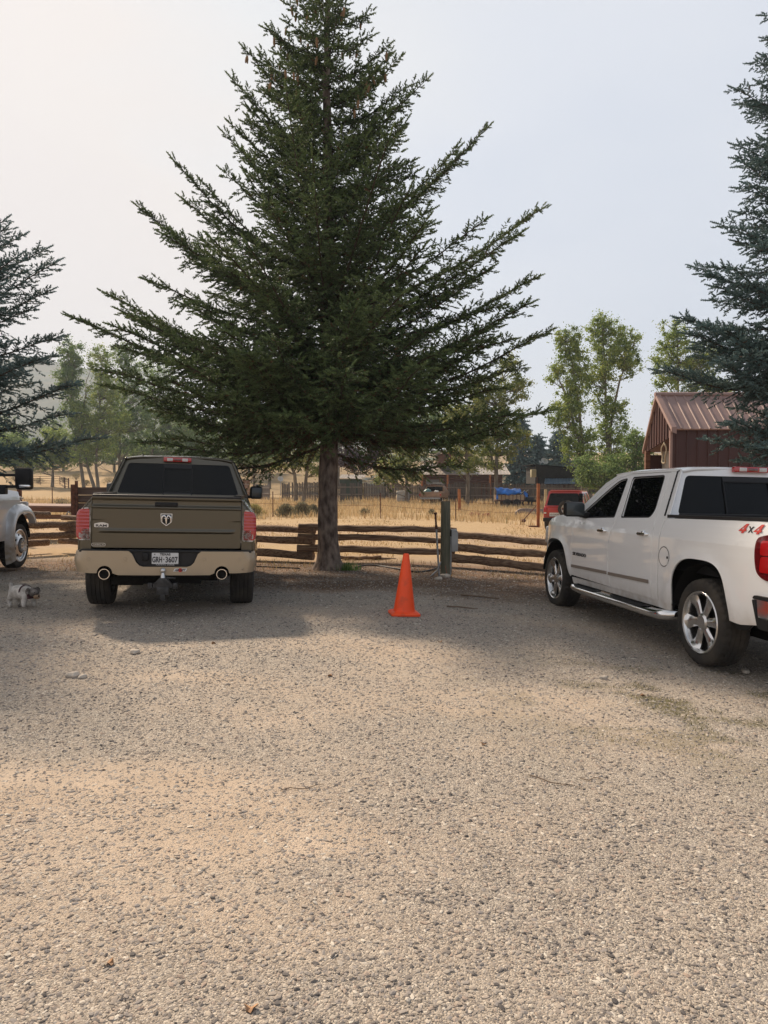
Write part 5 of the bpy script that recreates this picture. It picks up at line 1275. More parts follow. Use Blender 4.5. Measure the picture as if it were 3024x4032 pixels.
# left group up the slope
for i, (lab, Y, tr, el, n) in enumerate([
    ('tall slender cottonwood, leftmost high top beside blue spruce', 97, [[(330, 0), (310, 1780), (285, 1600), (275, 1380)]], [(278, 1390, 55, 70), (270, 1500, 60, 90), (300, 1600, 70, 90), (310, 1720, 75, 80), (290, 1450, 50, 60)], 8500),
    ('leaning twin-trunk cottonwood rising beside olive truck', 96, [[(372, 0), (345, 1840), (320, 1700), (340, 1500)], [(386, 0), (378, 1840), (390, 1650), (400, 1420)]], [(395, 1420, 60, 75), (420, 1540, 80, 90), (350, 1640, 80, 80), (440, 1660, 85, 80), (380, 1750, 90, 70), (330, 1800, 60, 40)], 11500),
    ('wide cottonwood between twin-trunk tree and central spruce', 101, [[(470, 0), (470, 1760), (480, 1600), (500, 1420)]], [(480, 1410, 70, 70), (540, 1500, 90, 90), (490, 1620, 90, 90), (560, 1640, 90, 80), (520, 1760, 100, 70)], 10500),
    ('pale hazy cottonwood behind the spruce bough at left', 106, [[(600, 0), (600, 1750), (620, 1600)]], [(620, 1480, 90, 90), (640, 1600, 100, 90), (600, 1720, 100, 80), (700, 1700, 80, 80)], 9000),
    ('low rounded cottonwood with single trunk by the corral', 98, [[(205, 0), (208, 1850), (215, 1760)]], [(215, 1780, 75, 50), (170, 1820, 60, 35), (260, 1800, 50, 50), (210, 1720, 60, 40)], 6000),
    ('low spreading tree at far left beyond the silver truck', 99, [[(92, 0), (90, 1840), (95, 1780)]], [(90, 1790, 70, 50), (40, 1820, 60, 30), (130, 1830, 50, 25), (70, 1740, 60, 40), (10, 1760, 50, 50)], 6000),
    ('slim grey-trunked tree right of the pickup antenna', 108, [[(605, 0), (603, 1760), (600, 1660)]], [(600, 1800, 60, 40), (560, 1780, 60, 50), (650, 1790, 60, 40)], 4500),
    ('leaning bushy tree above the olive truck roof right side', 110, [[(700, 0), (690, 1780), (660, 1700)]], [(720, 1780, 90, 50), (800, 1760, 80, 60), (760, 1690, 90, 60)], 6500),
    ('faint hazy tree between olive truck and spruce trunk', 112, [[(900, 0), (895, 1760)]], [(880, 1740, 90, 60), (960, 1720, 90, 60), (920, 1660, 90, 50), (840, 1800, 70, 30)], 6500),
    ('hazy tree behind the spruce trunk, left side', 95, [[(1060, 0), (1060, 1760)]], [(1060, 1690, 90, 70), (1120, 1620, 80, 70), (1010, 1640, 80, 60)], 5500),
    ('hazy green tree behind the spruce trunk, right side', 95, [[(1330, 0), (1335, 1760)]], [(1330, 1700, 90, 80), (1400, 1680, 90, 60), (1280, 1770, 60, 50), (1300, 1620, 80, 60)], 6500),
    ('faint far tree in the gap left of the twin-trunk cottonwood', 124, [[(250, 0), (250, 1760)]], [(240, 1760, 90, 70), (170, 1790, 80, 50), (300, 1790, 60, 50), (220, 1680, 60, 50)], 5500),
    ('faint far tree behind the low spreading tree at far left', 126, [[(60, 0), (60, 1760)]], [(60, 1740, 90, 60), (-20, 1760, 90, 60), (110, 1790, 60, 40), (20, 1680, 70, 50)], 5500),
    ('faint far tree between the two tallest left-hand cottonwoods', 122, [[(450, 0), (450, 1760)]], [(420, 1790, 90, 50), (480, 1740, 90, 70), (380, 1700, 70, 60), (540, 1790, 70, 50)], 6500),
    ('faint far tree above the olive truck brake light', 124, [[(660, 0), (660, 1760)]], [(640, 1810, 100, 40), (700, 1700, 110, 70), (780, 1720, 90, 60), (740, 1810, 80, 40)], 7000),
    ('faint far tree above the olive truck right-hand mirror', 120, [[(980, 0), (980, 1760)]], [(900, 1800, 90, 45), (990, 1740, 90, 60), (1060, 1790, 80, 50), (940, 1640, 90, 60)], 7000),
    ('faint far tree behind the log house gable', 118, [[(1760, 0), (1760, 1760)]], [(1700, 1740, 110, 60), (1800, 1700, 110, 80), (1880, 1760, 90, 60), (1620, 1770, 80, 50)], 7500),
    ('hazy tree right of the trunk above the tin-roofed shed', 92, [[(1560, 0), (1560, 1700)]], [(1560, 1680, 100, 60), (1660, 1680, 100, 60), (1500, 1740, 70, 50), (1740, 1640, 90, 70)], 7500)]):
    leafy(lab, atg(tr[0][0][0], Y), [T_(Y, *q) for q in tr], [E_(a, b, c, d, Y) for a, b, c, d in el], n, cw_d if i not in (1, 4) else cw_m, .22, 40+i, tr=.24, clump=.85, per=75, limb=.06)
# conifers in the distance
for i, (px, top, wd, Y, lab) in enumerate([(2050, 1640, 60, 88, 'tall dark far spruce, leftmost of three behind black building'), (2117, 1708, 50, 92, 'small dark far spruce, middle of three behind black building'),
        (2200, 1690, 80, 86, 'broad far spruce behind the black building roof'), (2290, 1800, 60, 90, 'low far spruce peeking between the cottonwoods')]):
    b = atg(px, Y); Hh = at(px, top, Y).z-b.z; R_ = wd*Y/FPX
    spruce('spruce_tree', lab, tuple(b), Hh, (lambda z, H_=Hh, r_=R_: .15+r_*(1-z/H_)**.8), lambda z: -.35, 60, cw_far if False else blue_n, .6, .18, 60+i, k=4.2, tw=.16, group='far dark spruces')

# ------------------------------------------------------------------ sage and shrubs in the field
sage_m = mat('sage_leaves', (.2, .2, .13), .9, trans=.2, attr=('rnd', [(0, (.10, .085, .05)), (.5, (.22, .20, .12)), (1, (.36, .33, .2))]))
rab_m = mat('rabbitbrush_leaves', (.3, .3, .1), .9, trans=.3, attr=('rnd', [(0, (.20, .19, .07)), (.5, (.34, .30, .12)), (1, (.50, .42, .19))]))
def shrub(px, Y, wpx, hpx, lab, seed, kind='sagebrush', m=None, nb=1500, group='sagebrush in the dry field'):
    r = np.random.default_rng(seed); b = atg(px, Y); b.z = float(gz(b.x, b.y)); k = Y/FPX; W, H_ = wpx*k, hpx*k
    root = thing(kind, lab, 'shrub', tuple(b), group=group)
    st = MB()
    for j in range(22):
        a = r.uniform(0, 2*PI); q = r.uniform(.2, 1)
        st.tube([(0, 0, 0), (W*.25*q*math.cos(a), W*.2*q*math.sin(a), H_*.5), (W*.5*q*math.cos(a), W*.35*q*math.sin(a), H_*r.uniform(.6, 1.0))], [.012, .008, .004], 3, cap=False)
    st.build('stems', M['wood_twig'], root)
    x = r.normal(0, W*.24, nb); y = r.normal(0, W*.18, nb); top = H_*(1-.6*np.clip((np.abs(x)/(W*.6))**2, 0, 1)); z = top*r.random(nb)**.7
    a = r.uniform(0, 2*PI, nb); h = r.uniform(.06, .14, nb); w_ = .012+.012*r.random(nb)
    dx, dy = np.cos(a)*w_, np.sin(a)*w_; lx, ly = r.normal(0, .04, nb), r.normal(0, .04, nb)
    V = np.stack([np.stack([x-dx, y-dy, z], 1), np.stack([x+dx, y+dy, z], 1), np.stack([x+lx, y+ly, z+h], 1)], 1).reshape(-1, 3)
    bake('foliage', V, np.arange(nb*3).reshape(-1, 3), m or sage_m, root, attr=('rnd', np.repeat(r.random(nb), 3)))
    return root
shrub(1125, 35.5, 70, 46, 'grey sagebrush just right of the leftmost steel post', 1)
shrub(1190, 36, 70, 52, 'taller purplish sagebrush touching the spruce trunk silhouette', 2)
shrub(1000, 35, 70, 50, 'yellow-green rabbitbrush beside the olive truck mirror', 3, 'rabbitbrush', rab_m)
shrub(1232, 37, 50, 40, 'small sage clump partly hidden by the spruce trunk', 4)
shrub(240, 46, 80, 40, 'sparse dead brush in the gold field by the flatbed headboard', 5, nb=500)
shrub(1435, 37, 45, 26, 'thin dead weed clump right of the spruce trunk', 6, nb=250)
shrub(1700, 40, 30, 22, 'small dry brush behind the rusty water pipe', 7, nb=250)
for i, (px, Y, w_, h_) in enumerate([(430, 102, 60, 26), (300, 108, 50, 24), (470, 112, 60, 24), (340, 100, 40, 20), (250, 104, 40, 22), (150, 103, 50, 20), (60, 106, 60, 20)]):
    shrub(px, Y, w_, h_, ['wide sage patch on hillside nearest olive truck cab', 'sage clump on hillside right of corral tree', 'far sage patch right of the twin-trunk cottonwood', 'small sage by foot of twin-trunk cottonwood', 'sage clump just right of corral gate', 'sage patch behind the corral rails', 'sage patch on hillside above silver truck mirror'][i], 20+i, nb=900, group='sage patches on the hillside')

# ------------------------------------------------------------------ stacked log fence
def log(a, b, r, m, seed, name='rail', parent=None, ends=True):
    rr = random.Random(seed); n = 26; a = Vector(a); b = Vector(b); pts = []; rs = []
    ph = rr.uniform(0, 6)
    for i in range(n+1):
        t = i/n; p = a.lerp(b, t); p += Vector((0, .010*math.sin(t*9+ph), .014*math.sin(t*6+ph*2)+.006*math.sin(t*31+ph))); pts.append(p)
        rs.append(r*(1.06-.16*t)*(1+.05*math.sin(t*23+ph)+.035*math.sin(t*57+2*ph)))
    q = MB().tube(pts, rs, 14, cap=False); nv = 14
    for (ring, sgn) in ((0, -1), (n, 1)):
        c = pts[ring]; v0 = len(q.v); q.v.append(tuple(c)); fs = [(ring*nv+k, ring*nv+(k+1) % nv, v0) for k in range(nv)]
        q.f += fs; q.mi += [1]*nv
    me = bpy.data.meshes.new(name); me.from_pydata(q.v, [], q.f); me.polygons.foreach_set('material_index', q.mi)
    bm = bmesh.new(); bm.from_mesh(me); bmesh.ops.recalc_face_normals(bm, faces=bm.faces); bm.to_mesh(me); bm.free()
    me.polygons.foreach_set('use_smooth', [True]*len(me.polygons)); me.set_sharp_from_angle(angle=math.radians(45))
    return link(name, me, parent, m)
LM = [M['log'], M['log_end']]
def bay(label, rails, cat='fence'):
    ps = [at(a[0], a[1], Ya) for (a, Ya, b, Yb, r) in rails]
    o = ps[-1]; root = thing('log_fence', label, cat, (o.x, o.y, float(g(o.x, o.y))), group='bays of the stacked log fence')
    for i, (a, Ya, b, Yb, r) in enumerate(rails):
        p = at(a[0], a[1], Ya); q = at(b[0], b[1], Yb); ob = log(p-root.location, q-root.location, r, LM, i+int(a[0]), parent=root)
    return root
bay('middle fence bay of three stacked logs crossing behind the spruce trunk', [((1176, 2073), 15.0, (1797, 2090), 15.0, .068), ((1172, 2111), 15.0, (1790, 2128), 15.0, .064), ((1170, 2160), 15.0, (1790, 2171), 15.0, .075)])
bay('left fence bay of logs running behind the olive truck', [((1240, 2092), 14.95, (245, 2040), 17.2, .066), ((1236, 2134), 14.95, (240, 2082), 17.2, .074), ((1234, 2190), 14.95, (238, 2128), 17.2, .080)])
bay('far-left fence bay of peeled logs beside the silver truck', [((195, 2026), 17.1, (-330, 2030), 15.0, .062), ((300, 2062), 17.15, (-330, 2085), 15.0, .075), ((300, 2103), 17.15, (-330, 2140), 15.0, .075), ((190, 2135), 17.1, (-330, 2190), 15.0, .08)])
bay('right fence bay of three logs ending at the white truck', [((1742, 2105), 14.9, (2330, 2145), 14.3, .070), ((1738, 2148), 14.9, (2330, 2200), 14.3, .080), ((1734, 2195), 14.9, (2330, 2250), 14.3, .085)])
pr = atg(1500, 15.6); 
tag(log((atg(1250, 15.3)+Vector((0, 0, .07))), (atg(1500, 15.6)+Vector((0, 0, .05))), .04, LM, 5, 'fallen_rail'), 'thin dark fallen rail on the ground right of the trunk', 'log')

# ------------------------------------------------------------------ green post with meter box, water pipe, cone
pb = atg(1755, 12.8); 
post = thing('treated_post', 'thick green treated post standing in front of the log fence', 'post', tuple(pb))
MB().lathe([(-.1, .086), (.5, .084), (1.0, .083), (1.302, .080), (1.308, .074), (1.31, .0005)], 28, 'Z', rfn=lambda j, k: .002*math.sin(k*2.7+j)).build('post_shaft', M['treated'], post, smooth=50)
MB().tube([(.055, -.02, .0), (.09, -.02, .05), (.092, -.02, .70)], .018, 10).build('conduit', M['galv'], post, smooth=50)
MB().tube([(-.30, -.08, -.02), (-.14, -.05, .12), (-.08, -.02, .26)], .014, 8).build('conduit', M['galv'], post, smooth=50)
MB().tube([(.01, -.095, .0), (.012, -.092, .08), (-.01, -.09, .2)], .005, 5).build('ground_wire', mat('copper_wire', (.35, .12, .07), .5, metal=.6), post)
ub = thing('meter_box', 'grey electrical box fixed to the right side of green post', 'electrical box', (pb.x+.155, pb.y-.01, pb.z+.63))
b = MB(); b.add([(-.055, -.06, -.19), (.045, -.06, -.19), (.055, -.06, -.16), (.055, -.06, .12), (.035, -.06, .19), (-.055, -.06, .19)] + [(-.055, .07, -.19), (.045, .07, -.19), (.055, .07, -.16), (.055, .07, .12), (.035, .07, .19), (-.055, .07, .19)],
                [(0, 1, 2, 3, 4, 5), (11, 10, 9, 8, 7, 6)]+[(i, (i+1) % 6, (i+1) % 6+6, i+6) for i in range(6)])
b.build('box_body', M['grey_box'], ub, bevel=.006)
MB().box((-.0, -.065, .155), (.108, .012, .012)).build('lid_seam', M['galv'], ub); MB().box((-.058, 0, 0), (.02, .05, .36)).build('mount_bracket', M['dark'], ub)
hb = at(1730, 2270, 12.7); ht = at(1714, 2018, 12.75); hz = float(g(hb.x, hb.y))
hy = thing('water_standpipe', 'slim leaning standpipe with rusty head, left of green post', 'standpipe', (hb.x, hb.y, hz)); dv = ht-Vector((hb.x, hb.y, hz))
MB().tube([(0, 0, -.05), tuple(dv*.76)], .017, 12).build('pipe', M['galv'], hy, smooth=50)
q = MB(); q.tube([tuple(dv*.74), tuple(dv*.80)], .024, 12); q.tube([tuple(dv*.80), tuple(dv*.97)], .017, 12); q.tube([tuple(dv*.97), tuple(dv*1.0)], .03, 12); q.tube([tuple(dv*.85), tuple(dv*.85+Vector((.0, -.05, -.01)))], .012, 8)
q.build('pipe_head', M['rust'], hy, smooth=40)
ch = atg(1450, 14.2); hose = []
for k in range(15):
    px = 1400+ (1735-1400)*k/14; p = atg(px, 13.7+.5*math.sin(k*.5)); hose.append((p.x, p.y, float(gz(p.x, p.y))+.02+.01*math.sin(k)))
tag(MB().tube(hose, .016, 8).build('hose', mat('black_hose', (.03, .028, .03), .6), smooth=50), 'black hose trailing over the stones left of the green post', 'hose')
hose = []
for k in range(12):
    px = 960+(1180-960)*k/11; p = atg(px, 13.9-.04*k); hose.append((p.x, p.y, float(gz(p.x, p.y))+.02))
tag(MB().tube(hose, .012, 6).build('hose', M['black']), 'thin dark hose on ground between olive truck and trunk', 'hose')

cp = at(1591, 2418, 8.66); cn = thing('traffic_cone', 'bright orange traffic cone standing alone on the gravel', 'traffic cone', (cp.x, cp.y, float(gz(cp.x, cp.y))+.008), rot=(0, math.radians(2.0), .15))
MB().lathe([(.035, .135), (.05, .126), (.09, .121), (.70, .036), (.712, .030), (.716, .024), (.700, .022), (.06, .10)], 48, 'Z').build('cone_body', M['orange'], cn, smooth=40)
bs = MB(); s_ = .172
ol = rp([(-s_, -s_, .05), (s_, -s_, .05), (s_, s_, .05), (-s_, s_, .05)]); oi = [(x*.8, y*.8) for x, y in ol]; m_ = len(ol)
bs.add([(x, y, 0) for x, y in ol]+[(x, y, .020) for x, y in ol]+[(x*.97, y*.97, .026) for x, y in ol]+[(x, y, .040) for x, y in oi]+[(0, 0, .042)],
       [(i, (i+1) % m_, m_+(i+1) % m_, m_+i) for i in range(m_)]+[(m_+i, m_+(i+1) % m_, 2*m_+(i+1) % m_, 2*m_+i) for i in range(m_)]+[(2*m_+i, 2*m_+(i+1) % m_, 3*m_+(i+1) % m_, 3*m_+i) for i in range(m_)]+[(3*m_+i, 3*m_+(i+1) % m_, 4*m_) for i in range(m_)])
bs.build('cone_base', M['orange'], cn, smooth=30)

# ------------------------------------------------------------------ wire fence, lone posts
wf = thing('wire_fence', 'thin wire fence on dark steel posts across the gold field', 'fence', tuple(atg(1498, 34.5)))
wl = []
TP_ = [(-900, 44, 1.2), (205, 40.5, 1.35), (1074, 35.5, 1.17), (1498, 34.6, 1.15), (1795, 34.3, 1.0), (2116, 33.8, 1.1)]
for px, Y, h in TP_:
    p = atg(px, Y); p.z = float(gz(p.x, p.y)); q = p-wf.location; wl.append((q, h))
    if px in (2116, -900): continue
    b = MB(); b.box((q.x, q.y, q.z+h/2), (.045, .012, h+.1)); b.box((q.x, q.y+.018, q.z+h/2), (.012, .04, h+.1))
    for k in range(10): b.box((q.x, q.y-.012, q.z+h*(.15+.085*k)), (.02, .016, .02))
    b.build('t_post', M['rust'], wf)
for fz in (.55, .92):
    pts = []
    for (a, ha), (b_, hb_) in zip(wl[:-1], wl[1:]):
        for k in range(6):
            t_ = k/6; p = a.lerp(b_, t_); pts.append(p+Vector((0, -.02, (ha*(1-t_)+hb_*t_)*fz-.25*t_*(1-t_))))
    pts.append(wl[-1][0]+Vector((0, 0, 1.0*fz))); MB().tube(pts, .006, 4).build('wire', M['rust'], wf)
def post_(px, Y, pyt, w_, m_, lab, name='wooden_post', lean=0, pyb=None, r=True):
    p = atg(px, Y); p.z = float(gz(p.x, p.y)); h = at(px, pyt, Y).z-p.z; o = thing(name, lab, 'post', tuple(p))
    b = MB()
    if r: b.tube([(0, 0, -.1), (lean*.5, 0, h*.5), (lean, 0, h)], [w_/2*1.05, w_/2, w_/2*.95], 14)
    else: b.beam((0, 0, -.1), (lean, 0, h), w_, w_, up=(0, 1, 0))
    b.build('post_shaft', m_, o, smooth=40); MB().lathe([(0, w_*.52), (.01, w_*.48), (.012, .0005)], 14, 'Z', c=(lean, 0, h)).build('post_top', m_, o); return o
op = post_(2120, 32.3, 1905, .12, M['orangewood'], 'square orange-brown post in the field left of red car', r=False)
MB().box((-.22, -.05, .04), (.42, .12, .07)).build('foot_block', M['brownwood'], op)
post_(2149, 38, 1928, .15, M['palewood'], 'pale round post close to the red car')
post_(1810, 47, 1926, .20, M['orangewood'], 'short thick brown post before the board fence', lean=-.03)
post_(76, 19.5, 1905, .09, M['rust'], 'square rusty steel post behind the silver truck mirror', r=False)
pk = at(2140, 2000, 33); 
dg = thing('long_bar', 'long rusty bar with clod leaning toward orange post', 'tool', tuple(atg(2062, 33.5)))
e_ = at(2115, 1988, 33)-dg.location; MB().tube([(0, 0, .25), tuple(e_)], .02, 6).build('bar_shaft', M['rust'], dg); MB().ball((0, 0, .22), .10, 6, sc_=(1.2, 1, .8)).build('bar_head', M['rust'], dg)
bl = thing('grey_slab', 'low rounded grey slab lying beyond the orange post', 'slab', tuple(atg(2090, 45)))
b = MB(); ol = rp([(-.95, 0, .05), (.95, 0, .05), (.95, .36, .12), (-.62, .42, .3), (-.95, .16, .1)]); b.add([(x, 0, z) for x, z in ol]+[(x, .25, z) for x, z in ol], [tuple(range(len(ol))), tuple(range(2*len(ol)-1, len(ol)-1, -1))]+[(i, (i+1) % len(ol), len(ol)+(i+1) % len(ol), len(ol)+i) for i in range(len(ol))])
b.build('slab_body', mat('grey_stone', (.20, .17, .16), .9, var=.3, scale=6), bl)
rk = []
bk = MB(); r_ = random.Random(4)
for k in range(34):
    p = atg(r_.uniform(1850, 1925), r_.uniform(40, 43)); bk.box((p.x, p.y, float(gz(p.x, p.y))+r_.uniform(.03, .16)), (r_.uniform(.12, .3), .12, r_.uniform(.06, .12)), Matrix.Rotation(r_.uniform(0, 3), 3, 'Z'))
tag(bk.build('brick_heap', mat('broken_brick', (.30, .12, .07), .9, var=.3, scale=8)), 'low heap of broken red-brown bricks in the dry field', 'heap', kind='stuff')

# ------------------------------------------------------------------ board fence
def board_fence(lab, p0, p1, h, seed, w_=.135, m_=None):
    r = random.Random(seed); a = Vector(p0); b = Vector(p1); d = (b-a); d.z = 0; L = d.length; d.normalize(); nr = Vector((d.y, -d.x, 0))
    if nr.y > 0: nr = -nr
    root = thing('board_fence', lab, 'fence', tuple(a)); q = MB(); x = 0; R = Matrix((d, nr, Vector((0, 0, 1)))).transposed()
    while x < L:
        if r.random() > .07:
            hh = h*r.uniform(.94, 1.03)+.06*math.sin(x*.4); c = d*x; gzv = float(g(a.x+c.x, a.y+c.y))-a.z
            q.box(c+Vector((0, 0, gzv+hh/2)), (w_*r.uniform(.8, 1.0), .022, hh), R @ Matrix.Rotation(r.uniform(-.012, .012), 3, 'Y'))
        x += w_*1.06
    q.build('boards', m_ or M['greywood'], root)
    rl = MB()
    for z in (.42, .80):
        for k in range(int(L/3)+1):
            c0 = d*(k*3); c1 = d*min(L, k*3+3); z0 = float(g(a.x+c0.x, a.y+c0.y))-a.z; z1 = float(g(a.x+c1.x, a.y+c1.y))-a.z
            rl.beam(c0+nr*.035+Vector((0, 0, z0+h*z)), c1+nr*.035+Vector((0, 0, z1+h*z)), .04, .09)
    rl.build('rails', mat('pale_rail', (.20, .17, .15), .9, var=.2), root)
    for k in range(int(L/3)+1):
        c = d*(k*3); z0 = float(g(a.x+c.x, a.y+c.y))-a.z
        MB().box(c+nr*.07+Vector((0, 0, z0+h*.5)), (.09, .09, h*1.03), R).build('fence_post', M['greywood'], root)
    return root
f0 = atg(1112, 63.5); f1 = atg(1320, 64.5)
board_fence('grey weathered board fence left of the big trunk', atg(1112, 63.5), atg(1720, 66), 1.66, 1)
board_fence('grey board fence running right towards red car', atg(1722, 66), atg(2560, 60), 1.80, 2)
board_fence('short grey leaning board panel beside the dish', atg(1030, 74), atg(1062, 72), 1.5, 3)
board_fence('dark brown board wall behind the olive truck mirror', atg(915, 76), atg(982, 75), 1.9, 4, m_=M['brownwood'])
# satellite dishes
def dish(pt, r, lab, tilt=.5, mast=1.0):
    o = thing('satellite_dish', lab, 'satellite dish', tuple(pt))
    b = MB().lathe([(0, .001), (.02, r*.4), (.07*r/.4, r*.8), (.11*r/.4, r), (.10*r/.4, r*.98)], 24, 'Y'); m_ = b.build('dish_bowl', M['dish'], o, smooth=50); m_.rotation_euler = (tilt, 0, .35)
    MB().tube([(0, .05, -mast), (0, .05, 0)], .03, 8).build('mast', M['galv'], o); MB().tube([(0, 0, -.1), (0, -.35, .12)], .015, 6).build('feed_arm', M['galv'], o); return o
dish(at(1104, 1886, 70), .28, 'tilted satellite dish at the left end of board fence', 2.7, 1.6)

# ------------------------------------------------------------------ log house, sheds, black building
def corr_roof(a, b, c, d, name, m_, parent, nr=24, ribh=.03):
    """a,b eave ends; d,c ridge ends"""
    a, b, c, d = map(Vector, (a, b, c, d)); nrm = (b-a).cross(d-a).normalized(); nrm = nrm if nrm.z > 0 else -nrm
    q = MB(); vs = [a, b, c, d]+[v-nrm*.04 for v in (a, b, c, d)]
    q.add(vs, [(0, 1, 2, 3), (7, 6, 5, 4), (0, 4, 5, 1), (1, 5, 6, 2), (2, 6, 7, 3), (3, 7, 4, 0)])
    for k in range(nr+1):
        t = (k+.0)/nr; p = a.lerp(b, t)+nrm*.002; e = d.lerp(c, t)+nrm*.002; w_ = (b-a).normalized()*.035
        q.add([p-w_, p+w_, p+w_*.45+nrm*ribh, p-w_*.45+nrm*ribh, e-w_, e+w_, e+w_*.45+nrm*ribh, e-w_*.45+nrm*ribh], [(0, 1, 2, 3), (7, 6, 5, 4), (0, 3, 7, 4), (1, 5, 6, 2), (3, 2, 6, 7)])
    return q.build(name, m_, parent)
hY = 78; hb0 = atg(1790, hY); house = thing('log_house', 'brown log house with tin roof and small gable above board fence', 'house', tuple(hb0)); L0 = house.location
def lp(px, py, Y): return at(px, py, Y)-L0
e0, e1 = lp(1625, 1868, hY), lp(2010, 1868, hY); r0, r1 = lp(1660, 1828, hY+5), lp(1985, 1828, hY+5)
corr_roof(e0+Vector((0, 0, 0)), e1, r1, r0, 'roof', M['tinroof'], house, 30)
hw = MB(); x0, x1 = lp(1660, 1868, hY).x, lp(1985, 1868, hY).x; zt = e0.z-.05
for k in range(int(zt/.26)+2): hw.tube([(x0, 1.2, .13+.26*k), (x1, 1.2, .13+.26*k)], .14, 8)
hw.box(((x0+x1)/2, 3.4, zt/2), (x1-x0-.1, 4.2, zt)); hw.build('wall', M['housewall'], house, smooth=40)
for px in (1662, 1763, 1930): MB().tube([tuple(Vector((lp(px, 1868, hY).x, .1, 0))), tuple(Vector((lp(px, 1868, hY).x, .1, zt)))], .11, 8).build('porch_post', M['orangewood'], house)
wx0, wx1 = lp(1680, 1890, hY).x, lp(1732, 1890, hY).x; wz0, wz1 = lp(1680, 1906, hY).z, lp(1680, 1888, hY).z
wd_ = MB().box(((wx0+wx1)/2, 1.02, (wz0+wz1)/2), (wx1-wx0+.16, .06, wz1-wz0+.16)).build('window', M['brownwood'], house)
MB().box(((wx0+wx1)/2, .98, (wz0+wz1)/2), (wx1-wx0, .03, wz1-wz0)).build('pane', mat('grey_pane', (.14, .15, .16), .3), wd_)
wx0 = lp(1737, 1890, hY).x
wd_ = MB().box((wx0+.12, 1.0, (wz0+wz1)/2+.05), (.34, .06, .5)).build('window', M['palewood'], house); MB().box((wx0+.12, .96, (wz0+wz1)/2+.05), (.24, .03, .38)).build('pane', M['pane'], wd_)
ga, gb, gc = lp(1712, 1790, hY+1), lp(1774, 1767, hY+1), lp(1835, 1790, hY+1); gl_ = MB()
gl_.add([tuple(ga+Vector((.4, 0, -1.05))), tuple(gc+Vector((-.4, 0, -1.05))), tuple(gc+Vector((-.3, 0, -.06))), tuple(gb+Vector((0, 0, -.08))), tuple(ga+Vector((.3, 0, -.06)))] + [tuple(v+Vector((0, 3, 0))) for v in (ga+Vector((.4, 0, -1.05)), gc+Vector((-.4, 0, -1.05)), gc+Vector((-.3, 0, -.06)), gb+Vector((0, 0, -.08)), ga+Vector((.3, 0, -.06)))],
        [(0, 1, 2, 3, 4), (9, 8, 7, 6, 5)]+[(i, (i+1) % 5, (i+1) % 5+5, i+5) for i in range(5)]); gl_.build('gable_wall', M['housewall'], house)
rf = MB()
for a_, b_ in ((ga, gb), (gb, gc)):
    f_ = Vector((0, -.5, 0)); k_ = Vector((0, 3.2, 0)); u_ = Vector((0, 0, .10)); rf.add([tuple(v) for v in (a_+f_, b_+f_, b_+k_, a_+k_, a_+f_+u_, b_+f_+u_, b_+k_+u_, a_+k_+u_)], [(0, 1, 2, 3), (7, 6, 5, 4), (0, 4, 5, 1), (1, 5, 6, 2), (2, 6, 7, 3), (3, 7, 4, 0)])
rf.build('gable_roof', M['tinroof'], house)

s0 = atg(1390, 71); sh = thing('low_shed', 'low dark green shed with pale lean-to roof behind the fence', 'shed', tuple(s0)); L0 = sh.location
a_, b_ = lp(1335, 1882, 71), lp(1428, 1886, 71); c_, d_ = lp(1442, 1870, 73.5), lp(1345, 1868, 73.5); corr_roof(a_, b_, c_, d_, 'roof', M['tinroof'], sh, 10)
q = MB(); q.box(((a_.x+b_.x)/2, 1.3, a_.z/2-.05), (b_.x-a_.x-.1, 2.2, a_.z-.1)); q.build('wall', mat('dark_green_board', (.03, .05, .04), .8), sh); MB().box((b_.x+.02, .6, a_.z/2), (.7, .1, a_.z-.15)).build('side_wall', M['palewood'], sh)
tp = thing('scrap_pile', 'pale tarps and scrap heaped behind fence, right of low shed', 'pile', tuple(atg(1475, 70))); L0 = tp.location
q = MB(); r_ = random.Random(8); tz = lp(1475, 1868, 70).z
for k in range(16): 
    x_ = r_.uniform(-.9, .9); q.box((x_, r_.uniform(0, 1), tz*r_.uniform(.5, .98)), (r_.uniform(.3, 1), .5, r_.uniform(.05, .3)), Matrix.Rotation(r_.uniform(-.3, .3), 3, 'Y'))
q.box((0, .5, tz*.35), (2, 1, tz*.7)); q.build('sheeting', mat('pale_sheeting', (.62, .56, .45), .7, col2=(.3, .4, .45), scale=3), tp)

bb0 = atg(2185, 64); blk = thing('black_building', 'black board building with air conditioner and blue lean-to roof', 'building', tuple(bb0)); L0 = blk.location
tl, tr_, bl_, br_ = lp(2108, 1832, 64), lp(2262, 1846, 64), lp(2112, 1878, 64), lp(2262, 1882, 64)
q = MB()
for k in range(9):
    t0, t1 = k/9, (k+1)/9-.012; A1, A2 = tl.lerp(bl_, t0), tl.lerp(bl_, t1); B1, B2 = tr_.lerp(br_, t0), tr_.lerp(br_, t1)
    q.add([tuple(v) for v in (A1, B1, B2, A2)]+[tuple(v+Vector((0, .05, 0))) for v in (A1, B1, B2, A2)], [(0, 1, 2, 3), (7, 6, 5, 4), (0, 4, 5, 1), (1, 5, 6, 2), (2, 6, 7, 3), (3, 7, 4, 0)])
q.box(((tl.x+tr_.x)/2, 2.3, tl.z*.75), (tr_.x-tl.x-.1, 4.2, tl.z*.44)); q.build('upper_wall', M['blackwall'], blk)
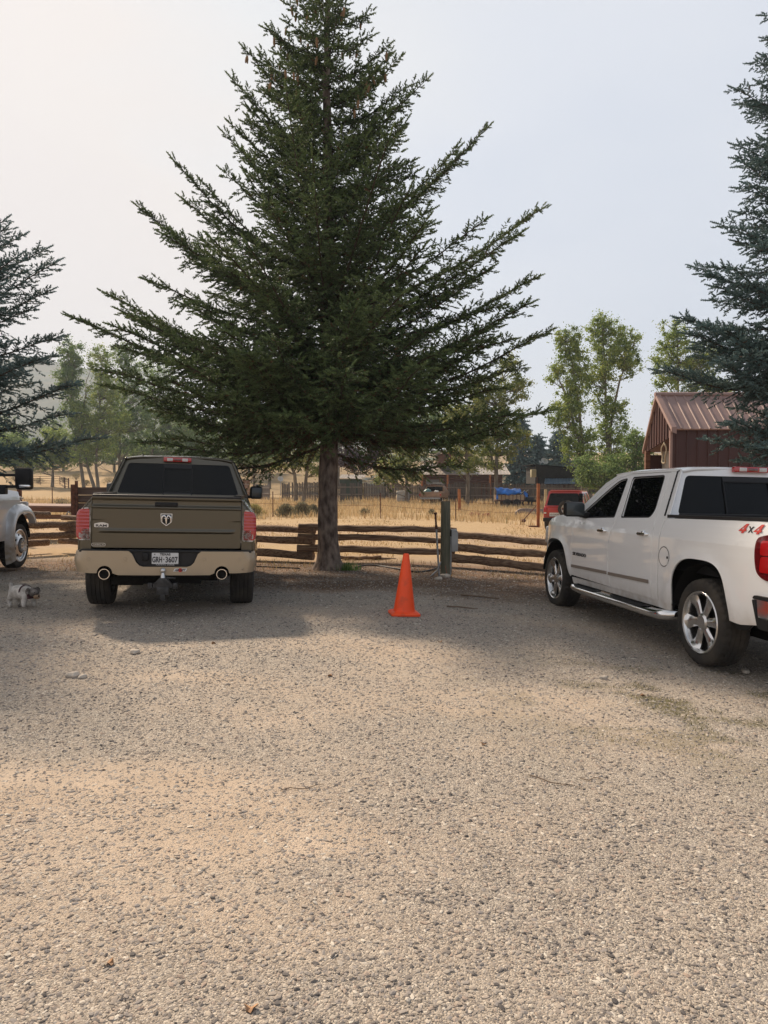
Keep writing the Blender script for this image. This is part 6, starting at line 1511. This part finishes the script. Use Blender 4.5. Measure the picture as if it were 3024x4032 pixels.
q = MB(); q.add([tuple(v) for v in (tl+Vector((-.25, -.15, .03)), tr_+Vector((.3, -.15, .03)), tr_+Vector((.3, 4.6, .03)), tl+Vector((-.25, 4.6, .03)))]+[tuple(v) for v in (tl+Vector((-.25, -.15, .1)), tr_+Vector((.3, -.15, .1)), tr_+Vector((.3, 4.6, .1)), tl+Vector((-.25, 4.6, .1)))], [(0, 1, 2, 3), (7, 6, 5, 4), (0, 4, 5, 1), (1, 5, 6, 2), (2, 6, 7, 3), (3, 7, 4, 0)]); q.build('roof', M['dark'], blk)
for px in (2116, 2128): MB().box((lp(px, 1900, 64).x, .2, bl_.z/2), (.14, .14, bl_.z+.1)).build('support_post', M['blackwall'] if px > 2120 else M['rust'], blk)
ac = MB(); c_ = lp(2099, 1864, 64); ac.box((c_.x, -.1, c_.z), (.42, .5, .66)); acm = ac.build('air_conditioner', M['cream'], blk, bevel=.02)
q = MB()
for k in range(9): q.box((c_.x-.16+.04*k, -.36, c_.z), (.012, .02, .56))
q.build('grille', M['palewood'], acm)
MB().box((lp(2160, 1893, 64).x-.45, .3, lp(2160, 1900, 64).z), (.5, .1, .75)).build('panel', M['whiteish'], blk)
a_, b_ = lp(2144, 1904, 63), lp(2262, 1904, 63); c_, d_ = lp(2258, 1884, 64), lp(2148, 1884, 64); corr_roof(a_, b_, c_, d_, 'lean_to_roof', M['blueroof'], blk, 10)
q = MB()
for k in range(5): q.tube([(a_.x+.3, -.4, a_.z-.15-.2*k), (b_.x+.6, -.4, a_.z-.15-.2*k)], .10, 8)
q.build('lower_wall', M['brownwood'], blk, smooth=40)
dish(at(2143, 1817, 65), .34, 'satellite dish on a mast above the black building', 2.5, .7)
dish(at(2128, 1820, 66), .16, 'tiny dish left of the larger dish above black building', 2.4, .6)

# red shed at right
sY = 21.0; g0 = atg(2640, sY); shed = thing('red_shed', 'barn-red steel shed with ribbed pinkish roof behind white truck', 'shed', (g0.x, g0.y, float(g(g0.x, g0.y)))); L0 = shed.location
ez = at(2648, 1690, sY).z-L0.z; rz_ = at(2598, 1556, sY+1.15).z-L0.z; W_ = 7.5; dp = 1.15; bz = ez-1.0
def shy(v): return v
corr_roof((-.02, -.12, ez), (W_, -.12, ez), (W_, dp, rz_), (-.02, dp, rz_), 'roof', M['redroof'], shed, 28, .02)
fz = at(2552, 1773, 22.9).z-L0.z; 
q = MB(); q.add([(-.02, dp, rz_), (W_, dp, rz_), (W_, 2.15, fz), (-.02, 2.15, fz), (-.02, dp, rz_-.05), (W_, dp, rz_-.05), (W_, 2.15, fz-.05), (-.02, 2.15, fz-.05)], [(0, 1, 2, 3), (7, 6, 5, 4), (0, 4, 5, 1), (1, 5, 6, 2), (2, 6, 7, 3), (3, 7, 4, 0)]); q.build('roof', M['redroof'], shed)
q = MB(); q.tube([(-.06, dp, rz_+.02), (W_, dp, rz_+.02)], .07, 8); q.build('ridge_cap', M['redroof'], shed, smooth=50)
q = MB(); q.add([(-.05, -.16, ez-.09), (-.05, -.16, ez+.05), (-.05, dp, rz_+.05), (-.05, 2.2, fz+.02), (-.05, 2.2, fz-.09), (-.05, dp, rz_-.09)]+[(.09, -.16, ez-.14), (.09, -.16, ez+.055), (.09, dp, rz_+.055), (.09, 2.2, fz+.02), (.09, 2.2, fz-.12), (.09, dp, rz_-.12)],
    [(0, 1, 2, 5), (5, 2, 3, 4), (11, 8, 7, 6), (10, 9, 8, 11), (1, 7, 8, 2), (2, 8, 9, 3), (0, 6, 7, 1), (3, 9, 10, 4), (6, 0, 5, 11), (11, 5, 4, 10)]); q.build('fascia', M['redroof'], shed)
def ribbed(x0, x1, y, z0, z1, name, step=.305, ax='x'):
    q = MB(); q.box(((x0+x1)/2, y+.02, (z0+z1)/2), (x1-x0, .03, z1-z0)); k = x0+step*.5
    while k < x1:
        q.add([(k-.03, y+.004, z0), (k-.012, y-.022, z0), (k+.012, y-.022, z0), (k+.03, y+.004, z0), (k-.03, y+.004, z1), (k-.012, y-.022, z1), (k+.012, y-.022, z1), (k+.03, y+.004, z1)], [(0, 1, 5, 4), (1, 2, 6, 5), (2, 3, 7, 6)]); k += step
    return q.build(name, M['redmetal'], shed)
ribbed(0, W_, 0, 0, ez-.03, 'wall', .30)
q = MB(); q.box((.0, .012, ez/2), (.07, .07, ez-.06)); q.build('corner_trim', M['redroof'], shed)
q = MB(); q.add([(.02, 0, ez-.18), (.02, dp, rz_-.1), (.02, 2.1, fz-.06)]+[(.06, 0, ez-.18), (.06, dp, rz_-.1), (.06, 2.1, fz-.06)], [(0, 1, 2), (5, 4, 3), (0, 2, 5, 3)])
for k in range(9):
    y_ = .12+.21*k; lo = ez-.18+(fz-.06-ez+.18)*y_/2.1; hi = (ez-.18+(rz_-.1-ez+.18)*y_/dp) if y_ < dp else (rz_-.1+(fz-.06-rz_+.1)*(y_-dp)/(2.1-dp)); q.box((.01, y_, (lo+hi)/2), (.03, .03, hi-lo))
q.build('gable_wall', M['redmetal'], shed)
q = MB(); q.box((.06, 2.05, fz/2), (.14, .14, fz)); q.build('door_post', M['brownwood'], shed)
q = MB(); q.box((.55, 1.72, fz/2), (.04, .72, fz-.08)); q.build('door_panel', M['whiteish'], shed)
q = MB(); q.box((3.8, 2.1, ez/2-.3), (7.4, .05, ez-.7)); q.build('rear_wall', M['redmetal'], shed)
rope = []
for k in range(25):
    a = PI*1.9*k/24; rope.append((-.03+.02*math.sin(k), .45+.16*math.sin(a), ez-.65+.30*math.cos(a)))
rp2 = MB().tube(rope, .022, 6); tag(rp2.build('hanging_rope', mat('pale_rope', (.42, .36, .26), .9), smooth=50), 'coil of pale rope hanging at the red shed corner', 'rope'); bpy.data.objects['hanging_rope'].location = shed.location
q = MB(); 
for k in range(5): q.ball((-.04, .30+.03*math.sin(k*2), ez-1.15-.16*k), .055, 6, sc_=(.7, 1, 1.1))
tk = q.build('hanging_tack', mat('rusty_tack', (.25, .2, .16), .6, metal=.5, var=.5, scale=20), smooth=50); tk.location = shed.location; tag(tk, 'string of metal tack hanging under the coil of rope', 'tack')

# ------------------------------------------------------------------ flatbed trailer behind the log fence (left)
fY = 20.5; fo = atg(190, fY); ft = thing('flatbed_trailer', 'brown steel flatbed trailer with plank headboard behind log fence', 'trailer', tuple(fo)); L0 = ft.location
a_, b_ = lp(-120, 2003, fY), lp(283, 2008, fY); q = MB(); q.beam(a_, b_, .12, .13); q.beam(a_-Vector((0, 0, .22)), b_-Vector((0, 0, .19)), .10, .12); q.build('side_rail', M['brownwood'], ft)
a_, b_ = lp(-120, 1991, fY), lp(283, 1997, fY); q = MB(); q.beam(a_+Vector((0, .9, .0)), b_+Vector((0, .9, .0)), 1.9, .06); q.build('deck', mat('deck_plank', (.24, .15, .12), .8, var=.2, scale=3), ft)
q = MB(); q.box(lp(291, 1968, fY)+Vector((0, 0, -.05)), (.13, .10, .95)); q.box(lp(302, 1965, fY)+Vector((0, 0, 0)), (.05, .10, 1.0)); q.build('stake', M['rust'], ft)
hbx0, hbx1 = lp(306, 1960, fY), lp(455, 1960, fY); q = MB(); ztop = lp(306, 1918, fY).z
for k in range(4): q.box(((hbx0.x+hbx1.x)/2, .06, ztop-.11-.22*k), (hbx1.x-hbx0.x, .05, .21))
q.build('headboard', mat('dark_plank', (.075, .055, .05), .85, var=.4, scale=3, stretch=(.3, 1, 5)), ft)
for x_ in (-2.2, -1.1): 
    w_ = MB().lathe([(-.1, .2), (-.11, .33), (-.08, .36), (.08, .36), (.11, .33), (.1, .2), (.06, .19), (.06, .001)], 28, 'Y', c=(x_, .1, .34)); w_.build('wheel', M['rubber'], ft, smooth=40)
MB().tube([tuple(b_+Vector((0, -.1, -.18))), tuple(b_+Vector((-.05, -.1, -.12))), tuple(b_+Vector((-.1, -.12, -.2)))], .02, 6).build('tie_ring', M['galv'], ft)

# corral panels
cr0 = atg(70, 101); co = thing('corral', 'rusty pipe corral panels at the foot of the hillside', 'corral', tuple(cr0)); L0 = co.location
pxs = [60, 90, 125, 158, 205, 236, 255, 270]; prev = None
for i, px in enumerate(pxs):
    p = atg(px, 101-(.8*i if i > 5 else 0))-L0
    if i in (2, 6, 7): MB().tube([tuple(p), tuple(p+Vector((0, 0, 1.35)))], .08, 5).build('corral_post', M['rust'], co)
    else: MB().tube([tuple(p), tuple(p+Vector((0, 0, 1.2)))], .045, 5).build('corral_post', M['rust'], co)
    if prev is not None:
        for z in (.25, .55, .85, 1.15): MB().tube([tuple(prev+Vector((0, 0, z))), tuple(p+Vector((0, 0, z)))], .028, 4).build('corral_rail', M['rust'], co)
    prev = p
# ------------------------------------------------------------------ far vehicles
def simple_wheel(parent, c, R, W, cap=None):
    w_ = MB().lathe([(-W/2, R*.6), (-W/2, R*.92), (-W/2*.8, R), (W/2*.8, R), (W/2, R*.92), (W/2, R*.6)], 28, 'X', c=c, closed=True).build('wheel', M['rubber'], parent, smooth=40)
    q = MB(); q.lathe([(W/2*.9, R*.6), (W/2*.5, R*.5), (W/2*.7, R*.2), (W/2*.7, .001)], 24, 'X', c=c); q.lathe([(-W/2*.9, R*.6), (-W/2*.5, R*.5), (-W/2*.7, R*.2), (-W/2*.7, .001)], 24, 'X', c=c); q.build('rim', cap or M['steel'], w_, smooth=30); return w_
def lofted(parent, secs, name, m_, smooth=38, mirror=True):
    """secs: list of (y, [(x,z)...]) half sections, lofted and mirrored"""
    q = MB(); n = len(secs[0][1]); vs = []
    for y, s_ in secs:
        full = s_+[(-x, z) for x, z in reversed(s_)]
        vs += [(x, y, z) for x, z in full]
    m2 = 2*n; fs = [(i*m2+k, i*m2+(k+1) % m2, (i+1)*m2+(k+1) % m2, (i+1)*m2+k) for i in range(len(secs)-1) for k in range(m2)]
    fs += [tuple(range(m2-1, -1, -1)), tuple(range((len(secs)-1)*m2, len(secs)*m2))]
    q.add(vs, fs); return q.build(name, m_, parent, smooth=smooth)
# small red off-roader, rear towards the camera and turned a little
rc_ = atg(2222, 29.7); zc = at(2222, 2091, 29.7).z
rc = thing('red_suv', 'small red boxy off-roader with spare wheel on its back', 'suv', (rc_.x, rc_.y, zc), rz=-math.radians(22))
RP = M['red_paint']
lofted(rc, [(0, [(.0, .42), (.72, .42), (.80, .55), (.80, .86), (.76, .96), (0, .96)]), (.06, [(.0, .38), (.76, .38), (.83, .55), (.83, .88), (.79, .99), (0, .99)]), (2.6, [(.0, .38), (.76, .38), (.83, .55), (.83, .88), (.79, .98), (0, .98)]), (3.5, [(.0, .40), (.72, .40), (.80, .55), (.80, .84), (.72, .92), (0, .95)]), (3.62, [(.0, .45), (.66, .45), (.72, .55), (.72, .78), (.64, .85), (0, .88)])], 'body', RP)
# cabin: pillars and roof, real openings filled with glass
def cab(x, z, s=1): return s*(.79-.16*max(0, z-.97)/.66)
rear = lambda x, z: (x, .06+.30*(z-.97), z)
sheet('tailgate_frame', rp([(-.79, .97, 0), (.79, .97, 0), (.645, 1.60, .06), (-.645, 1.60, .06)]), rear, RP, rc, (0, -1, 0), holes=[rp([(-.70, 1.02, .05), (.60, 1.02, .05), (.53, 1.52, .07), (-.60, 1.52, .07)])], thick=.03)
sheet('rear_window', rp([(-.72, 1.0, .03), (.62, 1.0, .03), (.55, 1.54, .05), (-.62, 1.54, .05)]), lambda x, z: (x, .075+.30*(z-.97), z), M['glass_clear'], rc, (0, -1, 0), thick=.005)
MB().box((.635, .13, 1.27), (.16, .03, .50)).build('quarter_glass', M['glass'], rc, bevel=.02)
for s in (-1, 1):
    fn = lambda y, z, s=s: (cab(0, z, s), y, z)
    sheet('side_frame', [(.05, .97), (.25, 1.58), (2.05, 1.60), (2.75, .97)], fn, RP, rc, (s, 0, 0), holes=[rp([(.28, 1.03, .05), (.42, 1.50, .05), (1.08, 1.52, .05), (1.08, 1.03, .05)]), rp([(1.2, 1.03, .04), (1.2, 1.52, .05), (1.95, 1.52, .05), (2.5, 1.03, .04)])], thick=.03)
    sheet('side_window', [(.22, 1.0), (.36, 1.54), (1.98, 1.55), (2.6, 1.0)], lambda y, z, s=s: (cab(0, z, s)-s*.015, y, z), M['glass_clear'], rc, (s, 0, 0), thick=.004)
    tl_ = MB().box((s*.75, -.005, .80), (.12, .05, .30)).build('taillight', M['redlens'], rc, bevel=.012); MB().box((s*.75, -.03, .72), (.10, .01, .06)).build('reverse_lamp', M['clearlens'], tl_)
    for y_ in (.62, 2.75): simple_wheel(rc, (s*.74, y_, .33), .33, .2)
sheet('roof', rp([(-.66, .24, .06), (.66, .24, .06), (.66, 2.05, .06), (-.66, 2.05, .06)]), lambda x, y: (x, y, 1.64-.03*(x/.66)**4-.015*(y-1.2)**2), RP, rc, (0, 0, 1), thick=.04)
MB().box((0, .20, 1.625), (1.16, .06, .05)).build('rear_spoiler', mat('faded_red', (.40, .10, .10), .6), rc, bevel=.01)
sheet('windscreen', [(-.64, 1.60), (.64, 1.60), (.74, 1.0), (-.74, 1.0)], lambda x, z: (x, 2.05+.75*(1.60-z)/.6, z), M['glass_clear'], rc, (0, 1, 0), thick=.004)
q = MB(); q.box((0, -.10, .45), (1.62, .18, .16)); q.build('rear_bumper', M['black'], rc, bevel=.03)
q = MB(); q.box((-.36, -.02, .80), (.56, .05, .22)); q.build('plate_recess', RP, rc, bevel=.02)
q = MB(); q.box((-.36, -.05, .66), (.42, .02, .15)); pl = q.build('license_plate', M['plate'], rc)
text('1D 5A203', .085, (-.36, -.062, .66), (1, 0, 0), (0, 0, 1), M['plate_ink'], pl, width=.36)
q = MB().lathe([(-.10, .20), (-.10, .30), (-.08, .335), (.08, .335), (.10, .30), (.10, .20)], 40, 'Y', c=(.12, -.14, .90), closed=True); sw = q.build('spare_wheel', M['rubber'], rc, smooth=40)
q = MB().lathe([(-.07, .205), (-.06, .19), (-.02, .17)], 32, 'Y', c=(.12, -.16, .90))
for k in range(5):
    a = 2*PI*k/5; q.beam((.12, -.21, .90), (.12+.19*math.cos(a), -.21, .90+.19*math.sin(a)), .09, .03, up=(0, 1, 0))
q.lathe([(-.09, .07), (-.10, .04), (-.10, .001)], 20, 'Y', c=(.12, -.14, .90)); q.build('spare_rim', M['steel'], sw, smooth=40)
q = MB(); q.box((-.42, 1.0, 1.1), (.46, .14, .5)); q.box((.42, 1.0, 1.1), (.46, .14, .5)); q.box((0, 1.3, .75), (1.4, 2.2, .3)); q.build('seat', M['seat'], rc, bevel=.03)
q = MB(); q.box((0, 1.7, .36), (1.2, 3.2, .14)); q.build('chassis', M['dark'], rc)

# old pickup by the board fence
po = atg(1694, 61); op = thing('old_pickup', 'old tan pickup loaded with bags, parked at the board fence', 'pickup truck', (po.x, po.y, float(g(po.x, po.y))), rz=-math.radians(14)); OP = M['old_tan_paint']
q = MB()
for s in (-1, 1): q.box((s*.86, 1.1, .80), (.10, 2.2, .46))
q.build('bed_side', OP, op, bevel=.02); MB().box((0, 0, .80), (1.62, .06, .46)).build('tailgate', OP, op, bevel=.02)
MB().box((0, 1.1, .62), (1.62, 2.1, .06)).build('bed_floor', M['rust'], op); MB().box((0, -.12, .50), (1.7, .12, .14)).build('bumper', M['galv'], op, bevel=.02)
lofted(op, [(2.2, [(0, .5), (.88, .5), (.90, 1.05), (.70, 1.52), (0, 1.56)]), (3.4, [(0, .5), (.88, .5), (.90, 1.05), (.70, 1.52), (0, 1.56)]), (3.9, [(0, .5), (.88, .5), (.90, 1.04), (.88, 1.06), (0, 1.08)]), (5.0, [(0, .5), (.84, .5), (.85, .95), (.80, .98), (0, 1.0)])], 'cab', OP)
MB().box((0, 2.19, 1.28), (1.35, .03, .38)).build('rear_window', M['glass'], op, bevel=.02)
for s in (-1, 1):
    MB().box((s*.86, -.02, .80), (.12, .05, .14)).build('taillight', M['redlens'], op)
    for y_ in (.9, 4.2): simple_wheel(op, (s*.78, y_, .36), .36, .22)
rk_ = MB()
for s in (-.6, .6): rk_.tube([(s, 2.3, 1.56), (s, 2.3, 1.68), (s, 3.3, 1.68), (s, 3.3, 1.56)], .02, 6)
for y_ in (2.4, 2.8, 3.2): rk_.tube([(-.75, y_, 1.69), (.75, y_, 1.69)], .02, 6)
rk_.box((.1, 2.8, 1.78), (.7, .5, .14)); rk_.build('roof_rack', M['galv'], op)
for i, (x_, y_, z_, s_, m_, lb) in enumerate([(-.35, .6, 1.05, .32, mat('teal_bag', (.10, .22, .22), .5), 'teal bag heaped in the old tan pickup bed'), (.45, .5, 1.02, .20, mat('white_bag', (.5, .52, .52), .6), 'small white bag at right in old tan pickup bed')]):
    bm = bmesh.new(); bmesh.ops.create_icosphere(bm, subdivisions=3, radius=s_)
    for v in bm.verts: v.co *= 1+.15*math.sin(v.co.x*22+i)*math.cos(v.co.z*17); v.co.z *= .75
    me = bpy.data.meshes.new('bag'); bm.to_mesh(me); bm.free(); me.polygons.foreach_set('use_smooth', [True]*len(me.polygons)); o = link('bag', me, None, m_)
    o.location = Matrix.Translation(op.location) @ Matrix.Rotation(-math.radians(14), 4, 'Z') @ Vector((x_, y_, z_)); tag(o, lb, 'bag')
# grey bin with a cloth over its lip
gb_ = atg(1587, 60.5); bn = thing('storage_bin', 'grey metal bin standing against the board fence', 'bin', (gb_.x, gb_.y, float(g(gb_.x, gb_.y))))
MB().box((0, .3, .62), (1.02, .8, .85)).build('bin_body', M['grey_box'], bn, bevel=.04); MB().box((.32, -.12, .62), (.32, .06, .8)).build('bin_panel', M['galv'], bn, bevel=.02)
q = MB(); q.add([(-.38, -.12, 1.08), (.12, -.12, 1.08), (-.08, -.13, .82), (-.15, -.13, .80), (-.38, .1, 1.1), (.12, .1, 1.1)], [(0, 1, 2, 3), (0, 4, 5, 1)]); q.add([(-.38, -.10, 1.07), (.12, -.10, 1.07), (-.08, -.11, .82), (-.15, -.11, .80)], [(3, 2, 1, 0)]); q.build('bin_cloth', M['whiteish'], bn)
# utility trailer with plywood sides under a blue tarp
to = atg(2012, 58); tr2 = thing('utility_trailer', 'plywood-sided trailer heaped with junk under the blue tarp', 'trailer', (to.x, to.y, float(g(to.x, to.y)))); k_ = 58/FPX
W2 = 105*k_; q = MB()
q.box((0, 0, .78), (W2, .03, .40)); q.box((0, 1.5, .78), (W2, .03, .40))
for s in (-1, 1): q.box((s*W2/2, .75, .78), (.03, 1.5, .40))
q.build('side_panel', mat('plywood', (.40, .28, .17), .8, var=.15, scale=4), tr2)
for k in range(8): MB().box((-W2/2+W2*k/7, -.03, .78), (.05, .03, .46)).build('stake', M['brownwood'], tr2)
q = MB(); q.box((0, .75, .54), (W2+.06, 1.6, .10)); q.beam((W2/2, .75, .5), (W2/2+1.2, .75, .42), .08, .08); q.build('chassis', M['rust'], tr2)
for y_ in (0, 1.5):
    for x_ in (-.3, .45):
        MB().lathe([(-.09, .2), (-.1, .30), (-.07, .33), (.07, .33), (.1, .30), (.09, .2), (.03, .18), (.03, .001)], 24, 'Y', c=(x_, y_-.08, .33)).build('wheel', M['rubber'], tr2, smooth=40)
jk = thing('junk_load', 'dark junk and pale pipes piled on the utility trailer', 'junk', tuple(tr2.location)); r_ = random.Random(12); q = MB()
for k in range(26): q.box((r_.uniform(-.9, .85), r_.uniform(.1, 1.3), r_.uniform(.9, 1.2)), (r_.uniform(.15, .5), .3, r_.uniform(.1, .3)), Matrix.Rotation(r_.uniform(-.6, .6), 3, 'Y') @ Matrix.Rotation(r_.uniform(0, 3), 3, 'Z'))
q.build('scrap', mat('dark_scrap', (.07, .065, .06), .8, var=.6, scale=8), jk); q = MB()
for a_, b_ in (((.0, .0, 1.0), (.95, -.1, 1.2)), ((.7, .3, .95), (1.15, .3, 1.35)), ((.85, .3, .9), (1.4, .2, 1.38))): q.tube([a_, b_], .035, 6)
q.build('pipe', M['whiteish'], jk)
def tarpf(u, v):
    x = -1.15+1.95*u; a = -.30+2.2*v*1.05; y = .75-.95*math.cos(a)*(1-.1*u); z = 1.12+.42*math.sin(a)*(1-.25*u)+.04*math.sin(9*u+7*v)+.03*math.sin(23*u-5*v)
    return (x, y, z)
tpn = thing('blue_tarp', 'bright blue tarp draped over the loaded trailer', 'tarp', tuple(tr2.location))
sheet('tarp_sheet', [(0, 0), (1, 0), (1, 1), (0, 1)], tarpf, M['tarp'], tpn, (0, -1, 1), thick=.01, step=.05)
sheet('tarp_corner', [(0, 0), (.16, .0), (.13, 1), (.03, .92)], lambda u, v: (-1.18+1.1*u, -.12-.02*math.sin(9*v), .62+.55*v+.02*math.sin(20*u)), M['tarp'], tpn, (0, -1, 0), thick=.01, step=.05)
sheet('tarp_corner', [(0, 0), (.3, .1), (.28, .8), (.04, 1)], lambda u, v: (1.0+1.2*u, .1+.05*math.sin(9*u), .80+.42*v+.05*math.sin(17*u)), M['tarp'], tpn, (0, -1, 0), thick=.01, step=.05)
q = thing('parked_motorbike', 'dark machine shape parked right of the utility trailer', 'machine', tuple(atg(2083, 58.5))); 
MB().lathe([(-.06, .18), (-.07, .30), (.07, .30), (.06, .18)], 20, 'Y', c=(-.25, 0, .3), closed=True).build('wheel', M['rubber'], q); MB().lathe([(-.06, .18), (-.07, .30), (.07, .30), (.06, .18)], 20, 'Y', c=(.45, 0, .3), closed=True).build('wheel', M['rubber'], q); MB().box((.05, 0, .62), (.7, .25, .35)).build('engine', M['trim'], q, bevel=.06); MB().box((-.15, 0, .9), (.35, .22, .16)).build('seat', M['black'], q, bevel=.04)
# little red tractor behind the olive truck
to_ = atg(1007, 79); tt = thing('red_tractor', 'tiny dull red tractor parked beyond the gold field', 'tractor', (to_.x, to_.y, float(g(to_.x, to_.y)))); 
MB().box((0, .6, .95), (.6, 1.3, .5)).build('bonnet', M['red_paint'], tt, bevel=.08); MB().box((0, 1.4, 1.3), (.5, .3, .3)).build('seat', M['black'], tt, bevel=.04)
for s in (-1, 1): simple_wheel(tt, (s*.6, 1.2, .6), .6, .28); simple_wheel(tt, (s*.5, 0, .35), .35, .18)

# ------------------------------------------------------------------ shaggy small dog
dxy = atg(80, 9.05); dz = float(gz(dxy.x, dxy.y)); dog = thing('dog', 'small shaggy grey-white dog with dark face and harness', 'dog', (dxy.x, dxy.y, dz), rz=math.radians(62))
def skin(name, verts, edges, radii, m_, parent, sub=2, rough=.0):
    me = bpy.data.meshes.new(name); me.from_pydata(verts, edges, []); o = bpy.data.objects.new(name, me); COL.objects.link(o)
    md = o.modifiers.new('s', 'SKIN'); md.use_smooth_shade = True
    for i, r_ in enumerate(radii): me.skin_vertices[0].data[i].radius = (r_, r_)
    me.skin_vertices[0].data[0].use_root = True
    o.modifiers.new('u', 'SUBSURF').levels = sub; o.modifiers['u'].render_levels = sub
    bpy.context.view_layer.update(); dg_ = bpy.context.evaluated_depsgraph_get(); m2 = bpy.data.meshes.new_from_object(o.evaluated_get(dg_)); bpy.data.objects.remove(o)
    m2.materials.clear()
    if rough:
        for v in m2.vertices: v.co += v.normal*rough*(math.sin(v.co.x*190+v.co.z*70)*math.cos(v.co.y*160+v.co.z*120))
    m2.name = name; return link(name, m2, parent, m_)
# faces -y (towards the camera), spine along y
dv_ = [(0, .10, .20), (0, .0, .205), (0, -.10, .20), (0, -.15, .225), (0, .17, .20), (0, .21, .24), (0, .225, .29),
       (.055, -.115, .13), (.06, -.125, .07), (.06, -.14, .018), (-.055, -.115, .13), (-.06, -.105, .07), (-.065, -.12, .018),
       (.055, .13, .15), (.06, .175, .085), (.06, .16, .03), (.062, .14, .018), (-.055, .13, .15), (-.06, .175, .085), (-.06, .155, .03), (-.062, .13, .018)]
de_ = [(0, 1), (1, 2), (2, 3), (0, 4), (4, 5), (5, 6), (2, 7), (7, 8), (8, 9), (2, 10), (10, 11), (11, 12), (0, 13), (13, 14), (14, 15), (15, 16), (0, 17), (17, 18), (18, 19), (19, 20)]
dr_ = [.088, .090, .094, .062, .074, .026, .022, .040, .030, .028, .040, .030, .028, .042, .027, .023, .028, .042, .027, .023, .028]
skin('dog_body', dv_, de_, dr_, M['fur_white'], dog, rough=.005)
hd = [(0, -.155, .225), (0, -.205, .21), (0, -.25, .18), (0, -.28, .155)]
h_ = skin('head', hd, [(0, 1), (1, 2), (2, 3)], [.055, .062, .042, .026], M['fur_dark'], dog, rough=.004)
for s in (-1, 1): skin('ear', [(s*.045, -.19, .262), (s*.075, -.195, .235), (s*.082, -.20, .185)], [(0, 1), (1, 2)], [.02, .026, .018], M['fur_dark'], h_)
MB().ball((0, -.268, .155), .036, 8, sc_=(1.2, .9, .85)).build('muzzle', M['fur_tan'], h_, smooth=60)
MB().ball((0, -.303, .165), .010, 6).build('nose', M['black'], h_, smooth=60)
for s in (-1, 1): MB().ball((s*.026, -.262, .205), .0075, 6).build('eye', M['black'], h_, smooth=60)
q = MB(); q.lathe([(-.012, .088), (.012, .090), (.012, .086), (-.012, .084)], 28, 'Y', c=(0, -.06, .20), closed=True); q.box((0, -.165, .155), (.10, .03, .06)); q.build('harness', M['harness'], dog, smooth=40)

# ------------------------------------------------------------------ distant hills
def hills(name, Y0, prof, col, colb, depth=260, seed=1, rough_=.06):
    pxs_ = np.linspace(-1500, 4600, 170); top = np.interp(pxs_, [p[0] for p in prof], [p[1] for p in prof]); V = []; rows = 12
    for j in range(rows):
        f = j/(rows-1)
        for px, ty in zip(pxs_, top):
            Yj = Y0+depth*f; d = ray(px, 1905); x = d.x*Y0*(1+.15*f); zt = at(px, ty, Y0+depth).z
            nn = (fbm(np.array([x*.02+50]), np.array([Yj*.02+j*.3]), 1.3, seed, 5)[0]-.5)
            V.append((x, Yj, float(g(x, Yj))*(1-f)-5*(1-f)+(zt*(1+rough_*nn*2))*f**.85))
    nx_ = len(pxs_); F = [(j*nx_+i, j*nx_+i+1, (j+1)*nx_+i+1, (j+1)*nx_+i) for j in range(rows-1) for i in range(nx_-1)]
    o = bake(name, np.array(V), np.array(F), mat(name+'_cover', col, .95, col2=colb, scale=.035, detail=10, coord='Object'), smooth=True)
    return tag(o, kind='structure')
hills('hill', 520, [(-1500, 1500), (-300, 1420), (60, 1455), (200, 1505), (420, 1590), (620, 1650), (900, 1690), (1300, 1730), (1700, 1770), (2100, 1800), (2600, 1830), (4600, 1860)], (.05, .075, .045), (.15, .14, .09), seed=3)
hills('foothill', 210, [(-1500, 1790), (0, 1790), (500, 1800), (900, 1790), (1100, 1770), (1500, 1780), (1750, 1800), (2000, 1850), (2600, 1870), (4600, 1880)], (.045, .07, .03), (.12, .135, .06), depth=110, seed=9, rough_=.10)

# ------------------------------------------------------------------ vehicles
white_truck(); olive_truck(); silver_truck()

# ------------------------------------------------------------------ smoke haze
if HAZE > 0:
    hz_m = bpy.data.materials.new('smoke_haze'); hz_m.use_nodes = True; t = hz_m.node_tree; t.nodes.clear()
    pv = N(t, 'ShaderNodeVolumePrincipled'); pv.inputs['Color'].default_value = (.70, .82, .97, 1); pv.inputs['Density'].default_value = HAZE; pv.inputs['Anisotropy'].default_value = .2
    mo = N(t, 'ShaderNodeOutputMaterial'); t.links.new(pv.outputs[0], mo.inputs['Volume'])
    hb_ = MB(); hb_.box((0, 445, 70), (2600, 1030, 162)); o = hb_.build('haze', hz_m); tag(o, kind='stuff')
    o.display_type = 'WIRE'
sc.cycles.volume_bounces = 0; sc.cycles.max_bounces = 8; sc.cycles.transparent_max_bounces = 16
